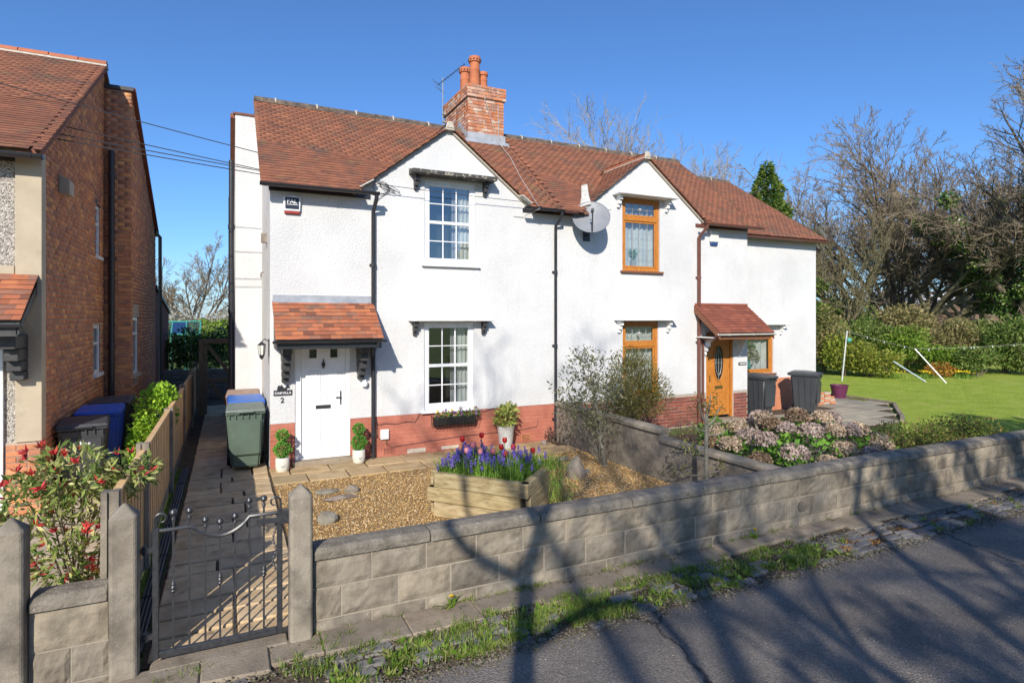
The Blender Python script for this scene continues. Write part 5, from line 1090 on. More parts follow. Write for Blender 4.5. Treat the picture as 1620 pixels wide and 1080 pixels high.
cb = MB(); cb.tube([(2.38, YF-.012, .72), (2.4, YF-.014, .6), (2.41, YF-.014, .35), (2.46, YF-.02, .34)], .006, 5); cb.tube([(2.38, YF-.012, .6)]+[(2.45+.08*i, YF-.012, .59+.012*math.sin(i*1.3)) for i in range(9)]+[(3.14, YF-.012, .66), (3.18, YF-.012, .74)], .005, 5); cb.tube([(2.56, YF-.03, .31), (2.57, YF-.012, .22), (2.66, YF-.01, .17), (4.0, YF-.01, .25), (5.3, YF-.01, .27), (5.62, YF-.01, .3), (5.65, YF-.01, .45)], .005, 5); cb.tube([(4.3, YF-.012, .75), (4.45, YF-.012, .68), (4.6, YF-.012, .72), (4.75, YF-.012, .74)], .005, 5)
tag(link('cable_run', cb.mesh('cable_run'), 'wire'), 'thin dark cables clipped across the terracotta base under the window', 'cable')
pl_ = thing('plaque', 'small dark plaque on the white pier right of the oak door', 'plaque', (11.3, YF, 1.4)); part(MB().box(11.16, 11.42, YF-.015, YF, 1.34, 1.41), 'plate', 'slate_sign', pl_, .003); part(MB().box(11.19, 11.39, YF-.017, YF-.014, 1.365, 1.385), 'lettering_line', 'letter', pl_)
# satellite dish
sd = thing('satellite_dish', 'grey satellite dish on the right house beside the party downpipe', 'satellite dish', (6.75, YF, 4.3))
ctr = Vector((6.68, YF-.38, 4.55)); ax = Vector((-.35, -.62, .42)).normalized(); u_ = ax.cross(Vector((0, 0, 1))).normalized(); v_ = u_.cross(ax)
m = MB(); rings = 7; sg_ = 28; m.v.append(tuple(ctr-ax*.09))
for r in range(1, rings+1):
    q = r/rings
    for k in range(sg_): an = 2*math.pi*k/sg_; m.v.append(tuple(ctr+u_*.38*q*math.cos(an)+v_*.4*q*math.sin(an)+ax*(.09*q*q-.09)))
for k in range(sg_): m.f.append((0, 1+k, 1+(k+1) % sg_))
for r in range(rings-1):
    for k in range(sg_): a = 1+r*sg_; m.f.append((a+k, a+sg_+k, a+sg_+(k+1) % sg_, a+(k+1) % sg_))
part(m, 'reflector', 'dish', sd, smooth=True); rim = [tuple(ctr+u_*.38*math.cos(2*math.pi*k/28)+v_*.4*math.sin(2*math.pi*k/28)) for k in range(29)]; part(MB().tube(rim, .008, 5), 'rim', 'dish', sd)
lnb = ctr+ax*.36-v_*.12; part(MB().tube([tuple(ctr-v_*.4-ax*.02), tuple(ctr-v_*.38+ax*.1), tuple(lnb)], .014, 6), 'arm', 'black_iron', sd); part(MB().tube([tuple(lnb), tuple(lnb-ax*.1+v_*.02)], [.035, .03], 10), 'receiver', 'dark_wood', sd)
part(MB().tube([tuple(ctr-ax*.09), (6.72, YF-.22, 4.42), (6.78, YF-.15, 4.25), (6.8, YF, 4.22)], .024, 8).box(6.72, 6.88, YF-.02, YF, 4.1, 4.32), 'mount', 'black_iron', sd)
# aerial on the chimney
ae = thing('tv_aerial', 'metal television aerial strapped to the left side of the chimney', 'aerial', (4.86, 14.2, 7.3)); ax0 = (4.9, 14.2)
part(MB().tube([(ax0[0], ax0[1], 7.35), (ax0[0], ax0[1], 8.55)], .013, 8), 'mast', 'dish', ae); part(MB().box(4.88, 5.0, 14.17, 14.23, 7.42, 7.46).box(4.88, 5.0, 14.17, 14.23, 7.62, 7.66), 'strap', 'steel', ae)
b0, b1 = Vector((ax0[0]-.1, ax0[1]+.1, 8.38)), Vector((ax0[0]+.4, ax0[1]-.5, 8.78)); bd = (b1-b0).normalized(); el = Vector((0, 0, 1)).cross(bd).normalized(); ev = bd.cross(el)
part(MB().tube([b0, b1], .01, 6), 'boom', 'black_iron', ae)
for i in range(9): p = b0+(b1-b0)*(.18+.1*i); part(MB().tube([p-el*.09, p+el*.09], .005, 4), 'director', 'steel', ae)
part(MB().tube([b0-el*.22+ev*.1, b0+el*.22+ev*.1], .006, 4).tube([b0-el*.22+ev*.04, b0+el*.22+ev*.04], .006, 4).tube([b0-el*.22-ev*.1, b0+el*.22-ev*.1], .006, 4).tube([b0-el*.22-ev*.16, b0+el*.22-ev*.16], .006, 4), 'reflector_rods', 'steel', ae)
# overhead wires and facade cables
def wire(label, a, b, sag, r=.008, mat='wire'):
    a, b = Vector(a), Vector(b); pts = [a.lerp(b, t)-Vector((0, 0, sag*4*t*(1-t))) for t in np.linspace(0, 1, 20)]
    tag(link('overhead_wire', MB().tube(pts, r, 5).mesh('overhead_wire'), mat), label, 'wire', 'overhead telephone wires')
POLE = (-16.0, 8.6)
wire('topmost overhead wire meeting the left gable of the white house', (POLE[0], POLE[1], 8.3), (.5, 11.4, 5.42), .25)
wire('second overhead wire from the top reaching the white house', (POLE[0], POLE[1], 7.3), (.5, 11.2, 5.08), .2)
wire('third overhead wire from the top, just above the lowest', (POLE[0], POLE[1]+.1, 6.5), (.5, 10.6, 4.92), .16)
wire('lowest overhead wire running to the eaves of the white house', (POLE[0], POLE[1]-.1, 6.3), (.5, 10.5, 4.84), .16)
wire('thin cable strung across the upper window of the left house to the dish', (2.35, YF-.2, 4.83), (7.35, YF-.12, 4.78), .03, .006)
wire('thin wire from the road to the left house, shadow on the wall', (-3.0, 2.4, 7.4), (2.42, YF-.06, 4.86), .2, .005) if False else None
tp = thing('telegraph_pole', 'timber telegraph pole beyond the brick house carrying the wires', 'pole', (POLE[0], POLE[1], 0)); part(MB().tube([(POLE[0], POLE[1], -.3), (POLE[0], POLE[1], 8.6)], [.14, .1], 10), 'shaft', 'gate_wood', tp); part(MB().box(POLE[0]-.06, POLE[0]+.06, POLE[1]-.6, POLE[1]+.6, 8.2, 8.3), 'crossarm', 'gate_wood', tp)
fc = MB(); c0 = Vector((2.62, YF-.02, 4.78))
for s in range(3): fc.tube([c0+Vector((-.16+.14*math.cos(t+s)+.1*s, -.02-.01*s, .03+.11*math.sin(t)*(1-.2*s))) for t in np.linspace(0, 6.0+s, 18)], .006, 4)
fc.tube([c0, c0+Vector((-.22, 0, -.2)), c0+Vector((-.3, .01, -.5)), c0+Vector((-.27, .01, -2.2))], .005, 4); fc.tube([c0+Vector((-.5, -.15, .12)), c0+Vector((-.2, -.05, .1)), c0], .006, 4)
tag(link('cable_loop', fc.mesh('cable_loop'), 'wire'), 'tangle of telephone cable looped on the wall left of the upper window', 'cable')
f2 = MB(); f2.tube([(5.75, 12.7, 7.5), (5.72, 12.6, 6.6), (5.75, 12.0, ZM(12.0)+.06), (5.6, 11.2, ZM(11.2)+.06), (5.5, 10.3, ZM(10.3)+.06), (5.48, 10.12, 4.62), (5.3, YF-.02, 4.5), (5.1, YF-.02, 4.5)], .006, 5); f2.tube([(5.32, 12.66, 7.8), (5.5, 12.66, 7.3), (5.72, 12.66, 6.62)], .006, 4)
tag(link('aerial_cable', f2.mesh('aerial_cable'), 'cable_white'), 'pale aerial cable running down the chimney and roof slope to the gutter', 'cable')
# ------------------------------------------------------------------ planters and pots
PL = thing('raised_planter', 'square raised flower bed of weathered timber sleepers on the gravel', 'planter', (3.1, 7.0, 0))
pL, pF, pR = Vector((2.27, 7.2, 0)), Vector((3.17, 6.15, 0)), Vector((3.9, 6.87, 0)); pB_ = pL+pR-pF; corners = [pL, pF, pR, pB_]; hz = .182
cen = (pL+pR)/2
for lv in range(3):
    for k in range(4):
        a, b = corners[k], corners[(k+1) % 4]; d = (b-a).normalized(); n = Vector((d.y, -d.x, 0)); tk = .1
        sa, sb = (0, tk) if (k+lv) % 2 else (tk, 0)
        a2_, b2_ = a+d*(sa+.002), b-d*(sb+.002)
        q = [a2_, b2_, b2_-n*tk, a2_-n*tk]; rgp = random.Random(lv*4+k); of = n*rgp.uniform(-.006, .006)
        part(MB().prism([p+of+Vector((0, 0, lv*hz+.002)) for p in q], (0, 0, hz-.005)), 'sleeper', 'sleeper', PL, .008)
part(MB().prism([cen+(p-cen)*.9+Vector((0, 0, .1)) for p in corners], (0, 0, .36)), 'soil', 'soil', PL)
rg = np.random.default_rng(5)
def in_bed(n, rg, m=.88):
    s, t = rg.uniform(.08, .92, n), rg.uniform(.08, .92, n); a = np.array(pL); e1 = np.array(pF-pL); e2 = np.array(pB_-pL); return a+e1*s[:, None]+e2*t[:, None]+np.array([0, 0, .46])
P = in_bed(2300, rg); V, F = blades(rg, P, .28, .015, .6, 3); tag(link('strap_foliage', np_mesh('strap_foliage', V, F), 'strap'), 'mass of green strap leaves of the bulbs in the planter', 'leaves', None, 'stuff')
P = in_bed(210, rg); sp = P+np.array([0, 0, .0]); VV, FF, base = [], [], 0
nfl = 34
for p in P:
    if (p[0]-3.25)**2+(p[1]-6.45)**2 < .12 and rg.random() < .7: continue
    h = rg.uniform(.1, .27); lean = rg.normal(size=2)*.05; top = p+np.array([lean[0], lean[1], h]); 
    t = rg.random(nfl); c = top+np.stack([rg.normal(size=nfl)*.011*(1.1-t), rg.normal(size=nfl)*.011*(1.1-t), t*.085], 1)
    V, F = leaf_geo(c, rdir(rg, nfl)+np.array([0, 0, -.4]), rdir(rg, nfl), .02*np.ones(nfl), .017*np.ones(nfl)); VV.append(V); FF.append(F+base); base += len(V)
tag(link('grape_hyacinths', np_mesh('grape_hyacinths', np.concatenate(VV), [np.concatenate(FF)]), 'muscari'), 'mass of purple blue grape hyacinth spikes filling the planter', 'flowers', None, 'stuff')
# pale leaves spilling over the right corner
P = np.array(pR)+rg.normal(size=(260, 3))*np.array([.12, .12, 0])+np.array([-.08, 0, .5]); V, F = blades(rg, P, .2, .012, 1.1, 3); V[:, 2] -= 0
P2 = np.array(pR)+np.stack([rg.normal(size=160)*.1+.02, rg.normal(size=160)*.1-.03, rg.uniform(.1, .5, 160)], 1); V2, F2 = leaf_geo(P2, rdir(rg, 160)*.4+np.array([.2, -.1, -1]), rdir(rg, 160), .18*np.ones(160), .012*np.ones(160))
Vc = np.concatenate([V, V2]); tag(link('trailing_leaves', np_mesh('trailing_leaves', Vc, F+[F2+len(V)]), 'strap_pale'), 'pale green leaves spilling over the right corner of the planter', 'leaves', None, 'stuff')
def tulip(label, x, y, h, mat):
    t = thing('tulip', label, 'tulip', (x, y, .46), 'tulips in the planter'); z = .46+h; rgt = np.random.default_rng(int(x*1000+y*77))
    part(MB().tube([(x+.01, y, .44), (x, y+.004, .46+h*.6), (x, y, z)], .005, 5), 'stem', 'strap', t)
    m = MB(); prof = [(.004, 0), (.026, .012), (.035, .035), (.033, .055), (.024, .075)]; n = 12
    m.lathe([(r, zz) for r, zz in prof], (x, y, z), n, False)
    for i, v in enumerate(m.v):
        k = i % n
        if i >= 4*n: m.v[i] = (v[0], v[1], v[2]+(.012 if k % 2 else -.012))
    part(m, 'bloom', mat, t, smooth=True)
    P = np.array([[x, y, .46]]*4)+rgt.normal(size=(4, 3))*.01; V, F = blades(rgt, P, .26, .05, .5, 4); link('leaf', np_mesh('leaf', V, F), 'strap', t)
def bed(s, t): p = pL+(pF-pL)*s+(pB_-pL)*t; return p.x, p.y
TUL = [('tall red tulip standing leftmost and farthest back in the planter', .16, .6, .36, 'tulip_red'), ('tallest red tulip at the back of the planter, left of the white pot', .28, .88, .37, 'tulip_red'), ('red tulip at the back in front of the white pot', .52, .93, .32, 'tulip_red'),
       ('large pink tulip nearest the left corner of the planter', .34, .42, .34, 'tulip_pink'), ('small pink tulip left of the large pink one', .28, .38, .27, 'tulip_pink'), ('pink tulip just right of the large pink one', .42, .4, .27, 'tulip_pink'), ('pale pink tulip in the middle of the front row', .52, .5, .26, 'tulip_pink'),
       ('red tulip in the middle of the planter', .55, .7, .28, 'tulip_red'), ('short red tulip low in the middle among the leaves', .6, .66, .2, 'tulip_red'), ('coral red tulip right of the middle pair', .66, .76, .28, 'tulip_red'), ('red tulip farthest right in the planter', .84, .84, .24, 'tulip_red')]
for lb, s, t_, h, mt in TUL: x, y = bed(s, t_); tulip(lb, x, y, h, mt)
def topiary(label, x, y):
    t = thing('topiary_pot', label, 'potted topiary', (x, y, 0), 'topiary pots by the white door', local=True); 
    m = MB().lathe([(.085, 0), (.1, .02), (.108, .1), (.106, .21), (.1, .225), (.09, .22), (.085, .19), (0, .19)], (0, 0, .012), 22); p = part(m, 'pot', 'pot_white', t, smooth=True)
    hm = MB()
    for s in (-1, 1): hm.prism([(0, -.1085, .085), (s*.026, -.1065, .108), (s*.03, -.106, .125), (s*.02, -.1065, .122), (0, -.1085, .1)], (0, -.003, 0))
    part(hm, 'heart_motif', 'dish', p); part(MB().tube([(0, 0, .2), (0, 0, .64)], .012, 6), 'stem', 'bark', t)
    rg = np.random.default_rng(int(x*100)); foliage('large_ball', rg, 1500, [((0, 0, .36), (.115, .115, .115))], .028, 'box', t, .7, .8, jitter=.8); foliage('small_ball', rg, 1000, [((0, 0, .59), (.088, .088, .088))], .026, 'box', t, .7, .8, jitter=.8); return t
topiary('double ball topiary in a cream pot left of the white door', .8, 10.24); topiary('double ball topiary in a cream pot right of the white door', 2.03, 10.28)
tr = thing('window_trough', 'black wire trough of pansies hanging under the lower window', 'hanging basket', (3.8, YF, .5)); m = MB(); x0, x1 = 3.4, 4.26
for q in range(13):
    x = x0+(x1-x0)*q/12; e = 1-.12*(abs(q-6)/6)**2; m.tube([(x, YF-.005, .66), (x, YF-.05, .62-.17*e), (x, YF-.17, .6-.14*e), (x, YF-.22, .66)], .005, 4)
m.tube([(x0, YF, .67), (x0, YF-.22, .67), (x1, YF-.22, .67), (x1, YF, .67)], .008, 5); m.tube([(x0, YF-.12, .52), (x1, YF-.12, .52)], .005, 4); part(m, 'wire_frame', 'black_iron', tr)
part(MB().prism([(x0+.02, YF-.01, .64), (x0+.02, YF-.2, .64), (x0+.02, YF-.16, .5), (x0+.02, YF-.03, .48)], (x1-x0-.04, 0, 0)), 'liner', 'rubber', tr, .02)
rg = np.random.default_rng(9); foliage('pansy_leaves', rg, 260, [((3.5+.15*i, YF-.11, .68), (.07, .07, .05)) for i in range(6)], .04, 'hyd', tr, .7); foliage('pansies', rg, 150, [((3.5+.15*i, YF-.12, .72+.02*(i % 2)), (.055, .06, .05)) for i in range(6)], .045, 'pansy', tr, .95, .6)
sk = thing('potted_shrub', 'variegated shrub in a tall pale metal pot against the terracotta wall', 'potted plant', (4.78, 10.2, 0)); part(MB().lathe([(.12, 0), (.17, .42), (.18, .43), (.16, .43), (.15, .38), (0, .38)], (4.78, 10.2, .012), 20), 'pot', 'pot_zinc', sk, smooth=True)
foliage('foliage', np.random.default_rng(2), 420, [((4.78, 10.2, .6), (.2, .19, .2)), ((4.84, 10.22, .75), (.13, .13, .12))], .11, 'skimmia', sk, .38, .3, .2)
pp = thing('flower_pot', 'purple round plant pot on the patio edge near the lawn', 'plant pot', (17.1, 12.1, 0)); part(MB().lathe([(.17, 0), (.25, .36), (.265, .37), (.265, .4), (.24, .4), (.23, .34), (0, .33)], (17.1, 12.1, .01), 20), 'pot', 'pot_purple', pp, smooth=True)
wp = thing('window_plant', 'green grassy pot plant standing inside the upper oak window', 'potted plant', (8.1, YF+.13, 3.58)); part(MB().lathe([(.05, 0), (.07, .16), (.06, .16)], (8.12, YF+.135, 3.6), 10), 'pot', 'curtain_grey', wp); V, F = blades(np.random.default_rng(1), np.array([[8.12, YF+.135, 3.74]]*160), .3, .02, .5, 3); V[:, 1] = np.clip(V[:, 1], YF+.1, YF+.19); link('foliage', np_mesh('foliage', V, F), 'box', wp)
fv = thing('flower_vase', 'vase of pale flowers standing inside the extension window', 'vase', (12.6, YX+.14, 1.1)); part(MB().lathe([(.05, 0), (.08, .1), (.04, .25), (.06, .3)], (12.55, YX+.14, 1.08), 12), 'vase', 'teal', fv); foliage('flowers', np.random.default_rng(3), 200, [((12.5, YX+.15, 1.6), (.35, .04, .2)), ((12.7, YX+.15, 1.45), (.3, .04, .15))], .08, 'blossom', fv, .9); foliage('leaves', np.random.default_rng(4), 200, [((12.4, YX+.16, 1.75), (.4, .03, .15))], .09, 'ivy', fv, .6)
# rocks, bricks
def rock(label, x, y, s, seed, name='rock', tall=1.0):
    rg = np.random.default_rng(seed); bm = bmesh.new(); bmesh.ops.create_icosphere(bm, subdivisions=2, radius=1)
    pl_n = [np.array(q) for q in rdir(rg, 7)]; 
    for v in bm.verts:
        c = np.array(v.co)
        for q in pl_n:
            k = c @ q-.62
            if k > 0: c = c-q*k*.9
        tp = 1-(.6*max(0, c[2]) if tall > 1.1 else 0); v.co = (c[0]*s[0]*tp+x, c[1]*s[1]*tp+y, c[2]*s[2]*tall+s[2]*.35)
    me = bpy.data.meshes.new(name); bm.to_mesh(me); bm.free(); return tag(link(name, me, 'stone'), label, 'rock', 'garden rocks')
rock('pointed brown rock on the gravel right of the planter', 4.93, 7.9, (.24, .19, .2), 3, tall=1.35); rock('flat grey stone lying behind the pointed brown rock', 5.15, 8.05, (.15, .12, .05), 4); rock('flat pale stone near the foot of the olive tree', 5.28, 8.95, (.16, .1, .045), 5)
rock('flat green grey slate by the path flags', 1.28, 8.75, (.18, .12, .05), 6); rock('long flat blue grey slate beside the right gate post', 1.38, 8.35, (.26, .1, .04), 7); rock('small brown boulder at the edge of the gravel by the flags', 1.6, 8.62, (.12, .1, .1), 8); rock('grey boulder just behind the right gate post', 1.1, 7.5, (.13, .12, .1), 9); rock('pink rounded stone at the foot of the wall by the party downpipe', 5.6, 10.15, (.09, .08, .08), 10)
bk = thing('brick_stack', 'small stack of reclaimed bricks at the corner of the extension', 'bricks', (15.4, 11.36, 0)); rg = random.Random(3)
for i in range(5):
    for j in range(3 if i < 3 else 2): part(MB().box(15.12+j*.23+rg.uniform(-.02, .02), 15.34+j*.23, 11.3+rg.uniform(-.03, .03), 11.42, .02+i*.07, .085+i*.07), 'brick', 'cement' if (i+j) % 2 else 'brick_orange', bk, .006)
# ------------------------------------------------------------------ front garden plants
def shrub(name, label, cat, base, blobs, n, size, leaf, seed, stems=8, stem_mat='bark', aspect=.5, shell=.3, droop=0, group=None, stem_r=.012, jitter=1.0):
    t = thing(name, label, cat, base, group); rg = np.random.default_rng(seed); br = Branches(); br.nodes = {}
    for i in range(stems):
        b = blobs[i % len(blobs)]; tip = np.array(b[0])+rdir(rg, 1)[0]*np.array(b[1])*.7; p0 = np.array(base)+np.array([rg.normal()*.05, rg.normal()*.05, -.05]); mid = (p0+tip)/2+rg.normal(size=3)*.08
        k = 6; pts = [(1-u)**2*p0+2*u*(1-u)*mid+u*u*tip for u in np.linspace(0, 1, k)]; br.add(pts, [stem_r*(1-.7*i_/(k-1)) for i_ in range(k)], 5)
        for q in range(4):
            s = pts[2+q % 4]; e = s+rdir(rg, 1)[0]*np.array(b[1])*.5+np.array([0, 0, .06]); br.add([s, (s+e)/2+rg.normal(size=3)*.03, e], [stem_r*.45, stem_r*.35, stem_r*.2], 4)
    if stems: br.build('stems', stem_mat, t)
    foliage('foliage', rg, n, blobs, size, leaf, t, aspect, shell, droop, jitter=jitter); return t, rg
# olive tree
ol, rg = shrub('olive_tree', 'small olive tree with sparse grey green leaves in the gravel corner', 'tree', (5.75, 8.35, 0), [((5.55, 8.4, 1.35), (.62, .55, .62)), ((5.2, 8.3, 1.1), (.42, .4, .4)), ((6.0, 8.5, 1.3), (.38, .4, .5)), ((5.5, 8.3, .75), (.5, .45, .35)), ((5.4, 8.4, 1.75), (.3, .3, .3))], 2300, .075, 'olive', 4, 14, 'bark_pale', .34, .05, stem_r=.007, jitter=1.4)
part(MB().tube([(5.78, 8.35, -.05), (5.72, 8.34, .3), (5.66, 8.36, .7), (5.6, 8.4, 1.1), (5.56, 8.42, 1.5)], [.045, .04, .034, .025, .012], 8), 'trunk', 'bark_pale', ol, smooth=True)
shrub('broom_bush', 'yellow green feathery bush growing in front of the right house window', 'shrub', (7.1, 9.3, 0), [((7.15, 9.3, 1.15), (.62, .45, .6)), ((7.0, 9.3, 1.55), (.36, .3, .35)), ((7.5, 9.3, .95), (.42, .4, .4)), ((6.75, 9.3, .85), (.4, .4, .45))], 7500, .08, 'broom', 6, 14, 'bark', .2, .1, -.5, jitter=.8)
hs = thing('holly_sapling', 'thin grey sapling with few yellow green leaves behind the front wall', 'tree', (5.68, 5.9, 0)); rg = np.random.default_rng(8); x, y = 5.68, 5.9
br = Branches(); br.nodes = {}; br.add([(x, y, -.1), (x+.01, y, .4), (x, y, .8), (x+.01, y, 1.2)], [.036, .031, .027, .02], 8); tips = []
for z0, dx, dy, dz, r in ((.42, -.55, .1, .12, .011), (.44, .42, .0, .1, .011), (.3, -.25, -.1, -.22, .009), (.62, -.45, -.1, .22, .01), (.75, -.3, .1, .14, .01), (1.0, -.3, .0, .16, .014), (1.05, .3, .05, .24, .016), (1.1, .18, .1, .36, .016), (1.1, -.15, 0, .34, .014), (.95, .32, -.1, .08, .012), (1.15, 0, 0, .22, .014)):
    a = np.array([x, y, z0]); b = a+np.array([dx, dy, dz]); mid = (a+b)/2+np.array([0, 0, -.04]); br.add([a, mid, b], [r, r*.8, r*.45], 6); tips += [a+(b-a)*u for u in (.55, .75, 1.0)]
br.build('trunk', 'bark_pale', hs); tp_ = np.repeat(np.array(tips), 16, 0)+rg.normal(size=(len(tips)*16, 3))*.05
V, F = leaf_geo(tp_, rdir(rg, len(tp_)), rdir(rg, len(tp_)), rg.uniform(.03, .06, len(tp_)), rg.uniform(.014, .026, len(tp_))); link('foliage', np_mesh('foliage', V, [F]), 'holly', hs)
# pieris with red young leaves
pi_, rg = shrub('pieris_shrub', 'pieris shrub with red young leaves behind the left posts', 'shrub', (-1.08, 5.75, 0), [((-1.12, 5.75, 1.25), (.3, .28, .24)), ((-1.4, 5.7, 1.05), (.26, .26, .24)), ((-.75, 5.85, 1.2), (.22, .22, .13)), ((-1.12, 5.6, .62), (.26, .22, .22)), ((-.95, 5.8, 1.05), (.25, .2, .2))], 2400, .08, 'pieris', 12, 16, 'bark', .3, .35, .1, stem_r=.012)
tp_, dd = blob_pts(rg, 46, [((-1.12, 5.72, 1.34), (.3, .28, .22)), ((-1.4, 5.66, 1.1), (.26, .26, .24)), ((-.75, 5.85, 1.25), (.22, .22, .12)), ((-1.1, 5.55, .68), (.27, .22, .22))], .9); k = 9
P = np.repeat(tp_, k, 0); D = rdir(rg, len(P))+np.repeat(dd, k, 0)*.8+np.array([0, 0, .5]); V, F = leaf_geo(P, D, rdir(rg, len(P)), rg.uniform(.045, .08, len(P)), .021*np.ones(len(P))); link('red_shoots', np_mesh('red_shoots', V, [F]), 'pieris_red', pi_)['kind'] = 'stuff'
shrub('lime_shrub', 'bright lime green shrub leaning on the fence in the neighbouring yard', 'shrub', (-1.02, 10.75, 0), [((-1.02, 10.75, 1.0), (.28, .35, .38)), ((-.95, 10.8, 1.25), (.22, .25, .2)), ((-1.1, 10.6, .6), (.26, .3, .4)), ((-1.15, 10.4, .5), (.2, .25, .3))], 4200, .06, 'lime', 14, 8, 'bark', .6, .45)
# hydrangea
hy, rg = shrub('hydrangea_bush', 'large hydrangea bush with dried brown flower heads behind the front wall', 'shrub', (7.8, 6.2, 0), [((7.6, 5.9, .42), (.8, .6, .4)), ((8.3, 6.4, .5), (.7, .7, .4)), ((7.2, 6.5, .4), (.6, .6, .35)), ((8.8, 5.9, .4), (.5, .5, .35))], 1700, .085, 'hyd', 3, 40, 'twig_pale', .75, .5, stem_r=.008)
hp = []; r2 = random.Random(6)
for i in range(400):
    a, q = r2.uniform(0, 6.283), math.sqrt(r2.random()); px, py = 7.95+1.45*q*math.cos(a), 6.3+1.05*q*math.sin(a); pz_ = .52+.42*(1-q*q)+.06*(py-6.3)+r2.uniform(-.08, .06)
    if py < 5.32: continue
    if all((px-u[0])**2+(py-u[1])**2+(pz_-u[2])**2 > .32**2 for u in hp): hp.append((px, py, pz_))
for i, (px, py, pz_) in enumerate(hp[:46]):
    rr = r2.uniform(.13, .185); n = 420; rgh = np.random.default_rng(i); d_ = rdir(rgh, n); d_[:, 2] = np.where(d_[:, 2] < -.35, -d_[:, 2], d_[:, 2]); c = np.array([px, py, pz_])+d_*np.array([rr, rr, rr*.72])*rgh.uniform(.8, 1.02, n)[:, None]
    V, F = leaf_geo(c, rdir(rgh, n)+d_*.6, d_, .042*np.ones(n), .038*np.ones(n)); link('flower_head', np_mesh('flower_head', V, [F]), 'hyd_brown' if i % 6 == 1 else ('hyd_mauve' if i % 4 == 0 else 'hyd_dry'), hy)
shrub('low_hedge', 'low bronze and green hedge behind the front wall right of the hydrangea', 'hedge', (10.3, 5.8, 0), [((9.3+.42*i, 5.75+.12*math.sin(i*2), .45+.05*math.sin(i*1.7)), (.36, .4, .34)) for i in range(7)], 9000, .05, 'euonymus', 5, 24, 'bark', .5, .4, stem_r=.007)
shrub('heather_clump', 'purplish twiggy clump behind the dividing wall near the brown downpipe', 'shrub', (7.3, 8.0, 0), [((7.3, 8.0, .4), (.45, .35, .35))], 1500, .06, 'heather', 7, 20, 'twig', .14, .1, -.6, stem_r=.006)
shrub('green_clump', 'small bright green leafy clump left of the hydrangea', 'plant', (7.15, 7.0, 0), [((7.05, 6.9, .4), (.35, .4, .3)), ((7.3, 7.4, .5), (.3, .3, .3))], 900, .07, 'hyd', 9, 6, 'bark', .6, .3)
shrub('red_clump', 'small dark red leafed plant at the wall foot by the party downpipe', 'plant', (5.82, 10.3, 0), [((5.82, 10.3, .16), (.12, .1, .14))], 120, .06, 'heather', 10, 5, 'bark', .4, .2)
# ------------------------------------------------------------------ weeds, grass, lawn
rg = np.random.default_rng(21); Ps = []
def tuft(x, y, n, s, z=-.015): Ps.append(np.stack([x+rg.normal(size=n)*s, y+rg.normal(size=n)*s*.7, np.full(n, z)], 1))
for i in range(125):
    x = .45+rg.random()**.9*5.3; y = 4.06+rg.random()*.46
    tuft(x, y, int(rg.integers(30, 110)), rg.uniform(.03, .075))
for i in range(60): tuft(rg.uniform(.3, 6), 4.56+rg.normal()*.03, int(rg.integers(8, 40)), .03)
for i in range(40): tuft(rg.uniform(.6, 9), 4.87, int(rg.integers(5, 20)), .02)
for i in range(30): tuft(rg.uniform(5.5, 12), 4.05+rg.random()*.36, int(rg.integers(10, 40)), .03)
for x, y in ((.66, 4.72), (.85, 4.75), (.45, 4.45), (-.35, 4.7), (-.2, 4.72), (1.25, 4.84), (2.43, 4.84), (2.6, 4.85), (3.6, 4.86), (3.8, 4.86), (5.3, 4.86), (5.7, 4.86), (.72, 4.6), (-.42, 4.6), (1.9, 4.86)): tuft(x, y, 60, .045)
P = np.concatenate(Ps); V, F = blades(rg, P, .03+.05*rg.random(len(P)), .007, .8, 2); tag(link('kerb_grass', np_mesh('kerb_grass', V, F), 'grass'), 'tufts of grass and weeds growing between the setts along the road edge', 'grass', None, 'stuff')
Ps = []
for x, y in ((6.05, 4.2), (6.3, 4.3), (6.55, 4.18), (6.7, 4.32), (7.2, 4.28), (7.9, 4.3), (9.3, 4.33)): tuft(x, y, 50, .05)
P = np.concatenate(Ps); V, F = blades(rg, P, np.full(len(P), .035), .008, 1.2, 2); tag(link('dead_grass', np_mesh('dead_grass', V, F), 'orange_dead'), 'patches of dead orange grass between the setts on the right', 'grass', None, 'stuff')
Wp, Wd = [], []
for i in range(150):
    x = .45+rg.random()**.9*5.6; y = 4.05+rg.random()*.42; k = int(rg.integers(7, 14)); a = rg.uniform(0, 6.28, k)
    Wp.append(np.stack([np.full(k, x), np.full(k, y), np.full(k, -.004)], 1)+rg.normal(size=(k, 3))*np.array([.008, .008, 0])); Wd.append(np.stack([np.cos(a), np.sin(a), rg.uniform(.15, .8, k)], 1))
Wp, Wd = np.concatenate(Wp), np.concatenate(Wd); V, F = leaf_geo(Wp, Wd, np.array([[0, 0, 1.]])+rdir(rg, len(Wp))*.3, rg.uniform(.04, .085, len(Wp)), rg.uniform(.014, .028, len(Wp))); tag(link('kerb_weeds', np_mesh('kerb_weeds', V, [F]), 'grass'), 'broad leaved weed rosettes among the setts along the road edge', 'weeds', None, 'stuff')
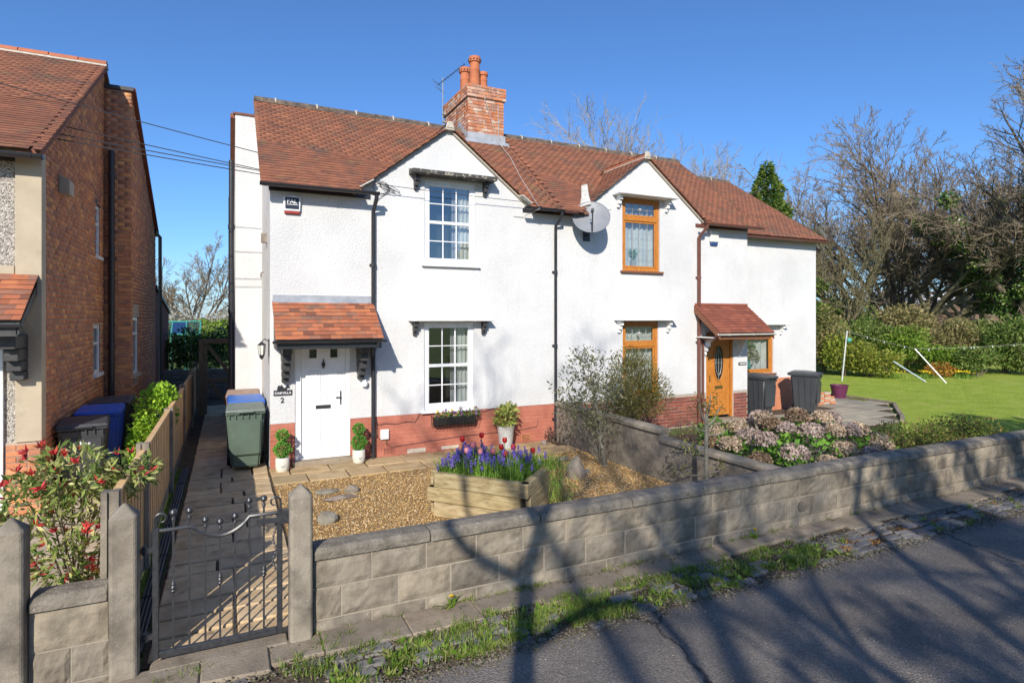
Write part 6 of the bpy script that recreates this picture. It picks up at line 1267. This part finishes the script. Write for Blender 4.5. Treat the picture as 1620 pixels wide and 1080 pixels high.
def dandelion(label, x, y, z=0):
    t = thing('dandelion', label, 'dandelion', (x, y, z), 'dandelions'); rgd = np.random.default_rng(int(x*50)); V, F = blades(rgd, np.array([[x, y, z]]*16)+rgd.normal(size=(16, 3))*np.array([.02, .02, 0]), .1, .025, 1.0, 3); link('leaves', np_mesh('leaves', V, F), 'grass', t)
    part(MB().tube([(x, y, z), (x+.01, y-.01, z+.11)], .004, 5), 'stem', 'grass', t); d_ = rdir(rgd, 70); d_[:, 2] = np.abs(d_[:, 2])*.5; V, F = leaf_geo(np.array([[x+.01, y-.01, z+.11]]*70), d_, rdir(rgd, 70), .024*np.ones(70), .008*np.ones(70)); link('flower', np_mesh('flower', V, [F]), 'yellow', t)
dandelion('yellow dandelion at the foot of the block wall near the gate', 1.72, 4.8); dandelion('yellow dandelion at the wall foot farther right past the shadow', 5.35, 4.82); dandelion('yellow dandelion peeping over the wall coping at the hedge end', 11.35, 5.2, .58)
n = 70000; P = np.stack([rg.uniform(12.3, 26, n), rg.uniform(5.2, 16, n), np.full(n, -.01)], 1); k = (P[:, 1] < 5.3+1.35*(P[:, 0]-12.3)) & ((P[:, 0] > 17.6) | (P[:, 1] < 8.4+.72*(P[:, 0]-14.6))); P = P[k]
V, F = blades(rg, P, np.full(len(P), .035), .009, .8, 1); tag(link('lawn_grass', np_mesh('lawn_grass', V, F), 'lawn_blade'), 'short mown grass of the lawn beside the right house', 'grass', None, 'stuff')
# drain side weeds
P = np.stack([rg.uniform(-.74, -.69, 1500), 5.2+rg.random(1500)**.8*6, np.full(1500, -.02)], 1); V, F = blades(rg, P, np.full(1500, .06), .009, .8, 2); tag(link('fence_weeds', np_mesh('fence_weeds', V, F), 'grass'), 'weeds growing along the foot of the timber fence', 'weeds', None, 'stuff')
# ------------------------------------------------------------------ washing line, hedge, barn on the right
wl = thing('washing_line_post', 'pale metal washing line post standing on the lawn', 'pole', (21.87, 15.38, 0)); part(MB().tube([(21.87, 15.38, -.2), (21.95, 15.2, 1.98)], .028, 10), 'pole', 'aluminium', wl); part(MB().tube([(21.95, 15.2, 1.6), (22.05, 15.1, 1.62)], .09, 10), 'reel', 'teal', wl)
pr_ = thing('line_prop', 'white metal clothes prop leaning on the washing line', 'clothes prop', (24.62, 13.06, 0)); part(MB().tube([(24.62, 13.06, 0), (24.1, 13.9, 1.28)], .024, 8), 'pole', 'aluminium', pr_)
pr2 = thing('line_prop', 'blue grey pole leaning at the hedge behind the white prop', 'clothes prop', (24.4, 13.66, 0)); part(MB().tube([(24.4, 13.66, 0), (23.9, 14.6, .75)], .028, 8), 'pole', 'metal_blue', pr2)
a, b, c = Vector((21.95, 15.2, 1.95)), Vector((24.1, 13.9, 1.28)), Vector((28.6, 11.3, 1.6)); pts = [a.lerp(b, t)-Vector((0, 0, .1*t*(1-t))) for t in np.linspace(0, 1, 8)]+[b.lerp(c, t)-Vector((0, 0, .25*t*(1-t))) for t in np.linspace(.1, 1, 10)]
wln = thing('washing_line', 'thin washing line with pegs slung across the lawn', 'washing line', tuple(a)); part(MB().tube(pts, .004, 4), 'line', 'cable_white', wln)
for t in (.3, .55, .85): p = a.lerp(b, t); part(MB().box(p.x-.008, p.x+.008, p.y-.008, p.y+.008, p.z-.08, p.z), 'peg', 'white', wln)
for t in (.1, .35, .4, .42, .55, .7): p = b.lerp(c, t); part(MB().box(p.x-.008, p.x+.008, p.y-.008, p.y+.008, p.z-.12, p.z-.04), 'peg', 'white', wln)
def px_ground(x, z):        # ground point seen at picture column x at depth z
    u = (x-810)/934; s, c = math.sin(R(25.72)), math.cos(R(25.72)); return (s+c*u)*z, (c-s*u)*z
HG = 'shrubs along the far edge of the lawn'
SH = [  # column, depth, width, height, leaf, label
    (1302, 26.5, 1.0, 3.0, 'hedge_drab', 'tall drab green hedge shrub against the extension corner'), (1335, 25.3, 1.1, 1.7, 'hedge_gold', 'golden conifer shrub behind the washing line post'), (1375, 25.0, 1.1, 1.45, 'hedge_gold', 'low spreading golden conifer right of the washing line post'),
    (1350, 28.0, 1.3, 2.6, 'hedge', 'dark evergreen shrub behind the golden conifers'), (1400, 27.5, 1.2, 2.3, 'hedge', 'mid green shrub left of the leaning tree trunk'), (1435, 27.0, 1.1, 2.0, 'hedge_bright', 'yellow green shrub below the leaning tree trunk'),
    (1480, 27.5, 1.3, 2.5, 'hedge_drab', 'olive brown shrub behind the white clothes prop'), (1500, 25.2, .8, 1.35, 'hedge_bright', 'bright green low shrub right of the white clothes prop'), (1535, 27.5, 1.3, 2.4, 'hedge_drab', 'brownish hedge shrub below the pale barn roof'),
    (1545, 25.0, .9, 1.2, 'hedge', 'dark low evergreen at the right of the lawn'), (1590, 26.5, 1.4, 2.3, 'hedge', 'evergreen shrub under the ivy clad tree'), (1640, 25, 1.5, 2.6, 'hedge', 'large evergreen shrub cut by the right edge of the photo'), (1440, 31, 2.0, 3.2, 'hedge_drab', 'tall brown green thicket behind the leaning trunk'), (1330, 31, 1.8, 4.0, 'hedge', 'tall evergreen thicket behind the extension corner'), (1540, 31, 2.0, 2.3, 'hedge', 'green thicket in front of the barn'), (1262, 27, 1.5, 3.0, 'hedge', 'evergreen shrub hidden mostly by the extension')]
for i, (cx_, z, w, h, lf, lb) in enumerate(SH):
    x, y = px_ground(cx_, z); rgs = np.random.default_rng(i+70)
    bl = [((x+rgs.normal()*w*.4, y+rgs.normal()*w*.4, h*rgs.uniform(.3, .75)), (w*rgs.uniform(.45, .7), w*rgs.uniform(.45, .7), h*rgs.uniform(.22, .36))) for _ in range(7)]
    shrub('garden_shrub', lb, 'shrub', (x, y, 0), bl, int(4200*w), .13 if z < 29 else .17, lf, i+90, 10, 'bark', .5, .4, group=HG, stem_r=.02)
for i, (cx_, z, lb) in enumerate(((1413, 24.4, 'yellow daffodil clump left of the blue grey pole'), (1468, 24.3, 'pale yellow daffodils at the foot of the white prop'), (1525, 24.3, 'small yellow daffodil clump right of the white prop'))):
    x, y = px_ground(cx_, z); t = thing('daffodil_clump', lb, 'daffodils', (x, y, 0), 'daffodils by the hedge'); rgs = np.random.default_rng(i); Pd = np.array([[x, y, 0]]*90)+rgs.normal(size=(90, 3))*np.array([.22, .22, 0]); V, F = blades(rgs, Pd, .26, .02, .5, 2); link('leaves', np_mesh('leaves', V, F), 'strap', t)
    Pd = Pd[:24]+np.array([0, 0, .28]); Pd = np.repeat(Pd, 6, 0); V, F = leaf_geo(Pd, rdir(rgs, len(Pd)), rdir(rgs, len(Pd)), .05*np.ones(len(Pd)), .03*np.ones(len(Pd))); link('flowers', np_mesh('flowers', V, [F]), 'yellow', t)
x, y = px_ground(1488, 24.9); shrub('bronze_shrub', 'low orange brown shrub at the hedge foot behind the white prop', 'shrub', (x, y, 0), [((x, y, .3), (.6, .5, .3))], 1500, .08, 'orange_dead', 41, 4, 'bark', .4, .3)
cx_, cy_ = px_ground(1520, 62); barn = thing('barn', 'low barn with a pale roof seen through the trees beyond the hedge', 'barn', (cx_, cy_, 0)); u_ = Vector((math.cos(R(25.72)), -math.sin(R(25.72)), 0)); v_ = Vector((u_.y*-1, u_.x, 0)); o_ = Vector((cx_, cy_, 0))
def bp(a, b, z): return o_+u_*a+v_*b+Vector((0, 0, z))
part(MB().prism([bp(-9, -4, 0), bp(6, -4, 0), bp(6, 4, 0), bp(-9, 4, 0)], (0, 0, 3.1)), 'wall', 'barn_wall', barn); m = MB(); m.poly([bp(-9.4, -4.4, 3.0), bp(6.4, -4.4, 3.0), bp(6.4, -4.4, 3.75), bp(-9.4, -4.4, 3.75)]); part(m, 'fascia', 'barn_wall', barn)
m = MB(); m.prism([bp(-9.4, -4.4, 3.75), bp(6.4, -4.4, 3.75), bp(2, 0, 5.2), bp(-9.4, 0, 5.2)], (0, 0, .1)); m.prism([bp(6.4, -4.4, 3.76), bp(6.4, 4.4, 3.76), bp(2, 0, 5.21)], (0, 0, .1)); part(m, 'roof', 'barn_roof', barn)
# ------------------------------------------------------------------ background behind the passage on the left
gh = thing('greenhouse', 'teal framed greenhouse roof seen beyond the passage', 'greenhouse', (-1.9, 32, 0)); m = MB()
for x in (-3.0, -2.4, -1.8, -1.2): m.tube([(x, 32, 0), (x, 32, 1.7), (x, 33, 2.3)], .035, 5)
m.tube([(-3, 32, 1.7), (-1.2, 32, 1.7)], .035, 5); m.tube([(-3, 33, 2.3), (-1.2, 33, 2.3)], .04, 5); part(m, 'frame', 'teal', gh)
for x in (-3.0, -2.4, -1.8): part(MB().poly([(x+.03, 32, 1.7), (x+.57, 32, 1.7), (x+.57, 33, 2.3), (x+.03, 33, 2.3)]), 'pane', 'glass', gh); part(MB().poly([(x+.03, 32, .1), (x+.57, 32, .1), (x+.57, 32, 1.68), (x+.03, 32, 1.68)]), 'pane', 'glass', gh)
lw_ = thing('stone_wall', 'low dark stone wall closing the neighbouring yard', 'wall', (-1.2, 20.5, 0)); mats = []; r3 = random.Random(3)
part(MB().box(-2.6, .1, 20.52, 20.7, 0, .9), 'mortar_core', 'mortar_dark', lw_)
for r_ in range(6):
    x = -2.6+.1*(r_ % 2)
    while x < 0: w = r3.uniform(.25, .4); part(MB().box(x+.008, x+w-.008, 20.48, 20.52, r_*.15+.008, r_*.15+.142), 'stone', 'stone', lw_, .012); x += w
shrub('dark_shrub', 'dark shady shrub above the low stone wall in the neighbouring yard', 'shrub', (-1.2, 21.6, 0), [((-1.6+.5*i, 21.6, 1.35+.2*(i % 2)), (.5, .4, .6)) for i in range(4)], 4500, .12, 'ivy', 51, 8)
shrub('garden_hedge', 'sunlit yellow green hedge beyond the greenhouse', 'hedge', (-1.5, 38, 0), [((-5+1.2*i, 38, 1.3), (1.0, .8, 1.0)) for i in range(9)], 12000, .2, 'hedge_bright', 52, 8)
shrub('blossom_bush', 'white blossoming thicket in front of the bare tree beyond the passage', 'bush', (-1.8, 44, 0), [((-6+1.5*i, 44, 1.6+.3*(i % 3)), (1.3, 1.0, 1.1)) for i in range(8)], 9000, .16, 'blossom', 53, 60, 'twig', .6, .15, stem_r=.03)
# ------------------------------------------------------------------ bare trees
def ivy_on(t, br, levels, n, size, rad, seed, zmax=99):
    rg = np.random.default_rng(seed); pts = []
    for l in levels:
        for p, r in br.nodes.get(l, []): pts += [q for q in p if q[2] < zmax]
    pts = np.array(pts); c = pts[rg.choice(len(pts), n)]+rdir(rg, n)*rad*rg.random(n)[:, None]**.5; D = rdir(rg, n); Ln = size*rg.uniform(.6, 1.3, n)
    V, F = leaf_geo(c, D, rdir(rg, n), Ln, Ln*.9); link('ivy', np_mesh('ivy', V, [F]), 'ivy', t)
OAK = dict(BROAD, levels=5, kids=[11, 7, 6, 5, 5], ang=[44, 36, 36, 36, 38], ratio=[2.3, .48, .5, .5, .5], up=[.0, .03, .03, .03, .02], wob=.065, wob0=.04, start=[.3, .22, .2, .2, .15], rr=.6, rmin=.0145, stem=.22, tip=.45)
UPR = dict(BROAD, kids=[9, 7, 6, 5], ang=[28, 30, 32, 34], ratio=[.85, .55, .5, .5], wob=.06, up=[.03, .12, .1, .08], start=[.2, .2, .15, .1], rmin=.018)
TG = 'bare trees beyond the lawn'
def at(cx_, z): x, y = px_ground(cx_, z); return (x, y, 0)
t0_, _b = bare_tree('bare_tree', 'broad bare tree right of the extension, trunk forking low above the hedge', at(1400, 35), 12.0, .34, 3, dict(OAK), TG, 'bark')
bare_tree('bare_tree', 'bare tree with leaning mossy trunk in front of the barn', at(1455, 32), 10.2, .3, 44, dict(OAK), TG, 'bark_green', lean=(.2, .0, 1))
t, br = bare_tree('bare_tree', 'tall ivy clad bare tree at the right edge of the photo', at(1615, 30), 15.2, .42, 52, dict(OAK, stem=.26, bias=(-.12, .05, .05)), TG, 'bark'); ivy_on(t, br, (0, 1), 26000, .13, .5, 3, 10)
bare_tree('bare_tree', 'fine twigged bare tree between the two broad trees', at(1530, 38), 13.5, .3, 15, dict(OAK), TG)
copy_tree(t0_, loc=at(1560, 44), rz=2.1, label='distant bare tree showing between the leaning trunk tree and the ivy clad one')
copy_tree(t0_, loc=at(1355, 43), rz=4.0, label='distant bare tree farthest left behind the broad one')
bare_tree('bare_tree', 'small many stemmed tan bare tree behind the golden conifers', at(1335, 29), 7.0, .12, 17, dict(UPR, stem=.4, ang=[40, 34, 32, 34]), TG, 'bark_green', 'bark_green')
bare_tree('bare_tree', 'thin bare tree beside the conifer behind the extension roof', at(1246, 36), 11.8, .16, 19, dict(OAK, levels=4, kids=[8, 6, 6, 5], ang=[30, 30, 32, 34], ratio=[1.0, .6, .55, .5], rmin=.014, stem=.42), TG, 'bark_green', 'twig_pale')
bare_tree('bare_tree', 'pale upright bare tree rising behind the roof between the gables', at(1040, 34), 14.0, .2, 23, dict(OAK, levels=4, kids=[10, 8, 7, 6], ang=[32, 30, 32, 34], ratio=[1.2, .6, .55, .5], rmin=.014, stem=.36), TG, 'twig_pale', 'twig_pale')
bare_tree('bare_tree', 'slanting pale bare tree behind the right gable roof', at(1020, 33), 11.8, .15, 24, dict(OAK, levels=4, kids=[8, 7, 6, 5], ang=[36, 32, 32, 34], ratio=[1.1, .6, .55, .5], rmin=.014, stem=.42), TG, 'twig_pale', 'twig_pale', lean=(.35, -.15, 1))
bare_tree('bare_tree', 'small bare treetop just showing over the ridge left of the right gable', at(885, 36), 12.6, .14, 25, dict(OAK, levels=4, kids=[8, 6, 6, 5], ang=[30, 30, 32, 34], ratio=[1.0, .6, .55, .5], rmin=.014, stem=.42), TG, 'twig_pale', 'twig_pale')
bare_tree('bare_tree', 'wide bare tree beyond the passage between the two houses', (-2.6, 58, 0), 8.4, .26, 27, dict(OAK), TG)
cf = thing('conifer', 'dark green pointed conifer behind the extension roof', 'tree', at(1213, 30)); x, y, _ = at(1213, 30); part(MB().tube([(x, y, 0), (x, y, 9.8)], [.2, .03], 8), 'trunk', 'bark', cf); rg = np.random.default_rng(4); n = 22000
h = 1.2+(1-rg.random(n)**.6)*9.2; rr = 2.7*(1-(h-1.2)/9.3)**.9*(.55+.45*rg.random(n)**.4)*(1+.22*np.sin(h*5+rg.normal(size=n)*.3)); an = rg.uniform(0, 6.283, n); rr *= 1+.2*np.sin(an*5+h*2)
P = np.stack([x+rr*np.cos(an), y+rr*np.sin(an), h], 1); D = np.stack([np.cos(an), np.sin(an), np.full(n, -.1)], 1)+rdir(rg, n)*.7; V, F = leaf_geo(P, D, rdir(rg, n), rg.uniform(.16, .34, n), rg.uniform(.07, .14, n)); link('crown', np_mesh('crown', V, [F]), 'conifer', cf)
# ------------------------------------------------------------------ trees across the road, behind the viewer: they cast the shadows on road, wall and house
e_ = (math.sin(R(SUN_AZ)), math.cos(R(SUN_AZ))); n_ = (e_[1], -e_[0])
def qs(q, s): return (q*n_[0]+s*e_[0], q*n_[1]+s*e_[1], -.03)
STREET = dict(BROAD, levels=3, kids=[6, 6, 5], ang=[42, 45, 45], ratio=[.7, .6, .5], wob=.09, start=[.82, .25, .2], rr=.6, rmin=.012, stem=.55, tip=.6, wob0=.012)
CG = 'trees across the road'
def forked_tree():
    t = thing('street_tree', 'slim street tree behind the viewer whose forked shadow falls on the block wall', 'tree', qs(-.2, -3.0), CG); rg = np.random.default_rng(31); br = Branches(); br.nodes = {}
    def W(q, h, s=-4.5): x, y, _ = qs(q, s+1.5); return np.array([x, y, h-.815 if h > 2 else h])
    def limb(pts, r0, r1, sides=8):
        P = [W(*p) for p in pts]; n = 8; k = len(P)-1; o = []
        for u in np.linspace(0, 1, n): f = min(u*k, k-1e-6); i = int(f); o.append(P[i]*(1-f+i)+P[i+1]*(f-i))
        for _ in range(2): o = [o[0]]+[(o[a-1]+2*o[a]+o[a+1])/4 for a in range(1, n-1)]+[o[-1]]
        br.add(o, [r0+(r1-r0)*a/(n-1) for a in range(n)], sides); return o
    limb([(-.16, -.2), (-.2, 2.2), (-.22, 4.2), (-.34, 5.6)], .115, .085, 10)
    L1 = limb([(-.32, 5.45), (-.62, 5.6), (-.95, 5.78, -4.7), (-1.1, 6.3, -4.8), (-1.25, 7.0)], .065, .03); L2 = limb([(-.34, 5.5), (-.2, 5.95), (-.08, 6.3, -4.3), (.12, 7.0, -4.2)], .075, .035); L3 = limb([(-.2, 5.95), (-.38, 6.25), (-.5, 6.9), (-.4, 7.6)], .05, .025); L4 = limb([(-.2, 4.9), (.12, 5.08, -4.3), (.55, 5.2, -4.1), (.85, 5.1, -4.0), (1.02, 4.75), (1.12, 4.1)], .06, .035); L5 = limb([(-.06, 6.3), (.02, 6.9), (-.05, 7.7)], .035, .02)
    P = dict(STREET, levels=4, kids=[0, 0, 4, 4], ang=[40, 40, 40, 42], ratio=[.6, .6, .55, .5], start=[.2, .2, .3, .2])
    for Lb, n in ((L1, 3), (L2, 3), (L3, 2), (L5, 2)):
        for c in range(n): i = rg.integers(4, 8); d = np.array([rg.normal()*.5, rg.normal()*.5, .9]); grow(br, rg, Lb[i], d/np.linalg.norm(d), rg.uniform(.9, 1.7), .026, 2, P)
    br.build('trunk', 'bark', t, .03, 9); br.build('crown', 'twig', t, 0, .03)
forked_tree()
bare_tree('street_tree', 'stout street tree behind the viewer shading the road on the right', qs(3.36, -5), 7.6, .2, 32, dict(STREET, stem=.6, kids=[5, 4, 4], start=[.75, .25, .2]), CG)
t, br = bare_tree('street_tree', 'second stout tree behind the viewer, farther from the road', qs(4.25, -9), 10.3, .2, 33, dict(STREET, stem=.6, kids=[5, 4, 4], start=[.75, .25, .2]), CG)
bare_tree('street_tree', 'third tree behind the viewer, farthest from the road', qs(5.0, -13), 12.8, .2, 34, dict(STREET, stem=.6, kids=[5, 4, 4], start=[.75, .25, .2]), CG)
ivy_on(t, br, (0, 1), 3500, .17, .4, 5, 9.2)  # ivy added to the second stout tree, out of view, for denser shadow
t, br = bare_tree('street_tree', 'tree behind the viewer shading the right stretch of wall', qs(6.3, -7), 9.4, .2, 35, dict(STREET, kids=[7, 6, 6], start=[.5, .25, .2]), CG)
ivy_on(t, br, (0, 1), 5000, .17, .45, 6)  # ivy leaves added here to thicken the shade on wall and road
t, br = bare_tree('street_tree', 'rightmost tree behind the viewer', qs(7.9, -5), 10.5, .2, 36, dict(STREET, kids=[7, 6, 6], start=[.5, .25, .2]), CG)
ivy_on(t, br, (0, 1), 5000, .17, .45, 7)  # more ivy added on an unseen trunk to deepen its shadow
bare_tree('street_tree', 'tall tree behind the viewer dappling the right house front', qs(1.1, -11), 15.2, .16, 37, dict(STREET, levels=4, rmin=.018, kids=[6, 5, 5, 4], start=[.6, .25, .2, .2], ratio=[.7, .55, .5, .5]), CG)
for i, (q, s) in enumerate(((10.4, 3.2), (12.6, 3.0), (14.8, 2.8))):  # unseen evergreens, added to throw shade over the front of the lawn
    x, y, z = qs(q, s); shrub('shade_evergreen', ('nearest', 'middle', 'farthest')[i]+' of three unseen dense evergreens added behind the viewer to shade the lawn', 'tree', (x, y, z), [((x, y, 2.6), (1.3, 1.3, 2.2)), ((x, y, 4.8), (1.1, 1.1, 2.0))], 5000, .32, 'hedge', 60+i, 6, group='evergreens added across the road for shade', stem_r=.12)
